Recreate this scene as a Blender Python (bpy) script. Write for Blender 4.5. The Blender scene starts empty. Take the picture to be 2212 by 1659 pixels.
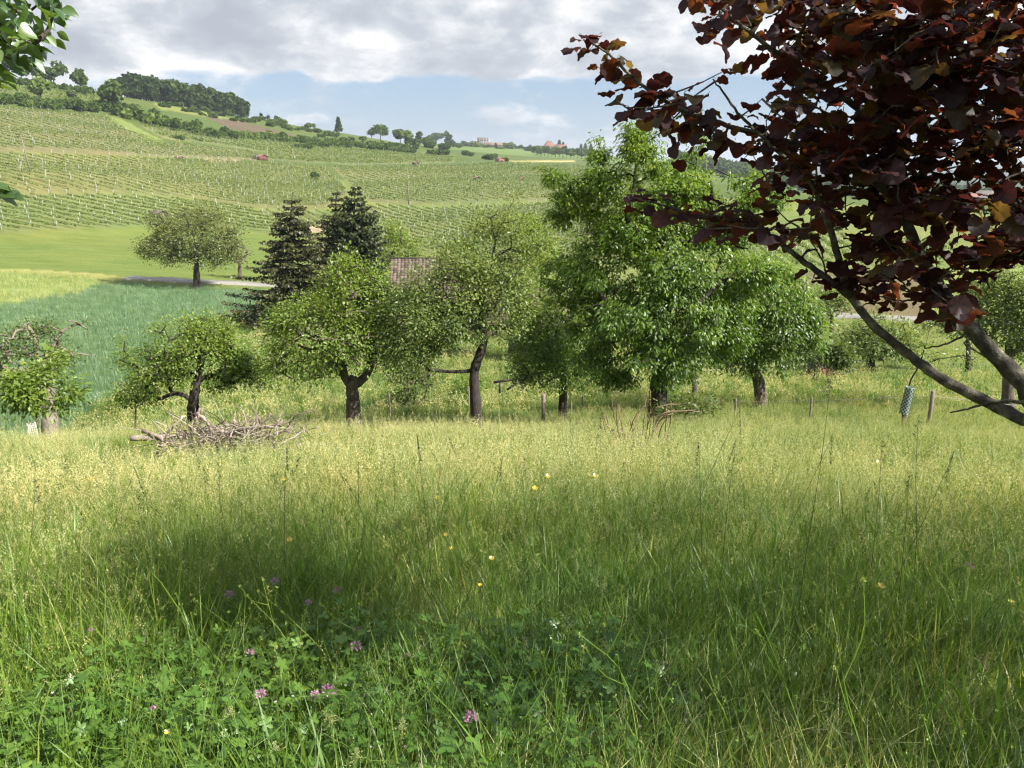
import bpy, math, random
import numpy as np
from mathutils import Vector

SC = bpy.context.scene
COL = SC.collection
R = math.radians

# ------------------------------------------------------------------ camera
PITCH = R(16.5)
FPX = 773.6
cam_d = bpy.data.cameras.new('camera')
cam = bpy.data.objects.new('camera', cam_d)
COL.objects.link(cam)
cam.location = (0, 0, 0)
cam.rotation_euler = (R(90) - PITCH, 0, 0)
cam_d.sensor_width = 36.0
cam_d.lens = 36.0 * FPX / 1024.0
cam_d.clip_start = 0.05
cam_d.clip_end = 30000
SC.camera = cam

# ------------------------------------------------------------------ sun and sky
SUN_EL = R(39)
SUN_XY = (0.89, -0.456)                       # horizontal direction towards the sun: right and behind
sun_d = bpy.data.lights.new('sun', 'SUN')
sun_d.energy = 5.0
sun_d.angle = R(0.55)
sun_d.color = (1.0, 0.94, 0.84)
sun = bpy.data.objects.new('sun', sun_d)
COL.objects.link(sun)
sv = Vector((SUN_XY[0] * math.cos(SUN_EL), SUN_XY[1] * math.cos(SUN_EL), math.sin(SUN_EL)))
sun.rotation_euler = (-sv).to_track_quat('-Z', 'Y').to_euler()
sun.location = (20, -10, 30)

SC.view_settings.view_transform = 'Standard'
SC.view_settings.look = 'None'
SC.view_settings.exposure = 1.2
SC.view_settings.gamma = 1.0
SC.view_settings.use_curve_mapping = False
SC.render.engine = 'CYCLES'
SC.cycles.max_bounces = 5
SC.cycles.diffuse_bounces = 2
SC.cycles.glossy_bounces = 2
SC.cycles.transmission_bounces = 3
SC.cycles.volume_bounces = 0
SC.cycles.sample_clamp_indirect = 6.0
SC.cycles.caustics_reflective = False
SC.cycles.caustics_refractive = False
SC.cycles.use_adaptive_sampling = True
SC.cycles.adaptive_threshold = 0.03
SC.cycles.use_denoising = True
SC.cycles.pixel_filter_type = 'BLACKMAN_HARRIS'
SC.cycles.filter_width = 1.25
SC.cycles.use_light_tree = False


class NT:
    """tiny node-tree helper"""
    def __init__(s, tree):
        s.t = tree
        tree.nodes.clear()

    def n(s, kind, **kw):
        nd = s.t.nodes.new(kind)
        for k, v in kw.items():
            if k == 'inp':
                for a, b in v.items():
                    nd.inputs[a].default_value = b
            else:
                setattr(nd, k, v)
        return nd

    def l(s, a, b):
        s.t.links.new(a, b)

    def math(s, op, a, b=None, c=None, clamp=False):
        nd = s.n('ShaderNodeMath', operation=op, use_clamp=clamp)
        for i, v in enumerate((a, b, c)):
            if v is None:
                continue
            if isinstance(v, (int, float)):
                nd.inputs[i].default_value = v
            else:
                s.l(v, nd.inputs[i])
        return nd.outputs[0]

    def ramp(s, fac, stops, interp='LINEAR'):
        nd = s.n('ShaderNodeValToRGB')
        cr = nd.color_ramp
        cr.interpolation = interp
        while len(cr.elements) < len(stops):
            cr.elements.new(0.5)
        for e, (p, c) in zip(cr.elements, stops):
            e.position = p
            e.color = (*c, 1) if len(c) == 3 else c
        s.l(fac, nd.inputs[0])
        return nd.outputs[0]

    def noise(s, vec, scale, detail=4, rough=0.55, dist=0.0):
        nd = s.n('ShaderNodeTexNoise', inp={'Scale': scale, 'Detail': detail, 'Roughness': rough, 'Distortion': dist})
        if vec is not None:
            s.l(vec, nd.inputs['Vector'])
        return nd.outputs['Fac']

    def mix(s, fac, a, b, mode='MIX'):
        nd = s.n('ShaderNodeMix', data_type='RGBA', blend_type=mode)
        for i, v in ((0, fac), (6, a), (7, b)):
            if isinstance(v, (int, float)):
                nd.inputs[i].default_value = v
            elif isinstance(v, tuple):
                nd.inputs[i].default_value = (*v, 1) if len(v) == 3 else v
            else:
                s.l(v, nd.inputs[i])
        return nd.outputs[2]

    def mapr(s, v, a, b, c=0.0, d=1.0, interp='LINEAR'):
        nd = s.n('ShaderNodeMapRange', interpolation_type=interp, inp={1: a, 2: b, 3: c, 4: d})
        s.l(v, nd.inputs[0])
        return nd.outputs[0]


world = bpy.data.worlds.new('World')
SC.world = world
world.use_nodes = True
w = NT(world.node_tree)
wo = w.n('ShaderNodeOutputWorld')
sky = w.n('ShaderNodeTexSky', sky_type='NISHITA', sun_disc=False, sun_elevation=SUN_EL,
          sun_rotation=math.atan2(SUN_XY[0], SUN_XY[1]) % (2 * math.pi), altitude=400, air_density=1.0,
          dust_density=0.6, ozone_density=1.5)
bg_sky = w.n('ShaderNodeBackground', inp={'Strength': 0.056})
w.l(w.mix(0.65, sky.outputs[0], (3.1, 4.25, 6.1)), bg_sky.inputs[0])
tc = w.n('ShaderNodeTexCoord')
sep = w.n('ShaderNodeSeparateXYZ')
w.l(tc.outputs['Generated'], sep.inputs[0])
X, Y, Z = sep.outputs
# clouds lie on flat layers: compress height near the horizon
den = w.math('ADD', w.math('MAXIMUM', Z, 0.0), 0.10)
cmb = w.n('ShaderNodeCombineXYZ')
w.l(w.math('DIVIDE', X, den), cmb.inputs[0])
w.l(w.math('DIVIDE', Y, den), cmb.inputs[1])
cmb.inputs[2].default_value = 0.0
cv = cmb.outputs[0]
# puffy lookup straight on the sphere, stretched sideways
mp = w.n('ShaderNodeMapping', inp={'Location': (0.35, 0.1, 1.7), 'Scale': (1.0, 1.0, 2.3)})
w.l(tc.outputs['Generated'], mp.inputs[0])
pv = mp.outputs[0]
n1 = w.noise(pv, 7.0, 10, 0.58, 0.15)
n2 = w.noise(cv, 0.55, 6, 0.5, 0.2)
cov = w.math('ADD', w.math('MULTIPLY', n1, 0.75), w.math('MULTIPLY', n2, 0.25))
# cover grows with height: a clear band above the hills, a broken deck higher up
hgt = w.n('ShaderNodeFloatCurve')
cu = hgt.mapping.curves[0]
cu.points[0].location = (0.0, 0.30)
cu.points[1].location = (1.0, 0.60)
for p in ((0.03, 0.50), (0.062, 0.47), (0.095, 0.74), (0.14, 0.88), (0.35, 0.68)):
    cu.points.new(*p)
hgt.mapping.update()
w.l(w.math('MAXIMUM', Z, 0.0), hgt.inputs['Value'])
dens = w.math('ADD', w.math('ADD', cov, w.math('MULTIPLY', X, -0.13)), w.math('MULTIPLY', w.math('SUBTRACT', hgt.outputs[0], 0.5), 0.62))
mask = w.mapr(dens, 0.50, 0.615, 0, 1, 'SMOOTHSTEP')
# bright billow tops and grey undersides
mp2 = w.n('ShaderNodeMapping', inp={'Location': (2.1, 0.4, 0.9), 'Scale': (1.0, 1.0, 2.0)})
w.l(tc.outputs['Generated'], mp2.inputs[0])
n3 = w.noise(mp2.outputs[0], 8.0, 10, 0.60, 0.2)
lum = w.math('ADD', w.math('MULTIPLY', n3, 1.0), w.math('MULTIPLY', w.math('SUBTRACT', 0.72, dens), 0.55))
ccol = w.ramp(lum, [(0.33, (0.48, 0.52, 0.59)), (0.45, (0.58, 0.62, 0.68)), (0.53, (0.75, 0.775, 0.82)), (0.62, (1.0, 1.0, 1.01))])
bg_c = w.n('ShaderNodeBackground', inp={'Strength': 0.46})
w.l(ccol, bg_c.inputs[0])
mx = w.n('ShaderNodeMixShader')
w.l(mask, mx.inputs[0])
w.l(bg_sky.outputs[0], mx.inputs[1])
w.l(bg_c.outputs[0], mx.inputs[2])
w.l(mx.outputs[0], wo.inputs[0])
world.cycles.sampling_method = 'MANUAL'
world.cycles.sample_map_resolution = 512

# ------------------------------------------------------------------ where things stand
# positions were measured on the photograph at 2212 px width
S22 = 1024.0 / 2212.0
CP, SP = math.cos(PITCH), math.sin(PITCH)


def ray(x, y):
    u = (x * S22 - 512.0) / FPX
    v = (384.0 - y * S22) / FPX
    return np.array([u, CP + v * SP, -SP + v * CP])


def slope_of(x, y):
    d = ray(x, y)
    return d[2] / math.hypot(d[0], d[1])


def az_of(x):
    return math.atan2((x * S22 - 512.0) / FPX, 0.99)


TABLE = {
    0: [(24, 930), (34, 'z', -12.4), (45, 945), (90, 660), (125, 590), (175, 507), (195, 450), (220, 372), (255, 330), (300, 285),
        (370, 228), (430, 200), (500, 174), (560, 168), (700, 'z', 50), (1200, 'z', 30), (9000, 'z', 20)],
    250: [(22, 938), (36, 868), (52, 800), (72, 725), (90, 672), (110, 608), (130, 577), (175, 510), (195, 462), (225, 385), (260, 335),
          (320, 290), (400, 255), (450, 222), (520, 199), (590, 190), (720, 'z', 42), (1200, 'z', 30), (9000, 'z', 20)],
    540: [(20, 925), (36, 850), (50, 770), (65, 705), (90, 650), (108, 615), (130, 572), (175, 512), (200, 465), (232, 425), (300, 375),
          (370, 330), (450, 290), (520, 266), (600, 244), (720, 'z', 30), (1200, 'z', 18), (9000, 'z', 20)],
    730: [(20, 920), (36, 850), (50, 772), (65, 710), (90, 650), (108, 612), (132, 568), (178, 508), (215, 455), (260, 415), (320, 370),
          (420, 332), (500, 310), (600, 287), (680, 277), (800, 'z', 22), (1200, 'z', 12), (9000, 'z', 20)],
    883: [(20, 915), (36, 845), (50, 775), (65, 715), (90, 650), (107, 612), (135, 565), (180, 505), (230, 443), (300, 398), (400, 357),
          (500, 338), (600, 322), (720, 309), (850, 'z', 8), (1300, 308), (1500, 'z', 10), (9000, 'z', 10)],
    1030: [(20, 905), (36, 842), (50, 775), (65, 715), (90, 650), (107, 612), (137, 562), (185, 502), (240, 440), (310, 395), (410, 362),
           (530, 345), (680, 335), (900, 328), (1300, 309), (1500, 'z', 12), (9000, 'z', 0)],
    1180: [(22, 900), (36, 840), (50, 775), (65, 715), (90, 650), (107, 612), (140, 560), (190, 500), (250, 440), (320, 397), (420, 367),
           (560, 351), (700, 345), (950, 338), (1300, 325), (1500, 'z', 4), (3000, 'z', -20), (9000, 'z', -60)],
    1450: [(22, 878), (35, 825), (50, 790), (65, 745), (90, 690), (115, 630), (145, 565), (190, 505), (250, 450), (330, 410), (450, 385),
           (600, 372), (900, 358), (1300, 345), (1600, 'z', -40), (3000, 'z', -60), (9000, 'z', -100)],
    1750: [(22, 875), (35, 822), (50, 788), (65, 745), (97, 690), (130, 592), (175, 522), (250, 452), (400, 418), (700, 'z', -36),
           (1000, 'z', -42), (1500, 400), (1900, 388), (2600, 'z', -70), (5000, 368), (7000, 355), (9000, 352)],
    2212: [(22, 900), (35, 856), (50, 806), (65, 770), (97, 706), (130, 620), (175, 548), (250, 484), (400, 446), (700, 'z', -44),
           (1000, 'z', -48), (1500, 405), (1900, 392), (2600, 'z', -70), (5000, 368), (7000, 352), (9000, 350)],
}
RG = np.exp(np.linspace(math.log(18), math.log(12000), 420))
AZG = np.radians(np.linspace(-40, 40, 161))
cols = sorted(TABLE)
zc = []
for c in cols:
    rr, zz = [], []
    for e in TABLE[c]:
        rr.append(math.log(e[0]))
        zz.append(e[2] if e[1] == 'z' else e[0] * slope_of(c, e[1]))
    z0 = -1.62 - 0.284 * 18 * math.cos(az_of(c))
    zz = [z - (0.62 if math.exp(q) <= 40 else 0.0) for q, z in zip(rr, zz)]
    rr = [math.log(18)] + rr
    zz = [z0] + zz
    zc.append(np.interp(np.log(RG), rr, zz))
zc = np.array(zc)
azs = np.array([az_of(c) for c in cols])
HG = np.array([np.interp(AZG, azs, zc[:, j]) for j in range(len(RG))]).T      # (az, r)


def smooth(a, sig, axis):
    k = np.arange(-3 * sig, 3 * sig + 1)
    g = np.exp(-k ** 2 / (2.0 * sig ** 2))
    g /= g.sum()
    pad = [(0, 0), (0, 0)]
    pad[axis] = (3 * sig, 3 * sig)
    b = np.pad(a, pad, mode='edge')
    return np.apply_along_axis(lambda m: np.convolve(m, g, 'valid'), axis, b)


HG = smooth(smooth(HG, 4, 1), 6, 0)


def sstep(a, b, x):
    t = np.clip((x - a) / (b - a), 0, 1)
    return t * t * (3 - 2 * t)


def H(x, y):
    """ground height, eye level = 0"""
    x = np.asarray(x, float)
    y = np.asarray(y, float)
    r = np.hypot(x, y) + 1e-9
    az = np.arctan2(x, y)
    fa = np.clip((az - AZG[0]) / (AZG[1] - AZG[0]), 0, len(AZG) - 1.001)
    fr = np.clip((np.log(np.maximum(r, 1.0)) - math.log(18)) / (math.log(12000) - math.log(18)) * (len(RG) - 1), 0, len(RG) - 1.001)
    ia = fa.astype(int)
    ir = fr.astype(int)
    ta = fa - ia
    tr = fr - ir
    far = (HG[ia, ir] * (1 - ta) + HG[ia + 1, ir] * ta) * (1 - tr) + (HG[ia, ir + 1] * (1 - ta) + HG[ia + 1, ir + 1] * ta) * tr
    yy = np.clip(y, -200, 60)
    plane = -1.62 - 0.284 * yy
    plane = np.where(y < 0, -1.62 + 40 * (1 - np.exp(0.262 * np.minimum(-yy * -1, 0) / 40.0)) , plane)
    t = sstep(17, 22, r)
    z = plane * (1 - t) + far * t
    # behind and beside the camera the near slope goes on
    back = sstep(R(60), R(100), np.abs(az))
    z = z * (1 - back) + plane * back
    b = 0.035 * np.sin(x * 1.3 + 1) * np.sin(y * 1.1 + .4) + 0.05 * np.sin(x * .43 + y * .31) + 0.03 * np.sin(x * .9 - y * .7)
    b = b + sstep(30, 200, r) * (0.35 * np.sin(x * .06 + 2) * np.sin(y * .05) + 0.2 * np.sin(x * .13 - y * .11))
    return z + b


def hz(x, y):
    return float(H(x, y))


MARCH = np.exp(np.linspace(math.log(0.7), math.log(11000), 9000))


def P(x, y, above=0.0):
    """first point of the ground (raised by `above`) that the sight line through (x, y) meets"""
    d = ray(x, y)
    d = d / math.hypot(d[0], d[1])
    g = d[2] * MARCH - H(d[0] * MARCH, d[1] * MARCH) - above
    i = np.argmax(g < 0)
    if g[i] >= 0:
        i = len(MARCH) - 1
    r = MARCH[i]
    return Vector((d[0] * r, d[1] * r, d[2] * r))


def at(x, y, r):
    """point on the sight line at horizontal distance r"""
    d = ray(x, y)
    k = r / math.hypot(d[0], d[1])
    return Vector((d[0] * k, d[1] * k, d[2] * k))


def G(x, r):
    """ground point below pixel column x at distance r"""
    y = 600.0
    for _ in range(6):
        p = at(x, y, r)
        z = hz(p.x, p.y)
        y = float(to_px(p.x, p.y, z)[1])
    return Vector((p.x, p.y, z))


def mpp(p):
    """metres per photo pixel (2212 wide) at a point"""
    return (p.y * CP - p.z * SP) * S22 / FPX


def to_px(x, y, z):
    dep = y * CP - z * SP
    dep = np.where(np.abs(dep) < 1e-3, 1e-3, dep)
    up = y * SP + z * CP
    return (512 + FPX * x / dep) / S22, (384 - FPX * up / dep) / S22, dep


def in_poly(px, py, poly):
    px = np.asarray(px, float)
    py = np.asarray(py, float)
    ins = np.zeros(px.shape, bool)
    n = len(poly)
    for i in range(n):
        x1, y1 = poly[i][:2]
        x2, y2 = poly[(i + 1) % n][:2]
        c = (y1 > py) != (y2 > py)
        with np.errstate(divide='ignore', invalid='ignore'):
            xi = (x2 - x1) * (py - y1) / (y2 - y1 + 1e-12) + x1
        ins ^= c & (px < xi)
    return ins


# ------------------------------------------------------------------ object helpers
def tag(o, label=None, cat=None, group=None, kind=None):
    if label:
        o['label'] = label
    if cat:
        o['category'] = cat
    if group:
        o['group'] = group
    if kind:
        o['kind'] = kind
    return o


def empty(name, loc, label=None, cat=None, group=None):
    o = bpy.data.objects.new(name, None)
    COL.objects.link(o)
    o.location = loc
    o.empty_display_size = 0.2
    return tag(o, label, cat, group)


def mesh(name, V, F, mat=None, parent=None, smooth=False, attrs=None, link=True, F2=None, kind=None):
    """V (n,3), F (m,k) faces of one size, F2 optional faces of another size; placed in parent's space"""
    V = np.ascontiguousarray(V, dtype=np.float32).reshape(-1, 3)
    me = bpy.data.meshes.new(name)
    Fs = [np.ascontiguousarray(f, dtype=np.int32) for f in (F, F2) if f is not None and len(f)]
    me.vertices.add(len(V))
    me.vertices.foreach_set('co', V.ravel())
    nl = sum(f.size for f in Fs)
    if nl:
        loops = np.concatenate([f.ravel() for f in Fs])
        tot = np.concatenate([np.full(len(f), f.shape[1], np.int32) for f in Fs])
        st = np.concatenate([[0], np.cumsum(tot)[:-1]]).astype(np.int32)
        me.loops.add(nl)
        me.loops.foreach_set('vertex_index', loops)
        me.polygons.add(len(tot))
        me.polygons.foreach_set('loop_start', st)
        me.polygons.foreach_set('loop_total', tot)
        if smooth:
            me.polygons.foreach_set('use_smooth', np.ones(len(tot), bool))
    if attrs:
        for k, a in attrs.items():
            a = np.asarray(a)
            if a.ndim == 1:
                at_ = me.attributes.new(k, 'FLOAT', 'POINT')
                at_.data.foreach_set('value', a.astype(np.float32))
            else:
                at_ = me.attributes.new(k, 'FLOAT_VECTOR', 'POINT')
                at_.data.foreach_set('vector', a.astype(np.float32).ravel())
    me.update(calc_edges=True)
    if mat:
        me.materials.append(mat)
    o = bpy.data.objects.new(name, me)
    if link:
        COL.objects.link(o)
    if parent:
        o.parent = parent
    if kind:
        o['kind'] = kind
    return o


class MB:
    """collects shapes, builds one mesh"""
    def __init__(s):
        s.V = []
        s.Q = []
        s.T = []
        s.A = []
        s.n = 0

    def add(s, V, Q=None, T=None, rnd=0.5):
        V = np.asarray(V, float).reshape(-1, 3)
        if Q is not None and len(Q):
            s.Q.append(np.asarray(Q, int) + s.n)
        if T is not None and len(T):
            s.T.append(np.asarray(T, int) + s.n)
        s.V.append(V)
        s.A.append(np.full(len(V), rnd) if np.isscalar(rnd) else np.asarray(rnd))
        s.n += len(V)

    def box(s, c, d, rz=0.0, rnd=0.5, rot=None):
        c = np.asarray(c, float)
        d = np.asarray(d, float) / 2
        v = np.array([[sx, sy, sz] for sz in (-1, 1) for sy in (-1, 1) for sx in (-1, 1)]) * d
        if rot is not None:
            v = v @ np.asarray(rot).T
        elif rz:
            ca, sa = math.cos(rz), math.sin(rz)
            v = v @ np.array([[ca, -sa, 0], [sa, ca, 0], [0, 0, 1]]).T
        q = [[0, 2, 3, 1], [4, 5, 7, 6], [0, 1, 5, 4], [2, 6, 7, 3], [0, 4, 6, 2], [1, 3, 7, 5]]
        s.add(v + c, q, rnd=rnd)

    def tube(s, pts, rad, k=6, rnd=0.5, cap=True):
        pts = np.asarray(pts, float)
        n = len(pts)
        rad = np.broadcast_to(np.asarray(rad, float), (n,))
        t = np.gradient(pts, axis=0)
        t /= np.linalg.norm(t, axis=1)[:, None] + 1e-9
        ref = np.array([0.0, 0, 1]) if abs(t[0][2]) < 0.9 else np.array([1.0, 0, 0])
        a = np.arange(k) * 2 * math.pi / k
        V = np.zeros((n, k, 3))
        u = np.cross(t[0], ref)
        u /= np.linalg.norm(u)
        for i in range(n):
            u = u - t[i] * np.dot(u, t[i])
            u /= np.linalg.norm(u) + 1e-9
            v = np.cross(t[i], u)
            V[i] = pts[i] + rad[i] * (np.cos(a)[:, None] * u + np.sin(a)[:, None] * v)
        i = np.arange(n - 1)[:, None] * k
        j = np.arange(k)[None, :]
        jn = (j + 1) % k
        Q = np.stack([i + j, i + jn, i + k + jn, i + k + j], -1).reshape(-1, 4)
        V = V.reshape(-1, 3)
        T = None
        if cap:
            V = np.vstack([V, pts[0], pts[-1]])
            j = np.arange(k)
            jn = (j + 1) % k
            T = np.vstack([np.stack([jn, j, np.full(k, n * k)], -1), np.stack([(n - 1) * k + j, (n - 1) * k + jn, np.full(k, n * k + 1)], -1)])
        s.add(V, Q, T, rnd)

    def build(s, name, mat, parent=None, smooth=False, link=True, kind=None):
        V = np.vstack(s.V)
        Q = np.vstack(s.Q) if s.Q else None
        T = np.vstack(s.T) if s.T else None
        if Q is None:
            Q, T = T, None
        return mesh(name, V, Q, mat, parent, smooth, {'rnd': np.concatenate(s.A)}, link, T, kind)


def curve_pts(ctrl, n):
    """Catmull-Rom through control points"""
    c = np.asarray(ctrl, float)
    if len(c) < 3:
        t = np.linspace(0, 1, n)[:, None]
        return c[0] * (1 - t) + c[-1] * t
    c = np.vstack([2 * c[0] - c[1], c, 2 * c[-1] - c[-2]])
    m = len(c) - 3
    out = []
    for q in np.linspace(0, m - 1e-6, n):
        i = int(q)
        t = q - i
        p0, p1, p2, p3 = c[i:i + 4]
        out.append(0.5 * ((2 * p1) + (p2 - p0) * t + (2 * p0 - 5 * p1 + 4 * p2 - p3) * t * t + (3 * p1 - p0 - 3 * p2 + p3) * t ** 3))
    return np.array(out)


def copy_tree(o, parent=None):
    c = o.copy()
    COL.objects.link(c)
    c.parent = parent
    for ch in o.children:
        copy_tree(ch, c)
    return c


# ------------------------------------------------------------------ materials
def new_mat(name):
    m = bpy.data.materials.new(name)
    m.use_nodes = True
    return m, NT(m.node_tree)


def leaf_mat(name, stops, trans=0.45, tcol=None, gloss=0.06, rough=0.45, objrand=False, tgain=1.0, mottle=True):
    """leaf: diffuse + translucent + a little gloss; colour varies from leaf to leaf"""
    m, t = new_mat(name)
    out = t.n('ShaderNodeOutputMaterial')
    a = t.n('ShaderNodeAttribute', attribute_name='rnd')
    f = a.outputs['Fac']
    if objrand:
        oi = t.n('ShaderNodeObjectInfo')
        f = t.math('ADD', t.math('MULTIPLY', f, 0.6), t.math('MULTIPLY', oi.outputs['Random'], 0.4))
    col = t.ramp(f, stops)
    if mottle:
        g = t.n('ShaderNodeNewGeometry')
        nz = t.noise(g.outputs['Position'], 1.1, 3)
        col = t.mix(t.mapr(nz, 0.3, 0.7, 0.0, 0.45), col, t.mix(1.0, col, (1.25, 1.02, 0.7), 'MULTIPLY'))
        if objrand:      # different species grow in patches
            nz2 = t.noise(g.outputs['Position'], 0.55, 3)
            col = t.mix(t.mapr(nz2, 0.38, 0.62, 0.0, 1.0), t.mix(1.0, col, (0.74, 0.84, 0.62), 'MULTIPLY'), t.mix(1.0, col, (1.18, 1.12, 1.0), 'MULTIPLY'))
    d = t.n('ShaderNodeBsdfDiffuse')
    t.l(col, d.inputs[0])
    tr = t.n('ShaderNodeBsdfTranslucent')
    if tcol is None:
        tc_ = t.mix(1.0, col, (1.35 * tgain, 1.3 * tgain, 0.55 * tgain), 'MULTIPLY')
    else:
        tc_ = t.ramp(f, tcol)
    t.l(tc_, tr.inputs[0])
    m1 = t.n('ShaderNodeMixShader', inp={0: trans})
    t.l(d.outputs[0], m1.inputs[1])
    t.l(tr.outputs[0], m1.inputs[2])
    gl = t.n('ShaderNodeBsdfGlossy', inp={'Roughness': rough})
    gl.inputs[0].default_value = (0.9, 0.95, 1.0, 1)
    m2 = t.n('ShaderNodeMixShader', inp={0: gloss})
    t.l(m1.outputs[0], m2.inputs[1])
    t.l(gl.outputs[0], m2.inputs[2])
    t.l(m2.outputs[0], out.inputs[0])
    return m


def plain_mat(name, stops, scale=8.0, rough=0.85, bump=0.0, stretch=(1, 1, 1), detail=5, attr=False, metal=0.0):
    m, t = new_mat(name)
    out = t.n('ShaderNodeOutputMaterial')
    b = t.n('ShaderNodeBsdfPrincipled', inp={'Roughness': rough, 'Metallic': metal})
    tc_ = t.n('ShaderNodeTexCoord')
    mp_ = t.n('ShaderNodeMapping', inp={'Scale': stretch})
    t.l(tc_.outputs['Object'], mp_.inputs[0])
    nz = t.noise(mp_.outputs[0], scale, detail, 0.6)
    f = nz
    if attr:
        a = t.n('ShaderNodeAttribute', attribute_name='rnd')
        f = t.math('ADD', t.math('MULTIPLY', nz, 0.55), t.math('MULTIPLY', a.outputs['Fac'], 0.45))
    t.l(t.ramp(f, stops), b.inputs['Base Color'])
    if bump:
        bp = t.n('ShaderNodeBump', inp={'Strength': bump, 'Distance': 0.02})
        t.l(nz, bp.inputs['Height'])
        t.l(bp.outputs[0], b.inputs['Normal'])
    t.l(b.outputs[0], out.inputs[0])
    return m


M = {}
M['bark'] = plain_mat('bark', [(0.3, (0.035, 0.026, 0.02)), (0.55, (0.10, 0.08, 0.065)), (0.75, (0.20, 0.17, 0.14))], 9, 0.95, 0.9, (3, 3, .6))
M['bark_dark'] = plain_mat('bark_dark', [(0.3, (0.012, 0.010, 0.009)), (0.6, (0.045, 0.035, 0.03)), (0.8, (0.09, 0.08, 0.05))], 9, 0.95, 0.9, (3, 3, .6))
M['bark_hazel'] = plain_mat('bark_hazel', [(0.36, (0.022, 0.018, 0.014)), (0.5, (0.055, 0.05, 0.035)), (0.62, (0.12, 0.115, 0.08)), (0.7, (0.20, 0.20, 0.16))], 22, 0.9, 0.9, (1, 1, 1))
M['dead_wood'] = plain_mat('dead_wood', [(0.3, (0.07, 0.05, 0.038)), (0.5, (0.22, 0.17, 0.135)), (0.8, (0.48, 0.42, 0.36))], 14, 0.9, 0.5, (1, 1, 1), attr=True)
M['grey_wood'] = plain_mat('grey_wood', [(0.3, (0.10, 0.08, 0.06)), (0.55, (0.22, 0.19, 0.15)), (0.8, (0.36, 0.32, 0.27))], 20, 0.9, 0.6, (2, 2, .3), attr=True)
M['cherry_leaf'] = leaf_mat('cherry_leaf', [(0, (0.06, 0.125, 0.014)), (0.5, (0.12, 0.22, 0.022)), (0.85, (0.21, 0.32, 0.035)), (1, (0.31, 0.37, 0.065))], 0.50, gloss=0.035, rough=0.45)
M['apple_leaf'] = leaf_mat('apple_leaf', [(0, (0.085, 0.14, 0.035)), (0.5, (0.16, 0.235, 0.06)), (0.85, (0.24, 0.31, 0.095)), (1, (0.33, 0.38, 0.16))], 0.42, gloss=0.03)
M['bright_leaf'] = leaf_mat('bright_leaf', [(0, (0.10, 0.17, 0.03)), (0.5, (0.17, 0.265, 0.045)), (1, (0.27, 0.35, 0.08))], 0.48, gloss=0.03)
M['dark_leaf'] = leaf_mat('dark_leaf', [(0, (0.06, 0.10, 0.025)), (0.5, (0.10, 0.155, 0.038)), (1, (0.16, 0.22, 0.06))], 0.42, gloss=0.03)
M['walnut_leaf'] = leaf_mat('walnut_leaf', [(0, (0.085, 0.11, 0.028)), (0.5, (0.15, 0.19, 0.05)), (1, (0.22, 0.25, 0.075))], 0.42, gloss=0.04)
M['spruce'] = leaf_mat('spruce_needles', [(0, (0.022, 0.028, 0.012)), (0.5, (0.046, 0.054, 0.020)), (0.85, (0.075, 0.078, 0.028)), (1, (0.13, 0.11, 0.04))], 0.15, gloss=0.03)
M['fir'] = leaf_mat('fir_needles', [(0, (0.018, 0.030, 0.014)), (0.55, (0.038, 0.058, 0.022)), (0.85, (0.07, 0.09, 0.028)), (1, (0.16, 0.17, 0.04))], 0.15, gloss=0.03)
M['far_green'] = leaf_mat('far_foliage', [(0, (0.05, 0.085, 0.025)), (0.5, (0.08, 0.13, 0.035)), (1, (0.13, 0.185, 0.05))], 0.35, gloss=0.0, objrand=True, mottle=False)
M['far_light'] = leaf_mat('far_light_foliage', [(0, (0.075, 0.12, 0.03)), (0.5, (0.13, 0.19, 0.045)), (1, (0.19, 0.25, 0.07))], 0.3, gloss=0.0, objrand=True, mottle=False)
M['far_blue'] = leaf_mat('far_dark_foliage', [(0, (0.035, 0.06, 0.025)), (0.5, (0.058, 0.092, 0.034)), (1, (0.09, 0.13, 0.045))], 0.3, gloss=0.0, objrand=True, mottle=False)
M['vine'] = leaf_mat('vine_leaf', [(0, (0.15, 0.205, 0.065)), (0.5, (0.185, 0.245, 0.08)), (1, (0.22, 0.28, 0.10))], 0.35, gloss=0.0, mottle=False)
M['copper'] = leaf_mat('copper_leaf', [(0, (0.022, 0.010, 0.012)), (0.5, (0.034, 0.014, 0.018)), (0.8, (0.036, 0.022, 0.016)), (1, (0.045, 0.04, 0.02))], 0.38,
                       tcol=[(0, (0.07, 0.018, 0.016)), (0.3, (0.13, 0.026, 0.018)), (0.5, (0.28, 0.055, 0.022)), (0.75, (0.22, 0.085, 0.022)), (1, (0.32, 0.20, 0.035))], gloss=0.018, rough=0.5, mottle=False)
M['pear_leaf'] = leaf_mat('pear_leaf', [(0, (0.035, 0.085, 0.018)), (0.5, (0.07, 0.15, 0.03)), (1, (0.15, 0.24, 0.05))], 0.42, gloss=0.10, rough=0.35)
M['blade'] = leaf_mat('grass_blade', [(0, (0.055, 0.125, 0.018)), (0.45, (0.105, 0.205, 0.03)), (0.8, (0.175, 0.28, 0.05)), (1, (0.32, 0.35, 0.12))], 0.45, gloss=0.03, rough=0.45, objrand=True)
M['stalk'] = leaf_mat('grass_stalk', [(0, (0.14, 0.22, 0.05)), (0.4, (0.25, 0.33, 0.09)), (0.75, (0.44, 0.46, 0.20)), (1, (0.58, 0.55, 0.31))], 0.40, gloss=0.03, objrand=True, tgain=0.8)
M['green_stalk'] = leaf_mat('green_stalk', [(0, (0.07, 0.14, 0.022)), (0.5, (0.12, 0.22, 0.035)), (0.85, (0.20, 0.30, 0.06)), (1, (0.40, 0.40, 0.17))], 0.42, gloss=0.03, objrand=True)
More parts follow.
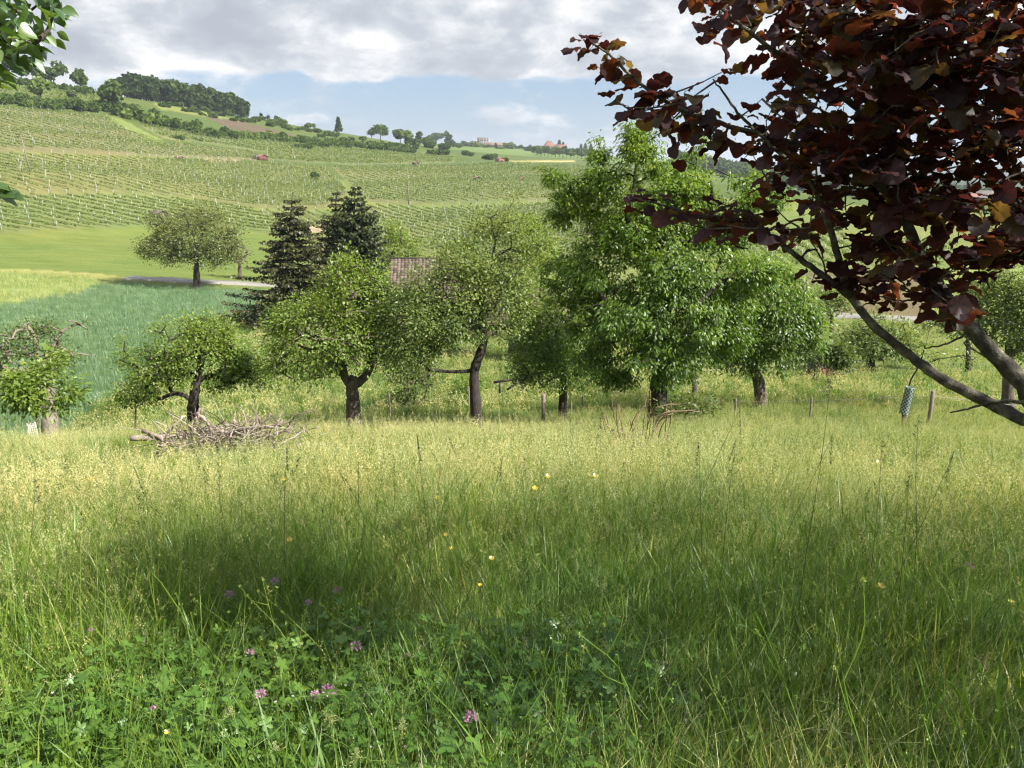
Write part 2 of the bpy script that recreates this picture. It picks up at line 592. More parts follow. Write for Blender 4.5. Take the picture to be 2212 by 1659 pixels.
M['seed'] = leaf_mat('grass_seed', [(0, (0.36, 0.42, 0.19)), (0.5, (0.53, 0.54, 0.31)), (1, (0.66, 0.62, 0.44))], 0.40, gloss=0.03, objrand=True, tgain=0.75)
M['herb'] = leaf_mat('herb_leaf', [(0, (0.065, 0.14, 0.025)), (0.5, (0.105, 0.215, 0.04)), (1, (0.18, 0.31, 0.065))], 0.40, gloss=0.035, rough=0.4, objrand=True)
M['wheat'] = leaf_mat('wheat_blade', [(0, (0.09, 0.17, 0.095)), (0.5, (0.14, 0.24, 0.135)), (1, (0.21, 0.32, 0.185))], 0.35, gloss=0.06, objrand=True)
M['barley'] = leaf_mat('barley_ear', [(0, (0.18, 0.25, 0.09)), (0.5, (0.27, 0.34, 0.14)), (1, (0.40, 0.44, 0.22))], 0.35, gloss=0.03, objrand=True)
M['clover'] = leaf_mat('clover_petal', [(0, (0.34, 0.13, 0.26)), (0.5, (0.52, 0.26, 0.42)), (1, (0.72, 0.52, 0.64))], 0.35, tcol=[(0, (0.5, 0.2, 0.42)), (1, (0.8, 0.5, 0.7))], gloss=0.02, mottle=False)
M['yellow'] = leaf_mat('buttercup_petal', [(0, (0.80, 0.55, 0.02)), (1, (0.88, 0.68, 0.05))], 0.3, tcol=[(0, (0.8, 0.55, 0.02)), (1, (0.85, 0.65, 0.05))], gloss=0.12, rough=0.25, mottle=False)
M['petal_white'] = leaf_mat('white_petal', [(0, (0.75, 0.72, 0.70)), (1, (0.85, 0.82, 0.80))], 0.3, tcol=[(0, (0.7, .7, .65)), (1, (.8, .8, .75))], gloss=0.02, mottle=False)
M['dark_seed'] = leaf_mat('dark_seed_head', [(0, (0.06, 0.075, 0.035)), (1, (0.13, 0.13, 0.06))], 0.25, gloss=0.02, mottle=False)
M['rooftile'] = plain_mat('roof_tile', [(0.3, (0.055, 0.042, 0.033)), (0.5, (0.115, 0.085, 0.066)), (0.75, (0.19, 0.15, 0.12))], 9, 0.85, 0.3, (1, 1, 1), attr=True)
M['white_wall'] = plain_mat('white_render', [(0.3, (0.62, 0.58, 0.52)), (0.7, (0.74, 0.71, 0.66))], 3, 0.9)
M['grey_wall'] = plain_mat('grey_cladding', [(0.3, (0.16, 0.16, 0.17)), (0.7, (0.25, 0.25, 0.26))], 3, 0.8)
M['red_roof'] = plain_mat('red_roof', [(0.3, (0.16, 0.075, 0.055)), (0.7, (0.22, 0.11, 0.08))], 3, 0.85)
M['dark_roof'] = plain_mat('dark_roof', [(0.3, (0.07, 0.06, 0.055)), (0.7, (0.14, 0.11, 0.10))], 3, 0.85)
M['brown_roof'] = plain_mat('brown_roof', [(0.3, (0.13, 0.08, 0.06)), (0.7, (0.22, 0.14, 0.11))], 3, 0.85)
M['dark_plank'] = plain_mat('dark_plank', [(0.3, (0.05, 0.04, 0.035)), (0.7, (0.10, 0.08, 0.065))], 6, 0.85, attr=True)
M['red_plank'] = plain_mat('red_plank', [(0.3, (0.11, 0.035, 0.03)), (0.7, (0.17, 0.055, 0.045))], 6, 0.85, attr=True)
M['orange_plank'] = plain_mat('orange_plank', [(0.3, (0.20, 0.09, 0.05)), (0.7, (0.28, 0.14, 0.09))], 6, 0.85, attr=True)
M['glass'] = plain_mat('window_glass', [(0.3, (0.03, 0.035, 0.045)), (0.7, (0.06, 0.07, 0.08))], 3, 0.12)
M['metal'] = plain_mat('galvanised_metal', [(0.3, (0.36, 0.38, 0.37)), (0.7, (0.50, 0.52, 0.50))], 6, 0.6)
M['road'] = plain_mat('road', [(0.3, (0.22, 0.21, 0.19)), (0.7, (0.30, 0.285, 0.26))], 2, 0.95)
M['tube'] = plain_mat('guard_plastic', [(0.3, (0.34, 0.42, 0.39)), (0.7, (0.45, 0.52, 0.49))], 4, 0.5)
M['hole'] = plain_mat('guard_hole', [(0.3, (0.03, 0.04, 0.03)), (0.7, (0.05, 0.06, 0.05))], 4, 0.9)
M['wire'] = plain_mat('wire', [(0.3, (0.2, 0.2, 0.19)), (0.7, (0.3, 0.3, 0.29))], 4, 0.5)

# ------------------------------------------------------------------ ground
WHEAT = [(-60, 668), (0, 660), (80, 648), (170, 632), (205, 614), (300, 613), (420, 622), (565, 626), (575, 690), (488, 702), (400, 750), (330, 800),
         (268, 842), (161, 907), (140, 950), (-60, 950)]
BARLEY = [(-60, 592), (0, 590), (90, 592), (200, 601), (215, 612), (170, 631), (80, 648), (0, 660), (-60, 668)]
FIELD_R = [(1600, 600), (1700, 588), (1800, 583), (1960, 600), (2010, 606), (2010, 684), (1900, 683), (1800, 678), (1700, 660), (1600, 650)]
SOIL_P = [(445, 252), (520, 262), (600, 282), (660, 300), (610, 300), (540, 290), (480, 272)]
YEL_P = [(330, 222), (400, 232), (460, 246), (520, 262), (430, 250), (345, 236)]
VINE_A = [(-60, 428), (60, 424), (250, 424), (420, 436), (545, 452), (600, 480), (640, 520), (560, 500), (480, 488), (330, 488), (150, 497), (-60, 508)]
VINE_B = [(-60, 334), (150, 338), (330, 345), (560, 352), (700, 362), (760, 420), (700, 452), (560, 448), (430, 430), (250, 417), (60, 417), (-60, 421)]
VINE_C = [(-60, 229), (120, 240), (232, 252), (275, 283), (330, 303), (430, 316), (560, 330), (560, 346), (330, 338), (-60, 327)]
VINE_D = [(298, 268), (420, 288), (560, 302), (700, 318), (860, 330), (980, 340), (980, 352), (760, 356), (580, 346), (575, 328), (440, 308), (350, 298)]
VINE_E = [(720, 362), (980, 358), (1080, 352), (1190, 354), (1330, 362), (1500, 372), (1500, 425), (1200, 432), (940, 442), (800, 436), (775, 420)]
VINE_F = [(560, 456), (700, 460), (800, 446), (940, 452), (1200, 442), (1500, 435), (1500, 560), (1100, 555), (860, 545), (760, 520), (680, 500)]
VINE_G = [(1560, 500), (1750, 505), (1900, 520), (2060, 530), (2060, 580), (1800, 578), (1680, 584), (1560, 590)]
VINE_H = [(-60, 196), (0, 178), (120, 186), (235, 205), (235, 225), (120, 214), (0, 200)]
VINES = dict(a=VINE_A, b=VINE_B, c=VINE_C, d=VINE_D, e=VINE_E, f=VINE_F, g=VINE_G, h=VINE_H)

naz_in, naz_out = 430, 90
az_all = np.concatenate([np.linspace(-R(38), R(38), naz_in), np.linspace(R(38), R(322), naz_out)[1:-1]])
r_all = np.concatenate([[0.02], np.linspace(0.5, 18, 60), np.exp(np.linspace(math.log(18.4), math.log(11500), 330))])
AZ, RR = np.meshgrid(az_all, r_all)                      # rows = rings
GX, GY = RR * np.sin(AZ), RR * np.cos(AZ)
GZ = H(GX, GY)
nr, na = GX.shape
i = np.arange(nr - 1)[:, None] * na
j = np.arange(na)[None, :]
jn = (j + 1) % na
Fq = np.stack([i + j, i + jn, i + na + jn, i + na + j], -1).reshape(-1, 4)[:, ::-1]
px, py, dep = to_px(GX, GY, GZ)
infr = dep > 1
C = np.zeros((nr, na, 3))
C[:] = (0.115, 0.14, 0.045)
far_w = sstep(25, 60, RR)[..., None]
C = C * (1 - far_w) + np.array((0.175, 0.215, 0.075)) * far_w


def paint(poly, col, rmin, rmax, jit=3.0):
    wob = jit * np.sin(GX * 0.7 + GY * .3) * np.clip(40 / RR, 0, 1)
    m = in_poly(px + wob, py, poly) & infr & (RR > rmin) & (RR < rmax)
    C[m] = col
    return m


# the hillside, its scrub and its terraces
hill = infr & (RR > 300) & (RR < 1500)
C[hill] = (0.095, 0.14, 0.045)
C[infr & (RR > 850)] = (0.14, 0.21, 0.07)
C[infr & (RR > 1100) & (px > 1500)] = (0.05, 0.075, 0.045)
C[infr & (RR > 2500)] = (0.05, 0.07, 0.055)
paint([(-60, 505), (150, 497), (330, 488), (560, 500), (650, 530), (620, 612), (400, 606), (200, 600), (-60, 590)], (0.165, 0.215, 0.062), 100, 230)
paint(WHEAT, (0.12, 0.205, 0.11), 38, 125)
paint(BARLEY, (0.26, 0.33, 0.13), 80, 150)
paint([(-60, 578), (60, 582), (200, 590), (290, 600), (200, 602), (0, 590), (-60, 592)], (0.33, 0.33, 0.13), 100, 160)
paint(FIELD_R, (0.165, 0.145, 0.09), 85, 160)
paint([(2010, 560), (2300, 590), (2300, 700), (2010, 690)], (0.24, 0.30, 0.10), 85, 160)
paint(SOIL_P, (0.13, 0.105, 0.08), 350, 700)
paint(YEL_P, (0.18, 0.225, 0.075), 350, 700)
for k, v in VINES.items():
    paint(v, dict(a=(0.17, 0.21, 0.085), c=(0.18, 0.19, 0.10), b=(0.18, 0.20, 0.09), g=(0.19, 0.23, 0.09), h=(0.13, 0.155, 0.065)).get(k, (0.17, 0.195, 0.09)), 120, 800)
paint([(-60, 420), (100, 400), (330, 420), (420, 436), (250, 425), (-60, 428)], (0.175, 0.215, 0.08), 150, 300)        # dry headland
paint([(-60, 440), (-60, 380), (90, 392), (260, 412), (200, 420)], (0.185, 0.20, 0.088), 150, 300)
paint([(215, 250), (262, 256), (360, 308), (330, 312)], (0.18, 0.235, 0.075), 250, 500)                               # grassy lane down the hill
paint([(440, 343), (530, 346), (500, 354), (440, 352)], (0.26, 0.24, 0.14), 200, 400)
paint([(660, 486), (720, 486), (716, 502), (668, 500)], (0.42, 0.36, 0.27), 150, 300)
paint([(1100, 347), (1240, 345), (1240, 350), (1110, 352)], (0.30, 0.30, 0.12), 400, 900)
m_g, t = new_mat('ground_cover')
out = t.n('ShaderNodeOutputMaterial')
b = t.n('ShaderNodeBsdfPrincipled', inp={'Roughness': 0.95, 'Specular IOR Level': 0.1})
a = t.n('ShaderNodeAttribute', attribute_name='gcol')
g = t.n('ShaderNodeNewGeometry')
mpn = t.n('ShaderNodeMapping', inp={'Scale': (0.35, 1.0, 1.0)})
t.l(g.outputs['Position'], mpn.inputs[0])
f4 = t.noise(g.outputs['Position'], 0.012, 4, 0.5)
f1 = t.noise(mpn.outputs[0], 0.35, 9, 0.72)
f2 = t.noise(g.outputs['Position'], 0.035, 5, 0.6)
f3 = t.noise(mpn.outputs[0], 5.0, 4, 0.7)
c = t.mix(t.mapr(f1, 0.3, 0.7), t.mix(1.0, a.outputs['Vector'], (0.72, 0.80, 0.62), 'MULTIPLY'), t.mix(1.0, a.outputs['Vector'], (1.25, 1.15, 1.2), 'MULTIPLY'))
c = t.mix(t.mapr(f2, 0.3, 0.7), c, t.mix(1.0, c, (1.22, 1.02, 0.95), 'MULTIPLY'))
c = t.mix(t.mapr(f4, 0.4, 0.6), t.mix(1.0, c, (0.84, 0.93, 0.88), 'MULTIPLY'), c)
c = t.mix(t.mapr(f3, 0.35, 0.65), t.mix(1.0, c, (0.8, 0.82, 0.75), 'MULTIPLY'), c)
t.l(c, b.inputs['Base Color'])
bp = t.n('ShaderNodeBump', inp={'Strength': 0.6, 'Distance': 0.25})
t.l(f3, bp.inputs['Height'])
t.l(bp.outputs[0], b.inputs['Normal'])
t.l(b.outputs[0], out.inputs[0])
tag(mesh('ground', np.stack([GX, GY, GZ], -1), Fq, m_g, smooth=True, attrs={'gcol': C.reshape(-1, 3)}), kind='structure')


def strip(name, pts, width, mat, lift=0.05, thick=0.25):
    """a road draped over the ground"""
    c = curve_pts([[p[0], p[1]] for p in pts], 120)
    tdir = np.gradient(c, axis=0)
    tdir /= np.linalg.norm(tdir, axis=1)[:, None]
    nrm = np.stack([-tdir[:, 1], tdir[:, 0]], -1)
    rows = []
    prof = [(-1, -thick), (-0.98, 0), (0, 0.03), (0.98, 0), (1, -thick)]
    zmid = H(c[:, 0], c[:, 1])
    for s_, dz in prof:
        q = c + nrm * s_ * width / 2
        rows.append(np.column_stack([q, np.maximum(H(q[:, 0], q[:, 1]), zmid) + lift + dz]))
    V = np.stack(rows, 1)
    n, k = V.shape[:2]
    i = np.arange(n - 1)[:, None] * k
    j = np.arange(k - 1)[None, :]
    Q = np.stack([i + j, i + j + 1, i + k + j + 1, i + k + j], -1).reshape(-1, 4)
    return tag(mesh(name, V, Q[:, ::-1], mat, smooth=False), kind='structure')


road_left = [P(276, 600), P(340, 604), P(430, 609), P(540, 615)]
e = road_left[-1]
road_left += [Vector((e.x + 14, e.y - 1, 0)), Vector((e.x + 40, e.y - 2, 0))]
strip('road', road_left, 3.0, M['road'], 0.12)
strip('farm_track', [P(1640, 676), P(1800, 682), P(1900, 687), P(2010, 691), P(2110, 697), P(2212, 703)], 3.2, M['road'], 0.12)
strip('path', [P(1100, 352), P(1160, 350), P(1240, 348)], 3.0, plain_mat('dry_path', [(0.3, (0.30, 0.27, 0.15)), (0.7, (0.40, 0.36, 0.2))], 2), 0.15)

# ------------------------------------------------------------------ vineyards
rngv = np.random.default_rng(11)
UNIT_Q = np.array([[-.5, 0, -.5], [.5, 0, -.5], [.5, 0, .5], [-.5, 0, .5]])


def rand_rot(rng, n, tilt=1.0):
    """random rotation matrices"""
    q = rng.normal(size=(n, 4))
    q /= np.linalg.norm(q, axis=1)[:, None]
    w_, x, y, z = q.T
    return np.stack([np.stack([1 - 2 * (y * y + z * z), 2 * (x * y - z * w_), 2 * (x * z + y * w_)], -1),
                     np.stack([2 * (x * y + z * w_), 1 - 2 * (x * x + z * z), 2 * (y * z - x * w_)], -1),
                     np.stack([2 * (x * z - y * w_), 2 * (y * z + x * w_), 1 - 2 * (x * x + y * y)], -1)], 1)


def quad_cloud(pts, size, rng, asp=0.8):
    n = len(pts)
    Rm = rand_rot(rng, n)
    s_ = np.asarray(size)
    if s_.ndim == 0:
        s_ = np.full(n, float(s_))
    s_ = s_ * rng.uniform(0.7, 1.3, n)
    V = np.einsum('nij,kj->nki', Rm, UNIT_Q * np.array([1, 1, asp])) * s_[:, None, None] + pts[:, None, :]
    F = np.arange(n * 4).reshape(n, 4)
    rnd = np.repeat(rng.uniform(0, 1, n), 4)
    return V.reshape(-1, 3), F, rnd


def rows_in(poly_px, da, db, spacing, rmin=120, rmax=900, step=1.0):
    """vine rows: straight world-space lines clipped to a plot given by its outline"""
    W = [P(x, y) for x, y in poly_px]
    W = [(p.x, p.y) for p in W if rmin < math.hypot(p.x, p.y) < rmax]
    A, B = P(*da), P(*db)
    d = np.array([B.x - A.x, B.y - A.y])
    d /= np.linalg.norm(d)
    nrm = np.array([-d[1], d[0]])
    w_ = np.array(W)
    s0, s1 = (w_ @ nrm).min(), (w_ @ nrm).max()
    t0, t1 = (w_ @ d).min(), (w_ @ d).max()
    tt = np.arange(t0, t1, step)
    out_ = []
    for s_ in np.arange(s0 + spacing / 2, s1, spacing):
        q = nrm * s_ + d * tt[:, None]
        x_, y_, dd = to_px(q[:, 0], q[:, 1], H(q[:, 0], q[:, 1]))
        ins = in_poly(x_, y_, poly_px) & (dd > 50)
        r_ = np.hypot(q[:, 0], q[:, 1])
        ins &= (r_ > rmin) & (r_ < rmax)
        # split in runs
        idx = np.flatnonzero(ins)
        if len(idx) < 4:
            continue
        for run in np.split(idx, np.flatnonzero(np.diff(idx) > 3) + 1):
            if len(run) > 4:
                out_.append((q[run[0]], q[run[-1]]))
    return out_, d


def vine_row_mesh(a, b_, per_m, rng, qs, hh=1.0, gap=0.0):
    L = np.linalg.norm(b_ - a)
    n = max(6, int(L * per_m))
    t_ = rng.uniform(0, 1, n)
    q = a + (b_ - a) * t_[:, None]
    nr_ = np.array([-(b_ - a)[1], (b_ - a)[0]]) / L
    q = q + nr_ * rng.normal(0, 0.09, n)[:, None]
    keep = (0.5 + 0.5 * np.sin(t_ * L * 1.1 + rng.uniform(0, 9)) + rng.uniform(0, 1, n)) > gap
    q = q[keep]
    z = H(q[:, 0], q[:, 1]) + 0.5 + rng.beta(1.6, 1.5, len(q)) * (hh - 0.45)
    return quad_cloud(np.column_stack([q, z]), qs, rng)


post_box = MB()
post_box.box((0, 0, 0.95), (0.06, 0.06, 1.8))
POST = post_box.build('vine_post', M['metal'], link=False)
PLOTS = [  # outline, row direction from two photo points, spacing, quads per metre, quad size, posts every
    ('a', VINE_A, (100, 440), (420, 505), 3.0, 26.0, 0.23, 6.0),
    ('b', VINE_B, (60, 345), (400, 425), 3.2, 15.0, 0.25, 7.0),
    ('c', VINE_C, (40, 245), (330, 325), 3.8, 10.0, 0.30, 10.0),
    ('d', VINE_D, (370, 280), (560, 322), 4.5, 7.0, 0.42, 12.0),
    ('e', VINE_E, (800, 362), (1160, 420), 3.8, 9.0, 0.31, 10.0),
    ('f', VINE_F, (760, 450), (1100, 530), 3.0, 14.0, 0.26, 6.0),
    ('g', VINE_G, (1600, 505), (1680, 580), 2.8, 8.0, 0.36, 6.0),
    ('h', VINE_H, (0, 190), (150, 212), 5.0, 3.0, 0.6, 0),
]
post_pts = []
for key, poly, da, db, sp, pm, qs, pe in PLOTS:
    rows, d = rows_in(poly, da, db, sp)
    if key == 'a':
        for k, (a, b_) in enumerate(rows):
            V, F, rn = vine_row_mesh(a, b_, pm, rngv, qs)
            o = mesh('vine_row', V, F, M['vine'], attrs={'rnd': rn})
            tag(o, 'long row of low green grapevines in the lowest plot on the left hillside', 'vine row', 'vine rows in the lowest hillside plot')
    else:
        Vs, Fs, Rs, n0 = [], [], [], 0
        for a, b_ in rows:
            V, F, rn = vine_row_mesh(a, b_, pm, rngv, qs)
            Vs.append(V)
            Fs.append(F + n0)
            Rs.append(rn)
            n0 += len(V)
        o = mesh('vineyard_vines', np.vstack(Vs), np.vstack(Fs), M['vine'], attrs={'rnd': np.concatenate(Rs)})
        tag(o, kind='stuff')
    if pe:
        for a, b_ in rows:
            L = np.linalg.norm(b_ - a)
            for s_ in np.arange(0, L + 0.1, pe):
                q = a + (b_ - a) * (s_ / L)
                post_pts.append((float(q[0]), float(q[1]), key))
post_pts.sort(key=lambda q: (q[2] != 'a', math.hypot(q[0], q[1])))
n_ind = min(280, sum(1 for q in post_pts if q[2] == 'a'))
for x_, y_, k in post_pts[:n_ind]:
    o = POST.copy()
    COL.objects.link(o)
    o.location = (x_, y_, hz(x_, y_) - 0.05)
    tag(o, 'pale metal post standing in a vine row of the lowest hillside plot', 'vine post', 'posts in the lowest hillside vineyard')
rest = np.array([(x_, y_) for x_, y_, k in post_pts[n_ind:]])
sel = rngv.uniform(0, 1, len(rest)) < 0.75
rest = rest[sel]
pv_ = np.array([v.co for v in POST.data.vertices])
pf_ = np.array([list(p.vertices) for p in POST.data.polygons])
base = np.column_stack([rest, H(rest[:, 0], rest[:, 1])])
V = (pv_[None] * np.array([1, 1, 1])) + base[:, None]
F = pf_[None] + (np.arange(len(rest)) * 8)[:, None, None]
tag(mesh('far_vine_posts', V.reshape(-1, 3), F.reshape(-1, 4), M['metal']), kind='stuff')

# ------------------------------------------------------------------ haze: even, thin air round the whole place
HZ = MB()
HZ.box((0, 0, -17), (25000, 25000, 222))
m_h = bpy.data.materials.new('air')
m_h.use_nodes = True
t = NT(m_h.node_tree)
out = t.n('ShaderNodeOutputMaterial')
vol = t.n('ShaderNodeVolumePrincipled', inp={'Density': 0.00015, 'Anisotropy': 0.2})
vol.inputs['Color'].default_value = (0.80, 0.88, 1.0, 1)
t.l(vol.outputs[0], out.inputs['Volume'])
hz_o = HZ.build('haze', m_h)
tag(hz_o, kind='stuff')

# ------------------------------------------------------------------ scattered ground cover
PROTO = {}


def blades(rng, n, h, wid, seg=4, lean=0.5, curl=0.8, spread=0.08):
    """n grass blades: bent tapering strips"""
    Vs, Rn = [], []
    az = rng.uniform(0, 2 * math.pi, n)
    hh = h * rng.uniform(0.55, 1.1, n)
    ln = lean * rng.uniform(0.2, 1.2, n)
    cu = curl * rng.uniform(0.2, 1.3, n)
    ox = rng.normal(0, spread, n)
    oy = rng.normal(0, spread, n)
    t_ = np.linspace(0, 1, seg + 1)
    ang = ln[:, None] + cu[:, None] * t_[None] ** 1.5
    dz = np.cos(ang)
    dr = np.sin(ang)
    z = np.concatenate([np.zeros((n, 1)), np.cumsum((dz[:, 1:] + dz[:, :-1]) / 2, 1)], 1) / seg * hh[:, None]
    r = np.concatenate([np.zeros((n, 1)), np.cumsum((dr[:, 1:] + dr[:, :-1]) / 2, 1)], 1) / seg * hh[:, None]
    wd = wid * rng.uniform(0.6, 1.4, n)[:, None] * np.array([0.7] + [1.0 - 0.95 * max(0, (q - 0.25) / 0.75) ** 1.4 for q in t_[1:]])[None]
    fx, fy = np.cos(az)[:, None], np.sin(az)[:, None]
    tw = rng.uniform(-0.9, 0.9, n)[:, None] + np.linspace(0, 0.8, seg + 1)[None]
    sx = -fy * np.cos(tw) + 0 * z
    sy = fx * np.cos(tw) + 0 * z
    sz = np.sin(tw) * 0.6
    cx, cy = ox[:, None] + fx * r, oy[:, None] + fy * r
    L = np.stack([cx - sx * wd / 2, cy - sy * wd / 2, z - sz * wd / 2], -1)
    Rr = np.stack([cx + sx * wd / 2, cy + sy * wd / 2, z + sz * wd / 2], -1)
    V = np.stack([L, Rr], 2).reshape(n, -1, 3)                      # 2*(seg+1) per blade
    k = np.arange(seg)[None] * 2 + (np.arange(n) * 2 * (seg + 1))[:, None]
    Q = np.stack([k, k + 1, k + 3, k + 2], -1).reshape(-1, 4)
    rn = np.repeat(rng.uniform(0, 1, n), 2 * (seg + 1))
    tips = np.stack([cx[:, -1], cy[:, -1], z[:, -1]], -1)
    dirs = np.stack([fx[:, 0] * dr[:, -1], fy[:, 0] * dr[:, -1], dz[:, -1]], -1)
    return V.reshape(-1, 3), Q, rn, tips, dirs


def seeds(rng, tips, dirs, per, length, spread, sl, sw):
    """loose panicle: many small diamond spikelets along the end of each stalk"""
    n = len(tips)
    t_ = rng.uniform(0, 1, (n, per))
    base = tips[:, None] - dirs[:, None] * (length * t_)[..., None]
    w_ = spread * (0.25 + t_) * 0.8
    off = rng.normal(0, 1, (n, per, 3)) * w_[..., None] * np.array([1, 1, 0.5])
    c = (base + off).reshape(-1, 3)
    d = (dirs[:, None] * 0.8 + rng.normal(0, 0.6, (n, per, 3))).reshape(-1, 3)
    d /= np.linalg.norm(d, axis=1)[:, None]
    s_ = np.cross(d, rng.normal(size=d.shape))
    s_ /= np.linalg.norm(s_, axis=1)[:, None]
    l_ = sl * rng.uniform(0.7, 1.4, len(c))[:, None]
    V = np.stack([c - d * l_ * .5, c + s_ * sw * .5, c + d * l_ * .5, c - s_ * sw * .5], 1)
    return V.reshape(-1, 3), np.arange(len(c) * 4).reshape(-1, 4), np.repeat(rng.uniform(0, 1, len(c)), 4)


def combo(name, parts):
    """parts: list of (V, Q, rnd, mat)"""
    Vs, n0, Fs, Rs, mi = [], 0, [], [], []
    mats = []
    for V, Q, rn, m in parts:
        if m not in mats:
            mats.append(m)
        Vs.append(V)
        Fs.append(Q + n0)
        Rs.append(rn)
        mi.append(np.full(len(Q), mats.index(m)))
        n0 += len(V)
    o = mesh(name, np.vstack(Vs), np.vstack(Fs), None, attrs={'rnd': np.concatenate(Rs)}, link=False)
    for m in mats:
        o.data.materials.append(m)
    o.data.polygons.foreach_set('material_index', np.concatenate(mi).astype(np.int32))
    return o


rg = np.random.default_rng(5)


def proto_low(k, n, h, wid, lean=0.55, curl=1.1, mat='blade', spread=0.09, seg=4):
    V, Q, rn, _, _ = blades(rg, n, h, wid, seg, lean, curl, spread)
    return combo(f'low{k}', [(V, Q, rn, M[mat])])


def proto_stalk(k, n, h, per, spread, sl, sw, nb=8, length=0.16, lean=0.22, wid=0.0028, mat='seed', stem='stalk'):
    V, Q, rn, tips, dirs = blades(rg, n, h, wid, 4, lean, 0.45, 0.10)
    sV, sQ, sR = seeds(rg, tips, dirs, per, length, spread, sl, sw)
    bV, bQ, bR, _, _ = blades(rg, nb, h * 0.6, 0.005, 4, 0.4, 0.9, 0.1)
    return combo(f'stalk{k}', [(V, Q, rn, M[stem]), (sV, sQ, sR, M[mat]), (bV, bQ, bR, M['blade'])])


def lobed_leaf(rng, n, rad, h, lobes=5, depth=0.5, mat='herb'):
    """rosette of lobed leaves on thin stalks"""
    MBx = MB()
    for _ in range(n):
        a = rng.uniform(0, 6.28)
        hh = h * rng.uniform(0.4, 1.1)
        rr = rng.uniform(0.02, 0.11)
        c = np.array([math.cos(a) * rr, math.sin(a) * rr, hh])
        s_ = rad * rng.uniform(0.6, 1.25)
        k = lobes * 4
        th = np.linspace(0, 2 * math.pi, k, endpoint=False)
        rad_ = s_ * (1 - depth * (0.5 + 0.5 * np.cos(th * lobes)) ** 1.5)
        rad_ = rad_ * (1 + 0.08 * np.cos(th * lobes * 4))
        tilt = rng.normal(0, 0.35, 2)
        ring = np.stack([rad_ * np.cos(th), rad_ * np.sin(th), 0.25 * rad_ * np.abs(np.sin(th * lobes / 2)) - rad_ * 0.25], -1)
        ring[:, 2] += ring[:, 0] * tilt[0] + ring[:, 1] * tilt[1]
        V = np.vstack([c, c + ring])
        T = np.stack([np.zeros(k, int), 1 + np.arange(k), 1 + (np.arange(k) + 1) % k], -1)
        MBx.add(V, T=T, rnd=rng.uniform())
        st = np.array([[0, 0, 0], c * np.array([.6, .6, .5]), c - np.array([0, 0, 0.004])])
        MBx.tube(st, [0.0016, 0.0013, 0.001], 3, cap=False, rnd=0.9)
    return MBx.build('herb', M[mat], link=False)


def trefoil(rng, n, rad, h):
    MBx = MB()
    for _ in range(n):
        a = rng.uniform(0, 6.28)
        hh = h * rng.uniform(0.4, 1.1)
        rr = rng.uniform(0.01, 0.12)
        c = np.array([math.cos(a) * rr, math.sin(a) * rr, hh])
        s_ = rad * rng.uniform(0.7, 1.2)
        t0 = rng.uniform(0, 2)
        for q in range(3):
            th = t0 + q * 2.09
            d = np.array([math.cos(th), math.sin(th), rng.uniform(-.25, .15)])
            sd = np.array([-math.sin(th), math.cos(th), 0])
            cc = c + d * s_ * .55
            ph = np.linspace(0, 2 * math.pi, 8, endpoint=False)
            V = np.vstack([cc - np.array([0, 0, s_ * .06]), cc + np.outer(np.cos(ph), d) * s_ * .55 + np.outer(np.sin(ph), sd) * s_ * .36])
            MBx.add(V, T=np.stack([np.zeros(8, int), 1 + np.arange(8), 1 + (np.arange(8) + 1) % 8], -1), rnd=rng.uniform())
        MBx.tube(np.array([[0, 0, 0], c * np.array([.6, .6, .5]), c]), [0.0014, 0.0012, 0.001], 3, cap=False, rnd=0.8)
    return MBx.build('herb', M['herb'], link=False)


def broad_leaf(rng, n, L, W):
    """plantain / dock rosettes"""
    Vs, n0, Qs, Rs = [], 0, [], []
    V, Q, rn, _, _ = blades(rng, n, L, W, 6, 0.5, 0.9, 0.02)
    return combo('herb', [(V, Q, rn, M['herb'])])


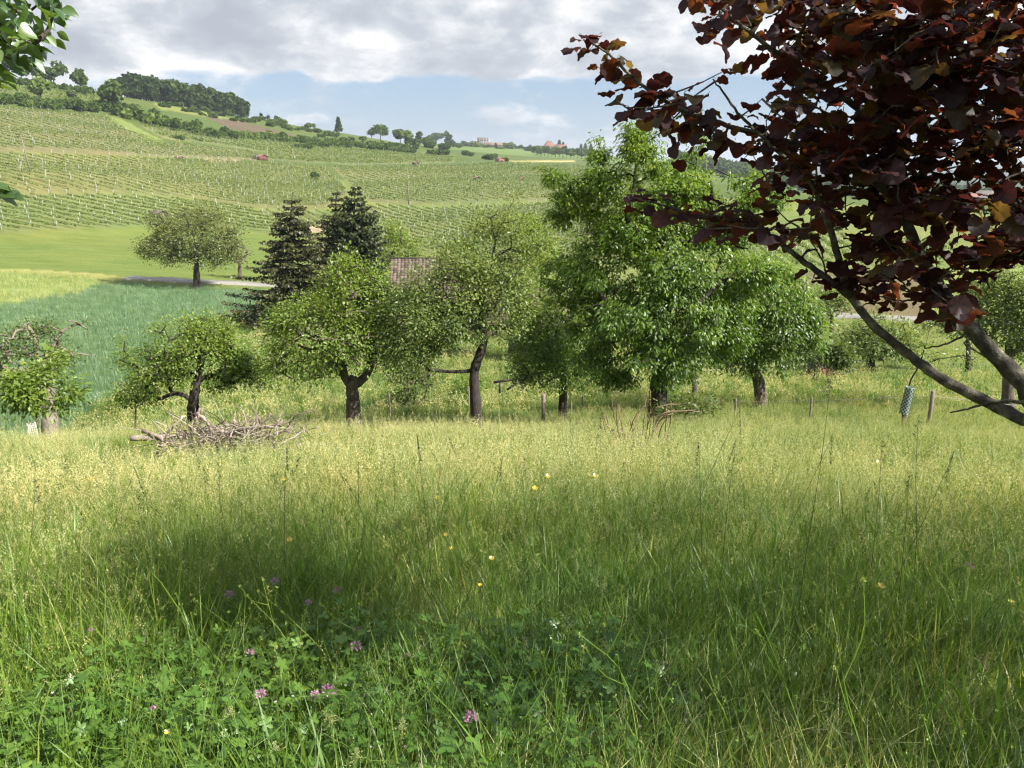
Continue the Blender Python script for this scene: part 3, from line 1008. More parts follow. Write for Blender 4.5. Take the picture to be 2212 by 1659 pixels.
def scatter(name, protos, pts, rotz, tilt, scl, idx, kind='stuff', label=None):
    """one object: points carrying rotation, scale and which clump stands there"""
    col = bpy.data.collections.new(name + ' kinds')
    for k, p in enumerate(protos):
        p.name = f'{k:02d}_{name}'
        col.objects.link(p)
    n = len(pts)
    rot = np.column_stack([tilt[:, 0], tilt[:, 1], rotz])
    o = mesh(name, pts, None, None, attrs={'rot': rot, 'scl': scl})
    ia = o.data.attributes.new('idx', 'INT', 'POINT')
    ia.data.foreach_set('value', idx.astype(np.int32))
    ng = bpy.data.node_groups.new(name + ' scatter', 'GeometryNodeTree')
    ng.interface.new_socket('Geometry', in_out='INPUT', socket_type='NodeSocketGeometry')
    ng.interface.new_socket('Geometry', in_out='OUTPUT', socket_type='NodeSocketGeometry')
    N = ng.nodes
    gi, go = N.new('NodeGroupInput'), N.new('NodeGroupOutput')
    ci = N.new('GeometryNodeCollectionInfo')
    ci.inputs['Collection'].default_value = col
    ci.inputs['Separate Children'].default_value = True
    ci.inputs['Reset Children'].default_value = True
    iop = N.new('GeometryNodeInstanceOnPoints')
    iop.inputs['Pick Instance'].default_value = True

    def na_(nm, dt):
        q = N.new('GeometryNodeInputNamedAttribute')
        q.data_type = dt
        q.inputs['Name'].default_value = nm
        return q.outputs['Attribute']
    ng.links.new(gi.outputs[0], iop.inputs['Points'])
    ng.links.new(ci.outputs[0], iop.inputs['Instance'])
    ng.links.new(na_('idx', 'INT'), iop.inputs['Instance Index'])
    e2r = N.new('FunctionNodeEulerToRotation')
    ng.links.new(na_('rot', 'FLOAT_VECTOR'), e2r.inputs[0])
    ng.links.new(e2r.outputs[0], iop.inputs['Rotation'])
    ng.links.new(na_('scl', 'FLOAT_VECTOR'), iop.inputs['Scale'])
    ng.links.new(iop.outputs[0], go.inputs[0])
    md = o.modifiers.new('scatter', 'NODES')
    md.node_group = ng
    return tag(o, label, kind=kind)


def wedge(rng, n, r0, r1, a0=-40, a1=40, pw=1.0):
    """random ground points between two distances; pw=2 is even per area, pw=1 even per distance"""
    u = rng.uniform(0, 1, n)
    r = (r0 ** pw + u * (r1 ** pw - r0 ** pw)) ** (1 / pw)
    a = R(a0) + rng.uniform(0, 1, n) * R(a1 - a0)
    x, y = r * np.sin(a), r * np.cos(a)
    return x, y, r


def put(name, protos, x, y, smin, smax, rng, tilt=0.12, probs=None, wind=0.0, hs=None, kind='stuff'):
    n = len(x)
    z = H(x, y) - 0.01
    s_ = rng.uniform(smin, smax, n)
    if hs is not None:
        s_ = s_ * hs
    scl = np.column_stack([s_ * rng.uniform(.9, 1.1, n), s_ * rng.uniform(.9, 1.1, n), s_ * rng.uniform(0.8, 1.15, n)])
    tl = rng.normal(0, tilt, (n, 2))
    tl[:, 1] += wind
    rz = rng.uniform(0, 2 * math.pi, n)
    idx = rng.choice(len(protos), n, p=probs)
    return scatter(name, protos, np.column_stack([x, y, z]), rz, tl, scl, idx, kind)


def patchy(x, y, f, seed):
    return 0.5 + 0.5 * np.sin(x * f + seed + 1.7 * np.sin(y * f * 0.8 + seed)) * np.sin(y * f * 1.1 - seed + 1.3 * np.sin(x * f * .7))


BRUSH_P = P(445, 990)
BRUSH_R = math.hypot(BRUSH_P.x, BRUSH_P.y)


def brush_gap(x, y):
    """grass is beaten down round the heap of cut branches"""
    r_ = np.hypot(x, y)
    u_ = (np.arctan2(x, y) - math.atan2(BRUSH_P.x, BRUSH_P.y)) * r_
    return 1 - 0.62 * ((u_ > -1.6) & (u_ < 2.6) & (r_ > BRUSH_R - 2.6) & (r_ < BRUSH_R + 1.5))


# --- near grass, knee high, from the camera to the far edge of the upper meadow
LOW = [proto_low(0, 13, 0.30, 0.007), proto_low(1, 12, 0.42, 0.006, 0.45, 0.9), proto_low(2, 15, 0.22, 0.0065, 0.8, 1.4),
       proto_low(3, 10, 0.50, 0.009, 0.35, 0.8), proto_low(4, 16, 0.26, 0.0042, 0.9, 1.7)]
x, y, r = wedge(rg, 15000, 0.9, 8.5, pw=1.75)
k = np.where((x > 0.2 + 0.1 * np.sin(y * 3)) & (r < 3.6), 0.62, 1.0)
hs = (0.62 + 0.30 * sstep(2, 6, r)) * k * (0.6 + 0.8 * patchy(x, y, 1.5, 2.0))
put('grass', LOW, x, y, 0.8, 1.25, rg, 0.22, wind=-0.08, hs=hs)

LOWF = [proto_low(5, 14, 0.48, 0.008, 0.35, 0.8), proto_low(6, 16, 0.40, 0.009, 0.5, 1.0), proto_low(7, 14, 0.55, 0.007, 0.3, 0.6)]
x, y, r = wedge(rg, 15000, 8, 31, pw=1.35)
put('meadow_grass', LOWF, x, y, 0.8, 1.3, rg, 0.15, wind=-0.06, hs=(1.0 - 0.42 * sstep(12, 22, r)) * brush_gap(x, y))

ST = [proto_stalk(0, 4, 0.72, 22, 0.020, 0.010, 0.0038, nb=5, stem='green_stalk'), proto_stalk(1, 3, 0.82, 34, 0.030, 0.009, 0.0034, nb=5, stem='green_stalk', length=0.2),
      proto_stalk(2, 4, 0.62, 14, 0.006, 0.013, 0.004, nb=6, stem='green_stalk', length=0.09), proto_stalk(3, 3, 0.9, 18, 0.016, 0.014, 0.004, nb=4, stem='green_stalk', length=0.22, lean=0.3)]
x, y, r = wedge(rg, 5200, 2.6, 8.5, pw=1.9)
keep = rg.uniform(0, 1, len(x)) < (0.15 + 0.85 * sstep(3, 6, r)) * np.where((x > 0.3) & (r < 4), 0.35, 1)
x, y, r = x[keep], y[keep], r[keep]
put('flowering_grass', ST, x, y, 0.7, 1.1, rg, 0.16, wind=-0.08, hs=0.72 + 0.28 * sstep(3, 7, r))

STF = [proto_stalk(4, 6, 0.78, 20, 0.024, 0.020, 0.0062, nb=3, wid=0.005), proto_stalk(5, 5, 0.86, 24, 0.034, 0.019, 0.0060, nb=3, length=0.22, wid=0.005),
       proto_stalk(6, 6, 0.70, 18, 0.008, 0.026, 0.0066, nb=4, length=0.12, wid=0.005), proto_stalk(7, 5, 0.9, 20, 0.022, 0.022, 0.006, nb=3, length=0.26, wid=0.005)]
x, y, r = wedge(rg, 21000, 7.5, 31, pw=1.4)
put('seeding_grass', STF, x, y, 0.75, 1.15, rg, 0.14, wind=-0.10, hs=(0.8 + 0.3 * patchy(x, y, 0.35, 1.0)) * (1.0 - 0.42 * sstep(11, 21, r)) * brush_gap(x, y))

HERB = [lobed_leaf(rg, 5, 0.027, 0.15), lobed_leaf(rg, 5, 0.030, 0.12, 3, 0.6), trefoil(rg, 8, 0.018, 0.13), broad_leaf(rg, 5, 0.22, 0.026), trefoil(rg, 6, 0.022, 0.18), lobed_leaf(rg, 4, 0.024, 0.2, 5, .65)]
x, y, r = wedge(rg, 4600, 0.9, 6.0, pw=1.45)
keep = (rg.uniform(0, 1, len(x)) < 0.25 + 0.9 * patchy(x, y, 1.1, 4.0)) & (rg.uniform(0, 1, len(x)) < np.where(r < 3.4, 1, 0.45))
x, y = x[keep], y[keep]
put('meadow_herbs', HERB, x, y, 0.7, 1.25, rg, 0.2, probs=[.25, .2, .2, .1, .15, .1])

# taller stalks that stand dark against the sunlit meadow
TS = [proto_stalk(40, 2, 1.0, 16, 0.006, 0.014, 0.0045, nb=3, stem='green_stalk', length=0.10, lean=0.15, wid=0.0034, mat='stalk'), proto_stalk(41, 2, 0.92, 30, 0.024, 0.009, 0.0035, nb=3, stem='green_stalk', length=0.2, lean=0.2, wid=0.003, mat='stalk'),
      proto_stalk(42, 1, 1.05, 26, 0.010, 0.012, 0.005, nb=2, stem='green_stalk', length=0.16, lean=0.3, wid=0.0034, mat='dark_seed')]
x, y, r = wedge(rg, 2300, 3.3, 7.6, pw=1.5)
cx_ = [P(px_, py_) for px_, py_ in [(360, 1110), (700, 1110), (880, 1120), (1120, 1090), (1190, 1100), (1590, 1080), (1650, 1100), (1800, 1090), (560, 1130), (1420, 1110), (2080, 1110)]]
clump = np.zeros(len(x))
for c_ in cx_:
    clump = np.maximum(clump, np.exp(-((x - c_.x) ** 2 + (y - c_.y) ** 2) / 0.12))
keep = rg.uniform(0, 1, len(x)) < 0.10 + 0.5 * patchy(x, y, 0.8, 3.0) ** 1.5 + clump
ax_ = np.concatenate([rg.normal(c_.x, .22, 42) for c_ in cx_])
ay_ = np.concatenate([rg.normal(c_.y, .22, 42) for c_ in cx_])
x, y = np.concatenate([x[keep], ax_]), np.concatenate([y[keep], ay_])
keep = np.ones(len(x), bool)
put('tall_grass', TS, x[keep], y[keep], 0.8, 1.2, rg, 0.16, wind=-0.12, probs=[.38, .32, .3])

# fine long stems and dry straw crossing each other close to the camera
FN = [proto_low(30, 6, 0.66, 0.0034, 0.5, 1.2, 'green_stalk', 0.05, 6), proto_low(31, 5, 0.55, 0.0036, 0.9, 0.8, 'green_stalk', 0.06, 6), proto_low(32, 14, 0.28, 0.0034, 0.7, 1.5, 'blade', 0.08, 5),
      proto_low(33, 9, 0.24, 0.003, 1.25, 0.9, 'stalk', 0.1, 4), proto_low(34, 9, 0.42, 0.010, 0.35, 0.9, 'blade', 0.03, 6)]
x, y, r = wedge(rg, 11000, 0.9, 7.5, pw=1.3)
put('fine_grass', FN, x, y, 0.7, 1.25, rg, 0.25, probs=[.16, .14, .30, .2, .20], hs=0.75 + 0.25 * sstep(2, 5, r))

# tufts of wide bright blades, branching weed stems and trodden straw
def weed_stem(rng, h):
    b_ = MB()
    q = np.array([[0, 0, 0], [rng.normal(0, .03), rng.normal(0, .03), h * .4], [rng.normal(0, .06), rng.normal(0, .06), h * .75], [rng.normal(0, .1), rng.normal(0, .1), h]])
    c = curve_pts(q, 12)
    b_.tube(c, np.linspace(.0026, .0012, 12), 5, rnd=.75)
    ends = [c[-1]]
    for k in (5, 7, 9):
        a = rng.uniform(0, 6.28)
        e_ = c[k] + np.array([math.cos(a) * .09, math.sin(a) * .09, rng.uniform(.08, .2)])
        b_.tube(curve_pts([c[k], (c[k] + e_) / 2 + np.array([math.cos(a) * .02, math.sin(a) * .02, -.01]), e_], 6), np.linspace(.0016, .001, 6), 4, rnd=.7, cap=False)
        ends.append(e_)
    for e_ in ends:
        for _ in range(14):
            u = rng.normal(size=3)
            u /= np.linalg.norm(u)
            s_ = np.cross(u, rng.normal(size=3))
            s_ /= np.linalg.norm(s_)
            b_.add(np.array([e_, e_ + u * .005 + s_ * .002, e_ + u * .008, e_ + u * .005 - s_ * .002]), [[0, 1, 2, 3]], rnd=.9)
    return b_.build('herb', M['green_stalk'], link=False)


WS = [weed_stem(rg, .62), weed_stem(rg, .75), weed_stem(rg, .5)]
x, y, r = wedge(rg, 420, 1.5, 6.5, pw=1.5)
put('weed_stems', WS, x, y, 0.75, 1.15, rg, 0.2, wind=-0.1)
WB = [proto_low(50, 12, 0.58, 0.010, 0.18, 0.7, 'blade', 0.035, 6), proto_low(51, 9, 0.46, 0.012, 0.3, 0.9, 'blade', 0.03, 6)]
x, y, r = wedge(rg, 150, 1.6, 7.0, pw=1.6)
put('broad_grass', WB, x, y, 0.7, 1.2, rg, 0.15, wind=-0.05)
SW = [proto_low(52, 14, 0.40, 0.0034, 1.35, 0.35, 'stalk', 0.14, 5), proto_low(53, 12, 0.30, 0.004, 1.2, 0.8, 'seed', 0.14, 5)]
x, y, r = wedge(rg, 1500, 1.2, 4.2, -12, 40, pw=1.5)
put('trodden_straw', SW, x, y, 0.7, 1.2, rg, 0.12, probs=[.75, .25])

HB2 = [lobed_leaf(rg, 6, 0.032, 0.24), lobed_leaf(rg, 6, 0.036, 0.20, 3, 0.55), trefoil(rg, 9, 0.022, 0.24), lobed_leaf(rg, 5, 0.026, 0.28, 5, .6), trefoil(rg, 7, 0.026, 0.28)]
x, y, r = wedge(rg, 2300, 1.2, 3.6, -40, 14, pw=1.5)
keep = rg.uniform(0, 1, len(x)) < 0.2 + 0.9 * patchy(x, y, 1.7, 1.0)
put('leafy_herbs', HB2, x[keep], y[keep], 0.75, 1.2, rg, 0.2)

# --- the lower meadow behind the orchard trees
MF = [proto_stalk(8, 9, 0.75, 7, 0.05, 0.05, 0.022, nb=6, wid=0.012), proto_low(8, 18, 0.55, 0.022, 0.35, 0.8, spread=0.18), proto_low(9, 16, 0.45, 0.025, 0.5, 1.1, spread=0.2)]
x, y, r = wedge(rg, 26000, 29, 92, pw=1.25)
zz = H(x, y)
pxx, pyy, _ = to_px(x, y, zz)
keep = ~in_poly(pxx, pyy, WHEAT) & ~in_poly(pxx, pyy, [(-60, 640), (570, 600), (560, 700), (488, 702), (161, 907), (140, 960), (-60, 960)])
keep &= ~((pyy < 812) & (pxx > 1500) & (rg.uniform(0, 1, len(x)) < 0.75))
x, y = x[keep], y[keep]
put('rough_grass', MF, x, y, 0.7, 1.2, rg, 0.2, wind=-0.2, probs=[.4, .3, .3])

# --- wheat and barley
WH = [proto_low(10 + k, 34, 0.60, 0.014, 0.16, 0.5, 'wheat', 0.26, 3) for k in range(3)]
n = 24000
x = rg.uniform(-75, 8, n)
y = rg.uniform(33, 118, n)
pxx, pyy, dd = to_px(x, y, H(x, y))
rr_ = np.hypot(x, y)
keep = in_poly(pxx, pyy, WHEAT) & (rr_ > 38) & (rr_ < 125) & (rg.uniform(0, 1, n) < np.clip(60 / rr_, 0.45, 1))
x, y = x[keep], y[keep]
put('wheat_crop', WH, x, y, 0.9, 1.15, rg, 0.06)
BA = [proto_low(20 + k, 30, 0.7, 0.019, 0.2, 0.6, 'barley', 0.35, 3) for k in range(2)]
n = 9000
x = rg.uniform(-105, -25, n)
y = rg.uniform(60, 140, n)
pxx, pyy, dd = to_px(x, y, H(x, y))
keep = in_poly(pxx, pyy, BARLEY) & (np.hypot(x, y) > 80)
x, y = x[keep], y[keep]
put('barley_crop', BA, x, y, 0.9, 1.15, rg, 0.08)

# ------------------------------------------------------------------ trees
def leaf_template(kind):
    if kind == 'oval':       # folded, 4 triangles
        V = np.array([[0, 0, 0], [.45, .27, .07], [1, 0, -.06], [.45, -.27, .07], [.5, 0, -.03]])
        T = np.array([[0, 4, 1], [1, 4, 2], [0, 3, 4], [3, 2, 4]])
    elif kind == 'long':     # hanging cherry leaf
        V = np.array([[0, 0, 0], [.32, .17, .04], [.34, -.17, .02], [.70, .16, 0.0], [.68, -.15, -.03], [1.05, 0, -.16]])
        T = np.array([[0, 2, 1], [1, 2, 4], [1, 4, 3], [3, 4, 5]])
    else:
        V = np.array([[0, 0, 0], [.5, .35, .05], [1, 0, 0], [.5, -.35, .05]])
        T = np.array([[0, 2, 1], [0, 3, 2]])
    return V, T


def frames(d, up):
    """rotation matrices whose x axis is d and whose z axis leans to up"""
    d = d / (np.linalg.norm(d, axis=1)[:, None] + 1e-9)
    s_ = np.cross(up, d)
    s_ /= np.linalg.norm(s_, axis=1)[:, None] + 1e-9
    u = np.cross(d, s_)
    return np.stack([d, s_, u], 2)


def leaves_mesh(name, pos, d, up, size, kind, mat, parent, rng, rnd=None, k_out='stuff'):
    Vt, Tt = leaf_template(kind)
    n = len(pos)
    Rm = frames(d, up)
    V = np.einsum('nij,kj->nki', Rm, Vt) * size[:, None, None] + pos[:, None]
    F = Tt[None] + (np.arange(n) * len(Vt))[:, None, None]
    if rnd is None:
        rnd = rng.uniform(0, 1, n)
    return mesh(name, V.reshape(-1, 3), F.reshape(-1, 3), mat, parent, attrs={'rnd': np.repeat(rnd, len(Vt))}, kind=k_out)


def grow(rng, trunk, limbs, attractors, seg=0.3, wob=0.10, droop=0.0):
    """branch skeleton: returns nodes, parents; every attractor becomes the tip of a twig"""
    nodes = [np.asarray(p, float) for p in trunk]
    par = [-1] + list(range(len(trunk) - 1))
    fixed = len(nodes)
    for lb in limbs:
        lb = [np.asarray(p, float) for p in lb]
        A = np.array(nodes)
        j = int(np.argmin(np.linalg.norm(A - lb[0], axis=1)))
        for p in lb[1:]:
            nodes.append(p)
            par.append(j)
            j = len(nodes) - 1
    A = np.array(nodes)
    nfix = len(nodes)
    start = max(1, int(len(trunk) * 0.45))
    allowed = np.ones(nfix, bool)
    allowed[:start] = False
    d0 = np.min(np.linalg.norm(attractors[:, None] - A[None, allowed], axis=2), axis=1)
    order = np.argsort(d0)
    cap = nfix + len(attractors) * 14
    N = np.zeros((cap, 3))
    N[:nfix] = A
    ok = np.zeros(cap, bool)
    ok[:nfix] = allowed
    P_ = np.full(cap, -1)
    P_[:nfix] = par
    cnt = nfix
    tips = []
    for q in order:
        a = attractors[q]
        dv = a - N[:cnt]
        dist = np.sqrt((dv ** 2).sum(1))
        cost = dist + 0.35 * np.maximum(0, -dv[:, 2])
        cost[~ok[:cnt]] = 1e9
        j = int(np.argmin(cost))
        L = dist[j]
        k = int(min(12, max(1, math.ceil(L / seg))))
        p0 = N[j]
        pj = P_[j]
        td = (p0 - N[pj]) if pj >= 0 else np.array([0, 0, 1.0])
        td = td / (np.linalg.norm(td) + 1e-9)
        c1 = p0 + td * L * 0.35 + np.array([0, 0, 0.10 * L])
        prev = j
        for m in range(1, k + 1):
            t_ = m / k
            p = (1 - t_) ** 2 * p0 + 2 * t_ * (1 - t_) * c1 + t_ * t_ * a
            if m < k:
                p = p + rng.normal(0, wob * L / k, 3)
            N[cnt] = p
            P_[cnt] = prev
            ok[cnt] = True
            prev = cnt
            cnt += 1
        tips.append(prev)
    return N[:cnt], P_[:cnt], np.array(tips), nfix


def wood(name_trunk, N, Par, ntrunk, nfix, r_base, r_tip, mat, root, trunk_taper=0.6, minr=0.0, flare=1.25):
    """trunk as one tube, thinner wood as one mesh"""
    n = len(N)
    cnt = np.zeros(n)
    kids = [[] for _ in range(n)]
    for i in range(n):
        if Par[i] >= 0:
            kids[Par[i]].append(i)
    leafn = np.array([1.0 if not kids[i] else 0.0 for i in range(n)])
    for i in range(n - 1, -1, -1):
        cnt[i] = leafn[i] + sum(cnt[k] for k in kids[i])
    ex = 0.47
    tot = max(cnt[0], 2)
    rad = r_tip + (r_base * trunk_taper - r_tip) * (cnt / tot) ** ex
    rt = np.linspace(r_base, r_base * trunk_taper, ntrunk)
    rt[0] *= flare
    if ntrunk > 1:
        rt[1] *= 1 + (flare - 1) * 0.35
    tm = MB()
    cp = curve_pts(N[:ntrunk], max(8, ntrunk * 3))
    rr_ = np.interp(np.linspace(0, 1, len(cp)), np.linspace(0, 1, ntrunk), rt)
    wob = 1 + 0.09 * np.sin(np.arange(len(cp)) * 1.9) + 0.05 * np.sin(np.arange(len(cp)) * 4.3)
    tm.tube(cp, rr_ * wob, 12)
    tm.build('trunk', mat, root, smooth=True)
    # chains
    bm_ = MB()
    lm = []
    done = set()
    stack = []
    for i in range(ntrunk):
        for k in kids[i]:
            if k >= ntrunk:
                stack.append((i, k))
    nl = 0
    while stack:
        i, k = stack.pop()
        ch = [i, k]
        cur = k
        while kids[cur]:
            ks = sorted(kids[cur], key=lambda q: -cnt[q])
            for o_ in ks[1:]:
                stack.append((cur, o_))
            cur = ks[0]
            ch.append(cur)
        rr_ = rad[ch].copy()
        rr_[0] = min(rr_[0], rr_[1] * 1.15)
        if rr_[1] < minr:
            continue
        kk = 8 if rr_[1] > 0.04 else (5 if rr_[1] > 0.012 else 3)
        pts = N[ch]
        big = i < ntrunk and rr_[1] > r_base * 0.28 and nl < 6
        if len(ch) > 2 and rr_[1] > 0.03:
            m = len(ch) * 2
            pts2 = curve_pts(pts, m)
            rr_ = np.interp(np.linspace(0, 1, m), np.linspace(0, 1, len(ch)), rr_)
            pts = pts2
        if big:
            nl += 1
            b_ = MB()
            b_.tube(pts, rr_, 9)
            b_.build('limb', mat, root, smooth=True)
        else:
            bm_.tube(pts, rr_, kk, cap=False)
    if bm_.n:
        bm_.build('twigs', mat, root, smooth=True, kind='stuff')


def blob_pts(rng, blobs, root, shell=0.45):
    """random points in ellipsoids, denser near their skin; blobs: centre, radii, count"""
    out_ = []
    for c, rad_, n in blobs:
        u = rng.normal(size=(n, 3))
        u /= np.linalg.norm(u, axis=1)[:, None]
        q = rng.uniform(shell ** 3, 1, n) ** (1 / 3)
        lump = 1 + 0.16 * np.sin(u[:, 0] * 5 + c[0]) * np.sin(u[:, 2] * 6 + c[2]) + 0.10 * np.sin(u[:, 1] * 9)
        out_.append(np.asarray(c) - root + u * np.asarray(rad_) * (q * lump)[:, None])
    return np.vstack(out_)


def make_tree(name, label, cat, base, trunk_px, blobs_px, r, mat, bark, seed, r_base=0.15, leaf=0.07, per=22, kind='oval', spread=0.16,
              limbs_px=(), gap=0.55, gf=3.1, droop=0.3, shell=0.45, r_tip=0.004, group=None, taper=0.6, seg=0.3, bare=0.0, zjit=0.15, shoots=()):
    """blobs_px: (x, y, rx, ry, dr, n[, rdepth]) in photo pixels, dr metres nearer/farther; trunk_px: (x, y[, dr]) up the trunk"""
    rng = np.random.default_rng(seed)
    leaf *= 1.3
    per = int(per * 1.2)
    root = np.array(base)
    t_ = empty(name, base, label, cat, group)
    trunk = [np.array([0, 0, -0.15])]
    for q in trunk_px:
        trunk.append(np.array(at(q[0], q[1], r + (q[2] if len(q) > 2 else 0))) - root)
    limbs = []
    for lb in limbs_px:
        limbs.append([np.array(at(q[0], q[1], r + (q[2] if len(q) > 2 else 0))) - root for q in lb])
    bl = []
    for b_ in blobs_px:
        c = at(b_[0], b_[1], r + b_[4])
        m_ = mpp(c)
        rx, ry = b_[2] * m_, b_[3] * m_
        bl.append((np.array(c), (rx, b_[6] if len(b_) > 6 else (rx * 0.85 + ry * .15), ry), int(b_[5] * (1.5 if kind == 'long' else 1.15))))
    A = blob_pts(rng, bl, root, shell)
    for sh in shoots:           # straight young shoots: (x0, y0, x1, y1, dr)
        p0 = np.array(at(sh[0], sh[1], r + sh[4])) - root
        p1 = np.array(at(sh[2], sh[3], r + sh[4])) - root
        A = np.vstack([A, [p0 + (p1 - p0) * q + rng.normal(0, 0.04, 3) for q in np.linspace(0.0, 1, 7)]])
    W_ = A + root
    gapn = np.sin(W_[:, 0] * gf + seed) * np.sin(W_[:, 2] * gf * 1.16 + seed * 2) + 0.6 * np.sin(W_[:, 1] * 4.0 + W_[:, 0] * 2.3) + rng.normal(0, .25, len(A))
    A = A[gapn > -gap]
    gz = H(A[:, 0] + root[0], A[:, 1] + root[1]) - root[2]
    A[:, 2] = np.maximum(A[:, 2], gz + 0.35)
    N, Par, tips, nfix = grow(rng, trunk, limbs, A, seg)
    wood('trunk', N, Par, len(trunk), nfix, r_base, r_tip, M[bark], t_, taper)
    tp = N[tips]
    if bare:
        tp = tp[rng.uniform(0, 1, len(tp)) > bare]
        if not len(tp):
            return t_
    # leaves in sprays around each twig end
    n = len(tp) * per
    c = np.repeat(tp, per, 0)
    cen = A.mean(0)
    outv = c - cen
    outv /= np.linalg.norm(outv, axis=1)[:, None] + 1e-6
    fan = np.repeat(rng.normal(size=(len(tp), 3)), per, 0)
    fan /= np.linalg.norm(fan, axis=1)[:, None]
    off = rng.normal(0, spread, (n, 3)) * np.array([1, 1, 0.75])
    off = off + fan * rng.uniform(-1.3, 1.3, n)[:, None] * spread
    pos = c + off
    d = off / (np.linalg.norm(off, axis=1)[:, None] + 1e-6) + outv * 0.6 + rng.normal(0, 0.5, (n, 3))
    if kind == 'long':
        d[:, 2] = d[:, 2] * 0.4 - 0.75
    else:
        d[:, 2] -= droop
    up = np.array([0, 0, 1.0]) + outv * 0.7 + rng.normal(0, 0.55, (n, 3))
    sz = leaf * rng.uniform(0.6, 1.25, n)
    cr = np.repeat(rng.uniform(0, 1, len(tp)), per)
    rnd = np.clip(cr * 0.45 + rng.uniform(0, 1, n) * 0.45 + 0.22 * np.clip(outv[:, 2], -0.5, 1), 0, 1)  # upper leaves lighter, lower ones darker: light from above put into the colour
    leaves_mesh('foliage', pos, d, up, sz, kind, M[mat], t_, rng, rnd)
    return t_


ORCH = 'old fruit trees in the near orchard'
# the tall cherry right of the middle
cr = 23.0
make_tree('cherry_tree', 'tall dense cherry tree with drooping glossy leaves, biggest tree of the orchard', 'tree', G(1421, cr),
          [(1422, 850), (1424, 800), (1425, 720), (1440, 650), (1425, 590), (1412, 560)],
          [(1372, 310, 32, 45, 0, 30), (1310, 395, 65, 40, 0, 46), (1410, 350, 50, 40, -.6, 36), (1480, 370, 50, 34, 0, 30), (1550, 410, 75, 42, 0, 54), (1290, 340, 16, 12, 0, 6), (1640, 430, 55, 30, 0.5, 28),
           (1228, 435, 42, 26, 0, 26), (1200, 385, 26, 8, 0, 8), (1330, 450, 100, 60, 0.5, 80), (1430, 430, 80, 55, -.5, 60), (1262, 500, 75, 50, -0.5, 56), (1200, 470, 30, 20, 0, 10),
           (1500, 480, 90, 65, 0.6, 80), (1590, 500, 60, 45, .4, 36), (1380, 530, 90, 45, .6, 60), (1300, 590, 85, 55, -.5, 70), (1410, 600, 95, 60, -.8, 90), (1500, 590, 90, 70, -.4, 80), (1400, 500, 110, 50, -.6, 60),
           (1350, 680, 110, 60, -.8, 100), (1470, 690, 100, 60, -1.0, 95), (1270, 680, 70, 60, -.3, 60), (1570, 640, 70, 60, 0, 60), (1640, 590, 50, 28, 0, 24),
           (1400, 765, 110, 40, -0.9, 80), (1500, 755, 80, 45, 0.2, 60), (1570, 720, 60, 50, 0, 44), (1310, 770, 60, 45, -.4, 45), (1240, 600, 70, 70, 0.6, 54), (1330, 815, 40, 18, 0, 18), (1455, 815, 50, 20, -.4, 20)],
          cr, 'cherry_leaf', 'bark_dark', 101, r_base=0.27, leaf=0.092, per=42, kind='long', spread=0.115, gap=.38, gf=2.3, shell=0.15, r_tip=0.005,
          shoots=[(1370, 290, 1330, 236, 0), (1380, 300, 1385, 245, 0), (1430, 300, 1440, 262, 0), (1500, 330, 1530, 290, 0), (1260, 400, 1175, 365, 0), (1650, 430, 1690, 415, 0), (1300, 340, 1290, 300, 0), (1600, 400, 1640, 372, 0)],
          limbs_px=[[(1425, 590), (1385, 540, -.5), (1350, 480, -.4), (1290, 460, 0), (1230, 440, 0)],
                    [(1412, 560), (1440, 500, .5), (1480, 440, .6), (1530, 400, 0)],
                    [(1350, 480, -.4), (1370, 400, 0), (1378, 300, 0)],
                    [(1425, 720), (1500, 660, -.8), (1560, 610, -.4)],
                    [(1424, 760), (1350, 690, -1), (1300, 640, -1)]])
# right neighbour, leaning trunk
make_tree('cherry_tree', 'rounded cherry tree on a leaning pale trunk to the right of the tallest tree', 'tree', G(1645, 29),
          [(1640, 830), (1630, 800), (1618, 760), (1615, 720)],
          [(1640, 660, 115, 80, 0, 130), (1600, 740, 80, 60, 0, 70), (1580, 630, 70, 60, -.5, 50), (1670, 590, 60, 40, 0, 34), (1700, 700, 75, 70, 0, 90), (1690, 620, 60, 40, 0, 40), (1745, 690, 40, 30, 0, 24),
           (1560, 700, 60, 80, 0.5, 50), (1655, 780, 60, 35, 0, 30), (1640, 580, 50, 25, 0, 22), (1600, 560, 30, 14, 0, 10), (1760, 740, 26, 22, 0, 10), (1720, 640, 36, 22, 0, 14)],
          29, 'cherry_leaf', 'bark', 102, r_base=0.22, leaf=0.11, per=32, kind='long', spread=0.18, shell=0.3)
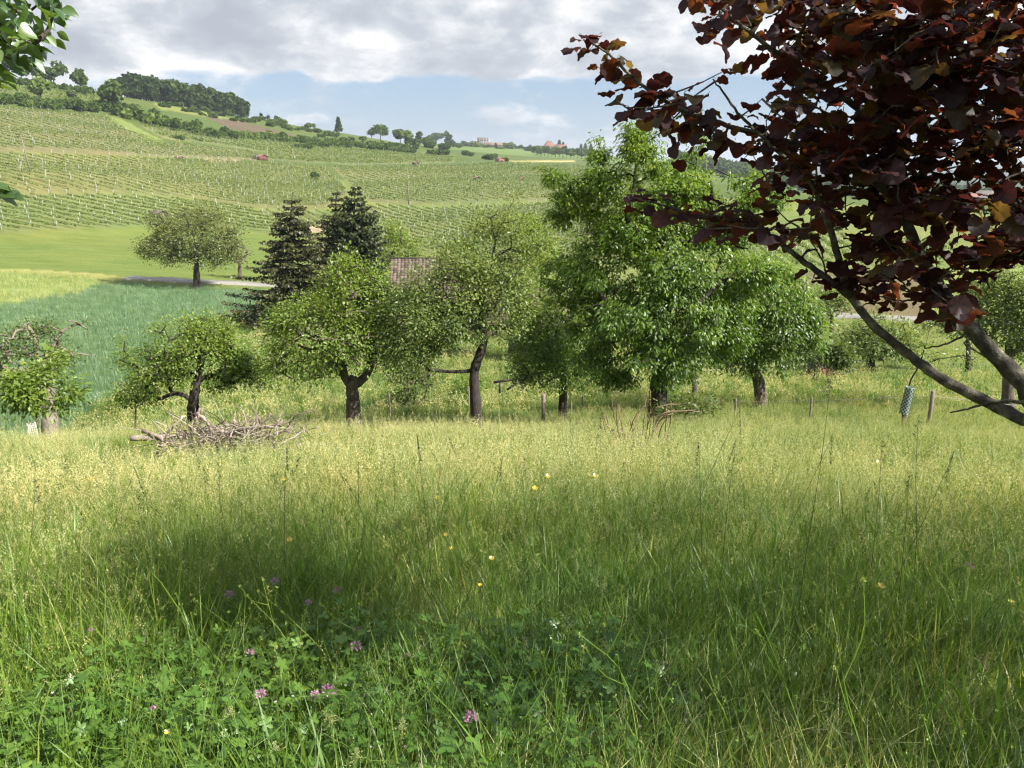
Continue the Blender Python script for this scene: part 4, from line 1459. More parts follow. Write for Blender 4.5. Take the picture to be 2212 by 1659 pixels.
# middle apple tree: tall, forked, limb to the left
make_tree('apple_tree', 'tall apple tree with a dark bent trunk and one long limb reaching left', 'tree', G(1030, 20.5),
          [(1028, 880), (1025, 840), (1025, 800), (1035, 770), (1046, 735), (1040, 700), (1042, 660)],
          [(1040, 610, 110, 60, 0, 110), (950, 640, 90, 60, -0.3, 80), (900, 700, 80, 60, -0.6, 80), (870, 760, 60, 55, -0.4, 70), (900, 660, 60, 40, -.3, 50), (860, 700, 40, 50, 0, 40), (985, 690, 60, 40, -.6, 44), (1080, 690, 80, 50, 0, 60),
           (1060, 530, 100, 50, 0.4, 60), (1110, 600, 60, 60, 0.5, 60), (1000, 570, 80, 40, 0, 60), (1000, 610, 70, 50, -.5, 50), (1085, 490, 45, 35, 0.5, 22), (950, 720, 70, 40, 0.8, 40),
           (1160, 520, 40, 30, 0.5, 14)],
          20.5, 'apple_leaf', 'bark_dark', 103, gap=.7, gf=2.6, r_base=0.155, leaf=0.066, per=36, spread=0.14,
          limbs_px=[[(1025, 800), (985, 803), (940, 800, -.2), (915, 790, -.4), (880, 740, -.5)],
                    [(1046, 735), (1075, 715, .2), (1110, 700, .2)],
                    [(1042, 700), (1010, 680, -.4), (960, 670, -.5)],
                    [(1042, 660), (1060, 590, .2), (1070, 520, .3), (1060, 470, .3)]],
          shoots=[(1065, 500, 985, 400, .2), (1070, 520, 1112, 425, .4), (1050, 560, 1030, 450, 0), (1000, 580, 960, 540, 0), (1090, 560, 1130, 470, .5)], taper=0.62)
# its left neighbour with the split trunk
make_tree('apple_tree', 'broad bright green apple tree with a short split trunk left of the bent one', 'tree', G(765, 21),
          [(763, 880), (762, 855), (760, 835), (768, 815)],
          [(700, 700, 100, 60, 0, 110), (640, 730, 65, 55, 0, 60), (760, 650, 80, 60, 0, 80), (750, 740, 100, 55, -0.5, 100), (800, 700, 60, 60, 0, 60),
           (680, 780, 70, 35, 0, 45), (770, 600, 50, 35, 0, 30), (620, 780, 40, 40, 0, 24), (830, 610, 35, 35, 0, 18), (690, 655, 40, 30, 0, 20), (590, 800, 30, 18, 0, 14), (605, 690, 20, 24, 0, 10), (740, 570, 24, 24, 0, 10), (850, 650, 30, 30, 0, 14)],
          21, 'bright_leaf', 'bark', 104, gap=.42, gf=2.7, r_base=0.19, leaf=0.07, per=32, spread=0.14,
          limbs_px=[[(760, 835), (745, 815), (735, 780, .2), (700, 740, .2), (650, 720, .1)],
                    [(768, 815), (785, 800), (810, 805, .2), (815, 770, .3)],
                    [(762, 840), (790, 812, .1), (805, 760, 0), (790, 690, 0)]],
          shoots=[(770, 620, 745, 540, 0), (700, 650, 695, 585, 0), (640, 690, 635, 650, 0), (810, 600, 830, 560, 0), (625, 720, 600, 675, 0)], taper=0.85)
# left apple tree with the round crown
make_tree('apple_tree', 'round apple tree with a low forked dark trunk, second from the left', 'tree', G(417, 24.5),
          [(417, 885), (418, 870), (420, 850), (424, 825)],
          [(420, 780, 110, 55, 0, 110), (340, 790, 70, 45, 0, 60), (500, 780, 55, 45, 0, 55), (440, 730, 80, 40, 0, 60), (385, 750, 60, 40, 0.5, 40),
           (470, 820, 50, 25, 0, 25), (535, 800, 40, 30, 0, 26), (500, 745, 50, 30, 0, 26), (430, 700, 50, 22, 0, 18), (310, 830, 40, 25, 0, 14), (275, 800, 16, 34, 0, 12), (290, 870, 24, 12, 0, 6), (560, 830, 20, 10, 0, 6), (400, 705, 20, 24, 0, 10), (360, 725, 24, 20, 0, 10)],
          24.5, 'bright_leaf', 'bark_dark', 105, gap=.4, gf=2.7, r_base=0.17, leaf=0.075, per=30, spread=0.15,
          limbs_px=[[(418, 870), (400, 855), (375, 850), (345, 862), (330, 858)], [(420, 850), (428, 815), (435, 780)], [(424, 825), (460, 810), (495, 830), (520, 815)]],
          shoots=[(430, 720, 433, 675, 0), (390, 730, 397, 685, 0), (455, 730, 460, 690, 0), (275, 800, 272, 735, 0), (480, 740, 492, 700, 0), (360, 740, 355, 700, 0)], taper=0.8)
# far left: old half-dead apple
make_tree('apple_tree', 'old gnarled apple tree with dead bare branches at the left edge', 'tree', G(108, 26.5),
          [(108, 915), (107, 895), (105, 860), (103, 815), (98, 780)],
          [(40, 790, 60, 55, 0, 55), (20, 740, 45, 40, 0, 30), (75, 715, 45, 20, 0, 24), (130, 760, 30, 35, 0, 24), (160, 700, 30, 15, 0, 10), (0, 830, 50, 40, 0, 24)],
          26.5, 'dark_leaf', 'grey_wood', 106, r_base=0.24, leaf=0.075, per=24, spread=0.13,
          limbs_px=[[(103, 815), (80, 770), (75, 730), (55, 700), (70, 695)], [(98, 780), (120, 745), (130, 720), (165, 700), (190, 712)],
                    [(103, 815), (60, 800), (20, 800), (-20, 790)], [(120, 745), (150, 760), (195, 768)]], taper=0.55, bare=0.25)
make_tree('young_tree', 'young leafy tree on a thin stem in front of the gnarled apple tree', 'tree', G(80, 22.5),
          [(79, 930), (80, 900), (82, 870), (84, 840)],
          [(85, 835, 70, 45, 0, 70), (30, 850, 45, 30, 0, 30), (125, 855, 35, 32, 0, 28), (105, 790, 30, 25, 0, 14)],
          22.5, 'bright_leaf', 'bark', 107, r_base=0.04, leaf=0.11, per=22, spread=0.13, r_tip=0.003)
make_tree('young_tree', 'small slender sapling with a thin upright shoot left of the round apple tree', 'tree', G(293, 25),
          [(293, 915), (293, 880), (290, 855)],
          [(290, 850, 45, 28, 0, 34), (270, 870, 30, 18, 0, 14), (320, 860, 30, 18, 0, 14)],
          25, 'bright_leaf', 'bark', 108, r_base=0.03, leaf=0.08, per=20, spread=0.12, r_tip=0.003, shoots=[(290, 840, 288, 780, 0)])
# small tree between the two apple trees, farther down
make_tree('apple_tree', 'small dark apple tree standing lower down between the split and the bent apple trees', 'tree', G(877, 33),
          [(878, 870), (880, 855), (880, 835)],
          [(885, 830, 55, 45, 0, 60), (860, 870, 35, 18, 0, 16), (920, 800, 40, 35, 0, 26)],
          33, 'dark_leaf', 'bark', 109, r_base=0.16, leaf=0.10, per=26, spread=0.18)
# dark mass left of the cherry
make_tree('plum_tree', 'dark dense plum tree filling the gap left of the tallest tree', 'tree', G(1216, 27),
          [(1216, 850), (1216, 810), (1212, 760), (1200, 700)],
          [(1200, 700, 85, 70, 0, 120), (1150, 640, 60, 60, 0, 60), (1180, 790, 85, 45, 0, 110), (1240, 790, 70, 45, 0, 70), (1200, 745, 80, 40, -.5, 60), (1170, 560, 50, 45, 0, 40), (1130, 720, 40, 40, 0, 24), (1150, 500, 40, 30, .2, 20)],
          27, 'cherry_leaf', 'bark_dark', 110, gap=.9, r_base=0.15, leaf=0.075, per=40, spread=0.17)
make_tree('bush', 'low round green bush in the grass between the bent apple tree and the wooden railing', 'bush', G(1010, 34),
          [(1010, 845)], [(1015, 835, 45, 25, 0, 50)], 34, 'bright_leaf', 'bark', 111, r_base=0.03, leaf=0.10, per=26, spread=0.16)
make_tree('bush', 'weedy bramble bush to the right of the foot of the tallest tree', 'bush', G(1490, 22.5),
          [(1490, 885)], [(1490, 880, 60, 28, 0, 60, 0.8), (1440, 895, 35, 20, -.3, 22, .6)], 22.5, 'dark_leaf', 'bark', 112, r_base=0.02, leaf=0.085, per=22, spread=0.12)
make_tree('apple_tree', 'slim apple tree whose pale trunk shows just right of the tallest tree', 'tree', G(1453, 36),
          [(1455, 810), (1455, 780), (1450, 750)], [(1450, 720, 55, 40, 0, 50)], 36, 'dark_leaf', 'bark', 113, r_base=0.13, leaf=0.11, per=20, spread=0.2)
make_tree('apple_tree', 'slim apple tree with a pale slanting trunk showing between the two cherry trees', 'tree', G(1502, 33),
          [(1500, 825), (1498, 790), (1492, 760)], [(1500, 730, 60, 45, 0, 60)], 33, 'dark_leaf', 'bark', 114, r_base=0.13, leaf=0.11, per=20, spread=0.2)
make_tree('apple_tree', 'dark small tree standing in the shade beyond the two cherry trees', 'tree', G(1548, 44),
          [(1548, 780), (1545, 750)], [(1550, 740, 45, 40, 0, 50)], 44, 'dark_leaf', 'bark_dark', 115, r_base=0.13, leaf=0.13, per=20, spread=0.22)
# right-hand orchard beyond
RO = 30
make_tree('apple_tree', 'round low apple tree with a dark trunk beside the red shed, right side', 'tree', G(1880, 47),
          [(1881, 775), (1882, 760)], [(1895, 735, 75, 35, 0, 100), (1850, 740, 50, 28, 0, 40), (1905, 700, 50, 20, 0, 34), (1940, 745, 45, 25, 0, 34)],
          47, 'apple_leaf', 'bark_dark', 116, r_base=0.24, leaf=0.14, per=24, spread=0.24, limbs_px=[[(1882, 765), (1920, 755), (1945, 750)]])
make_tree('apple_tree', 'thin dark tree just behind the round low apple tree beside the red shed', 'tree', G(1905, 54),
          [(1905, 755)], [(1915, 725, 45, 28, 0, 40)], 54, 'dark_leaf', 'bark_dark', 117, r_base=0.14, leaf=0.14, per=20, spread=0.24)
make_tree('apple_tree', 'round pale green tree beside the farm track, seen below the purple leaves', 'tree', G(1797, 72),
          [(1797, 680)], [(1798, 652, 42, 30, 0, 70), (1790, 632, 30, 16, 0, 20)], 72, 'apple_leaf', 'bark', 118, r_base=0.2, leaf=0.2, per=26, spread=0.35)
make_tree('apple_tree', 'pale tree half hidden behind the right-hand cherry tree, by the brown field', 'tree', G(1690, 70),
          [(1690, 680)], [(1680, 640, 40, 35, 0, 60), (1660, 600, 30, 20, 0, 16)], 70, 'apple_leaf', 'bark', 119, r_base=0.2, leaf=0.2, per=26, spread=0.35)
make_tree('apple_tree', 'small open apple tree with spreading low limbs beyond the plastic tree guard', 'tree', G(2092, 50),
          [(2092, 750), (2090, 730)], [(2060, 700, 55, 22, 0, 44), (2100, 690, 50, 25, 0, 34), (2020, 690, 30, 18, 0, 14)], 50, 'apple_leaf', 'bark_dark', 120, r_base=0.14, leaf=0.13, per=20, spread=0.24,
          limbs_px=[[(2090, 730), (2060, 712), (2030, 700)], [(2090, 730), (2110, 715)]])
make_tree('apple_tree', 'large pale green apple tree at the right edge behind the thick purple-leaved stem', 'tree', G(2178, 31),
          [(2178, 830), (2180, 800), (2180, 770), (2178, 740)],
          [(2170, 680, 70, 70, 0, 110), (2230, 660, 70, 80, 0, 90), (2130, 640, 55, 40, 0, 50), (2180, 610, 60, 35, 0, 50), (2240, 740, 60, 40, 0, 40), (2270, 600, 50, 50, 0, 40)],
          31, 'apple_leaf', 'bark', 121, r_base=0.19, leaf=0.085, per=34, spread=0.2,
          limbs_px=[[(2175, 820), (2150, 790), (2120, 765), (2085, 745)], [(2180, 770), (2210, 745), (2240, 720)]])
make_tree('young_tree', 'young sapling with a few long leafy shoots growing out of the plastic tree guard', 'tree', G(1950, 23.5),
          [(1951, 890), (1960, 850), (1968, 820), (1985, 790), (2000, 745)],
          [(1990, 770, 40, 30, 0, 14), (2060, 775, 55, 12, 0, 12), (1960, 720, 25, 35, 0, 10)],
          23.5, 'apple_leaf', 'bark_dark', 122, r_base=0.03, leaf=0.085, per=10, spread=0.09, r_tip=0.004,
          limbs_px=[[(1985, 790), (2030, 775), (2080, 768), (2110, 772)], [(1985, 790), (1965, 750), (1950, 700)], [(2000, 745), (2010, 700)]])
for k, (x_, w_, y_) in enumerate([(1760, 40, 760), (1815, 22, 762)]):
    make_tree('bush', ['dark green bush crowding around the red shed', 'small dark bush at the right corner of the red shed'][k], 'bush', G(x_, 41.5),
              [(x_, 785)], [(x_, y_ + 6, w_ * 1.1, 24, 0, 80)], 41.5, 'dark_leaf', 'bark', 130 + k, r_base=0.04, leaf=0.12, per=26, spread=0.2)
# the walnut in the valley and its bare neighbour
make_tree('walnut_tree', 'broad domed walnut tree standing alone beside the valley road', 'tree', G(425, 103),
          [(425, 600), (424, 580), (424, 560), (424, 540)],
          [(425, 510, 100, 38, 0, 260), (360, 535, 55, 25, 0, 90), (480, 535, 50, 28, 0, 80), (400, 480, 75, 28, 0, 120), (425, 560, 80, 16, 0, 60), (320, 540, 22, 18, 0, 20), (445, 470, 45, 16, 0, 40)],
          103, 'walnut_leaf', 'bark_dark', 140, r_base=0.42, leaf=0.20, per=26, spread=0.36, seg=0.8, r_tip=0.02,
          limbs_px=[[(424, 570), (395, 550), (370, 530), (340, 515)], [(424, 560), (455, 530), (480, 510)], [(424, 540), (415, 500), (400, 470)], [(424, 540), (440, 500), (450, 475)]])
make_tree('dead_tree', 'small almost bare fruit tree to the right of the domed walnut tree', 'tree', G(518, 112),
          [(518, 580), (518, 565)], [(518, 545, 24, 32, 0, 110)], 112, 'walnut_leaf', 'bark', 141, r_base=0.28, leaf=0.2, per=5, spread=0.5, seg=0.7, r_tip=0.03, bare=0.6)
make_tree('willow_bush', 'pale green feathery tree standing behind the two dark conifers, above the tiled roof', 'tree', G(865, 88),
          [(865, 590), (865, 560)], [(865, 545, 45, 40, 0, 120), (850, 505, 22, 25, 0, 30), (895, 565, 30, 22, 0, 40)], 88, 'bright_leaf', 'bark', 142, r_base=0.2, leaf=0.24, per=22, spread=0.36, seg=0.8, r_tip=0.015)
make_tree('bush', 'dark shrub thicket growing at the foot of the brownish spruce', 'bush', G(640, 63),
          [(640, 680)], [(640, 672, 60, 24, 0, 90), (600, 680, 40, 16, 0, 40)], 63, 'dark_leaf', 'bark', 143, r_base=0.06, leaf=0.16, per=24, spread=0.26, seg=0.5)


def conifer(name, label, base, r, x, ytop, ybase, wmax_px, mat, seed, dens=1.0, droopy=0.25, gaps=0.0):
    rng = np.random.default_rng(seed)
    root = np.array(base)
    t_ = empty(name, base, label, 'tree')
    top = np.array(at(x, ytop, r)) - root
    Ht = top[2]
    m_ = mpp(at(x, (ytop + ybase) / 2, r))
    Rm_ = wmax_px * m_
    tm = MB()
    tm.tube([[0, 0, -.2], [0, 0, Ht * .3], [top[0] * .5, top[1] * .5, Ht * .7], [top[0], top[1], Ht]], [Ht * .022, Ht * .018, Ht * .009, 0.02], 9)
    tm.build('trunk', M['bark_dark'], t_, smooth=True)
    br = MB()
    pos, d, sz, rn = [], [], [], []
    z = 0.04 * Ht
    while z < Ht * 0.985:
        f = z / Ht
        Lm = Rm_ * 1.75 * (1 - f) ** 0.85 + .2
        nb = 6 if f < .8 else 4
        a0 = rng.uniform(0, 6.28)
        for q in range(nb):
            if rng.uniform() < gaps:
                continue
            a = a0 + q * 6.28 / nb + rng.normal(0, .2)
            L = max(0.25, Lm * rng.uniform(0.62, 1.12))
            n_ = max(4, int(L / 0.22))
            t = np.linspace(0, 1, n_)
            rr_ = L * t
            zz = z + L * (0.10 * t - droopy * t + 0.22 * t ** 2.2) + rng.normal(0, .02)
            px_ = np.cos(a) * rr_ + top[0] * f
            py_ = np.sin(a) * rr_ + top[1] * f
            pts = np.stack([px_, py_, zz], -1)
            br.tube(pts, np.linspace(0.018 + 0.006 * L, 0.005, n_), 3, cap=False)
            # side twigs carrying hanging needle sprays
            for s_ in np.arange(0.12, 1.0, 0.12 / (L * dens) + 0.010):
                c = np.array([np.interp(s_, t, px_), np.interp(s_, t, py_), np.interp(s_, t, zz)])
                wl = (0.14 + 0.42 * (1 - s_)) * min(1.4, L)
                for sd in (-1, 1):
                    th = a + sd * rng.uniform(0.5, 1.1)
                    dv = np.array([math.cos(th), math.sin(th), rng.uniform(-.55, -.05)])
                    k = max(3, int(wl / 0.085))
                    for u in range(k):
                        pos.append(c + dv * wl * (u + rng.uniform(0, 1)) / k + rng.normal(0, .03, 3))
                        d.append(dv + rng.normal(0, .5, 3) + np.array([0, 0, -.35]))
                        sz.append(rng.uniform(.17, .32))
                        rn.append(np.clip(0.35 * s_ + 0.65 * rng.uniform(), 0, 1))
        z += Ht * 0.040 * rng.uniform(.8, 1.25)
    br.build('twigs', M['bark_dark'], t_, kind='stuff')
    pos, d = np.array(pos), np.array(d)
    up = np.array([0, 0, 1.0]) + rng.normal(0, .8, pos.shape)
    leaves_mesh('foliage', pos, d, up, np.array(sz), 'quad', M[mat], t_, rng, np.array(rn))
    return t_


conifer('spruce_tree', 'tall brownish spruce with sagging branches, left one of the conifer pair', G(628, 66), 66, 632, 415, 690, 92, 'spruce', 201, 0.9, 0.32, 0.08)
conifer('spruce_tree', 'slim dark spruce top poking up between the brownish spruce and the dense fir', G(722, 74), 74, 728, 408, 660, 55, 'spruce', 203, 0.9, 0.28, 0.05)
conifer('fir_tree', 'dense dark green fir with golden tips, right one of the conifer pair', G(765, 70), 70, 768, 400, 670, 74, 'fir', 202, 1.35, 0.02)

# ------------------------------------------------------------------ far trees, shrubs and hedges
PROT_FAR = {}


def far_mesh(key, mat, seed, shape, n=520, q=0.17):
    """unit tree crown (height 1) as leaf clumps, with a trunk; returns two meshes"""
    rng = np.random.default_rng(seed)
    pts = []
    if shape == 'cone':
        z = rng.uniform(0.06, 1, n) ** 0.8
        a = rng.uniform(0, 6.28, n)
        rr_ = 0.24 * (1 - z) ** 0.85 * (0.6 + 0.4 * np.sin(z * 46) ** 2) * rng.uniform(0.6, 1.1, n) + .01
        pts = np.stack([rr_ * np.cos(a), rr_ * np.sin(a), z], -1)
    else:
        nb = {'round': 7, 'tall': 9, 'bush': 7, 'hedge': 8}[shape]
        for k in range(nb):
            if shape == 'round':
                c = np.array([rng.normal(0, .17), rng.normal(0, .17), rng.uniform(.42, .82)])
                rad = rng.uniform(.17, .26)
                cs = (1, 1, .8)
            elif shape == 'tall':
                c = np.array([rng.normal(0, .09), rng.normal(0, .09), rng.uniform(.25, .86)])
                rad = rng.uniform(.11, .17)
                cs = (1, 1, 1.1)
            elif shape == 'bush':
                c = np.array([rng.normal(0, .35), rng.normal(0, .35), rng.uniform(.25, .62)])
                rad = rng.uniform(.28, .42)
                cs = (1, 1, .85)
            else:
                c = np.array([rng.uniform(-1.2, 1.2), rng.normal(0, .25), rng.uniform(.25, .55)])
                rad = rng.uniform(.32, .5)
                cs = (1, 1, .8)
            m = n // nb
            u = rng.normal(size=(m, 3))
            u /= np.linalg.norm(u, axis=1)[:, None]
            lump = 1 + .18 * np.sin(u[:, :1] * 7 + k) * np.sin(u[:, 2:] * 6)
            pts.append(c + u * rad * rng.uniform(.7, 1.08, (m, 1)) * lump * np.array(cs))
        pts = np.vstack(pts)
        pts[:, 2] = np.maximum(pts[:, 2], 0.02)
    V, F, rn = quad_cloud(pts, q * (0.55 if shape == 'cone' else 0.7), rng, 0.75)
    c = mesh('crown', V, F, M[mat], attrs={'rnd': rn}, link=False)
    b_ = MB()
    if shape in ('round', 'tall', 'cone'):
        b_.tube([[0, 0, -0.08], [0.01, 0, .3], [0, 0, .6 if shape != 'cone' else .9]], [.028, .02, .008], 5)
        for q_ in range(0 if shape == 'cone' else 4):
            a = q_ * 1.57 + 0.4
            b_.tube([[0, 0, .25 + .05 * q_], [math.cos(a) * .16, math.sin(a) * .16, .6]], [.013, .005], 4)
    else:
        for q_ in range(4):
            b_.tube([[0, 0, -0.05], [rng.normal(0, .25), rng.normal(0, .2), .5]], [.02, .008], 4)
    t_ = b_.build('trunk', M['bark_dark'], link=False)
    PROT_FAR[key] = (c.data, t_.data)


for k in range(3):
    far_mesh(('round', k), 'far_green', 300 + k, 'round')
    far_mesh(('dark', k), 'far_blue', 310 + k, 'tall', 450, .15)
    far_mesh(('bush', k), 'far_green', 320 + k, 'bush', 480, .3)
    far_mesh(('hedge', k), 'far_green', 330 + k, 'hedge', 620, .3)
    far_mesh(('lround', k), 'far_light', 340 + k, 'round')
    far_mesh(('lbush', k), 'far_light', 350 + k, 'bush', 480, .3)
    far_mesh(('cone', k), 'far_blue', 360 + k, 'cone', 520, .2)
rf = np.random.default_rng(77)


def far_tree(kind, name, x, y, r, h_px, w=1.0, label='', cat='tree', group=None, sink=0.0):
    """a far tree standing on the ground at column x, distance r (or at the sight line when r is None)"""
    p = P(x, y) if r is None else G(x, r)
    if r is not None and abs(y) > 0:
        pass
    h = h_px * mpp(p)
    c, t_ = PROT_FAR[(kind, int(rf.integers(3)))]
    root = empty(name, (p.x, p.y, p.z - sink * h), label, cat, group)
    s_ = (h * w, h * w, h)
    rz = rf.uniform(0, 6.28)
    if kind == 'hedge':
        rz = -math.atan2(p.x, p.y) + rf.normal(0, .25)
    for nm, dt in (('trunk', t_), ('crown', c)):
        o = bpy.data.objects.new(nm, dt)
        COL.objects.link(o)
        o.parent = root
        o.scale = s_
        o.rotation_euler = (0, 0, rz)
    return root


# the wood on the ridge
gw = 'dark trees of the small wood on the hilltop'
crest = [(250, 186), (300, 192), (350, 205), (400, 215), (450, 226), (500, 236), (540, 243)]
for k in range(74):
    x_ = 250 + 286 * ((k * 0.618034) % 1.0)
    y_ = np.interp(x_, [c_[0] for c_ in crest], [c_[1] for c_ in crest])
    row = rf.uniform(0, 1)
    h_ = np.interp(x_, [250, 275, 330, 400, 450, 500, 536], [36, 50, 52, 50, 48, 46, 34]) * rf.uniform(0.85, 1.1)
    rr_ = np.interp(x_, [250, 540], [575, 595]) + row * 25 - 10
    far_tree('dark', 'forest_tree', x_, 0, rr_, h_, 1.15, 'tall dark leafy tree in the small wood on top of the left hill', 'tree', gw, 0.05)
# oaks on the skyline at the left
for x_, h_, l_ in [(8, 62, 'tall skyline oak at the very left edge of the hilltop'), (48, 56, 'skyline oak second from the left edge of the hilltop'),
                   (88, 52, 'left one of the two spreading skyline oaks standing close together'), (118, 54, 'right one of the two spreading skyline oaks standing close together'),
                   (176, 48, 'lone spreading oak on the skyline left of the small wood')]:
    far_tree('round', 'oak_tree', x_, 0, 535, h_, 0.95, l_, 'tree', None, 0.02)
gb = 'bushes along the top edge of the left hill'
for k in range(16):
    far_tree('bush', 'bush', 5 + k * 12 + rf.uniform(-5, 5), 0, 520 + rf.uniform(-8, 8), rf.uniform(15, 24), 0.9, 'dark bush under the skyline oaks along the top edge of the left hill', 'bush', gb, 0.1)
# belt of scrub below the upper vineyard
gs = 'bushes of the scrub belt across the left hill'
ls = 'green bush in the scrub belt running across the left hill'
for k in range(30):
    x_ = -10 + k * 9.2
    far_tree('bush' if k % 4 else 'lbush', 'bush', x_, np.interp(x_, [0, 120, 260], [222, 236, 244]) + rf.uniform(-6, 4), None, rf.uniform(16, 30), 0.85, ls, 'bush', gs, 0.1)
far_tree('lround', 'willow_tree', 90, 222, None, 52, 1.1, 'pale olive round tree in the scrub belt on the left hill', 'tree')
far_tree('dark', 'tree', 160, 232, None, 34, 1.5, 'dark rounded tree in the scrub belt left of the big bright tree', 'tree')
far_tree('round', 'ash_tree', 246, 244, None, 66, 1.0, 'big bright green tree at the lower left of the hilltop wood', 'tree')
belt2 = [(270, 252), (340, 275), (400, 288), (480, 300), (560, 305), (640, 312), (720, 318), (800, 326), (880, 332)]
for k in range(64):
    x_ = 262 + k * 9.9
    yb = np.interp(x_, [c_[0] for c_ in belt2], [c_[1] for c_ in belt2])
    hh_ = rf.uniform(13, 24) if x_ > 420 else rf.uniform(20, 34)
    far_tree('lbush' if rf.uniform() < .22 else 'bush', 'bush', x_, yb - rf.uniform(0, 8), None, hh_, 0.95, ls.replace('left hill', 'middle of the hillside'), 'bush', 'bushes of the scrub belt across the middle of the hillside', 0.15)
belt3 = [(330, 215), (400, 232), (470, 246), (560, 258), (640, 276), (720, 292), (800, 306), (900, 322)]
for k in range(44):
    x_ = 335 + k * 12.9 + rf.uniform(-4, 4)
    yb = np.interp(x_, [c_[0] for c_ in belt3], [c_[1] for c_ in belt3]) + 5
    far_tree('bush', 'bush', x_, yb + rf.uniform(-6, 6), None, rf.uniform(9, 16), 1.1, 'small bush on the scrubby terraces below the skyline', 'bush', 'small bushes on the terraces below the skyline', 0.15)
for x_, y_, w_ in [(345, 212, 24), (385, 222, 22), (600, 268, 20), (690, 318, 22), (655, 322, 20), (870, 332, 20), (945, 335, 22), (385, 300, 14), (430, 304, 12)]:
    far_tree('hedge', 'hedge', x_, y_, None, w_ * 0.8, 1.0, f'low dark hedge piece on the hillside {"below the small wood" if x_ < 420 and y_ < 250 else "between the vineyard terraces"}', 'hedge', 'low hedge pieces on the hillside', 0.2)
far_tree('bush', 'bush', 681, 386, None, 17, 0.65, 'lone dark bush standing among the vine rows', 'bush')
for x_, h_, kd, l_ in [(565, 14, 'dark', 'leftmost of three small skyline trees right of the wood'), (581, 13, 'dark', 'middle one of three small skyline trees right of the wood'),
                       (599, 14, 'round', 'rightmost of three small skyline trees right of the wood')]:
    far_tree(kd, 'tree', x_, 0, 610, h_, 1.3, l_, 'tree')
far_tree('cone', 'spruce_tree', 732, 0, 660, 32, 1.3, 'lone dark spruce standing on the skyline of the hill', 'tree')
far_tree('lbush', 'bush', 668, 0, 640, 12, .9, 'pale shrub on the skyline left of the lone spruce', 'bush')
for x_, h_, kd, r_, l_ in [(822, 34, 'round', 760, 'hazy bluish tree group on the skyline right of the lone spruce'), (803, 22, 'round', 760, 'low tree at the left foot of the hazy bluish tree'),
                           (865, 30, 'round', 720, 'open tree left of the bright green round tree on the slope'), (882, 28, 'lround', 700, 'bright green round tree at the end of the hill'),
                           (905, 30, 'dark', 720, 'tall narrow tree right of the bright green round tree'), (925, 22, 'round', 740, 'greyish tree at the right end of the tree line'),
                           (933, 24, 'round', 1290, 'left one of the two lime trees on the far round hill'), (943, 25, 'round', 1290, 'right one of the two lime trees on the far round hill'),
                           (970, 33, 'dark', 1000, 'single tall oak in front of the far round hill'), (988, 12, 'bush', 1000, 'small bush tree right of the single oak on the far slope'),
                           (900, 20, 'bush', 690, 'dark bush in front of the narrow tree'), (960, 18, 'bush', 690, 'dark bush group under the single oak'), (935, 18, 'bush', 690, 'dark bush below the two lime trees')]:
    far_tree(kd, 'tree' if kd != 'bush' else 'bush', x_, 0, r_, h_, 1.25, l_, 'tree' if kd != 'bush' else 'bush')
gr_ = 'trees scattered along the far ridge'
for k in range(46):
    x_ = 1000 + 300 * ((k * 0.618034) % 1.0)
    kd = ['round', 'bush', 'dark', 'lbush'][k % 4]
    far_tree(kd, 'tree', x_, 0, 1180 + rf.uniform(-90, 90), rf.uniform(8, 15), 1.3, 'small distant tree on the far ridge by the buildings', 'tree', gr_, .1)
for x_, h_ in [(1208, 24), (1216, 20), (1255, 20), (1264, 22), (1276, 22)]:
    far_tree('cone', 'spruce_tree', x_, 0, 1290, h_, 1.3, 'distant pointed spruce on the far ridge near the red-roofed farmhouse', 'tree', 'distant spruces on the far ridge')
for k in range(16):
    x_ = 1160 + k * 8
    far_tree(['round', 'lround'][k % 5 == 0], 'tree', x_, 345, 900 + rf.uniform(-40, 40), rf.uniform(15, 26), 1.2, 'tree of the copse on the far slope left of the tallest cherry', 'tree', 'copse on the far slope')
for x_, y_ in [(1050, 344), (1058, 345), (1066, 342), (1005, 336), (1020, 338), (1090, 349)]:
    far_tree('bush', 'bush', x_, y_, None, rf.uniform(9, 14), 1.0, 'distant bush beside the small huts on the far slope', 'bush', 'bushes beside the huts on the far slope')
# wooded hills across the valley on the right
gv = 'trees of the wooded hill across the valley at the right'
for k in range(150):
    x_ = 1460 + 800 * ((k * 0.618034) % 1.0)
    rr_ = rf.uniform(760, 1000)
    far_tree('dark' if k % 3 else 'round', 'forest_tree', x_, 0, rr_, rf.uniform(28, 38), 1.5, 'dark tree of the wooded hill across the valley at the right', 'tree', gv, .05)
for k in range(26):
    x_ = 2020 + 9 * k
    far_tree(['round', 'lround', 'dark'][k % 3], 'tree', x_, 0, 480 + rf.uniform(-60, 60), rf.uniform(16, 30), 1.3, 'garden tree of the village across the valley at the right', 'tree', 'garden trees of the village at the right')
for k in range(6):
    far_tree('lround', 'fruit_tree', 1700 + 22 * k, 512 - k, None, rf.uniform(20, 28), 1.0, 'small fruit tree in the row above the right-hand vineyard', 'tree', 'fruit trees in a row above the right-hand vineyard')

# ------------------------------------------------------------------ huts, houses, poles
def face_cam(p, extra=0.0):
    return -math.atan2(p.x, p.y) + extra


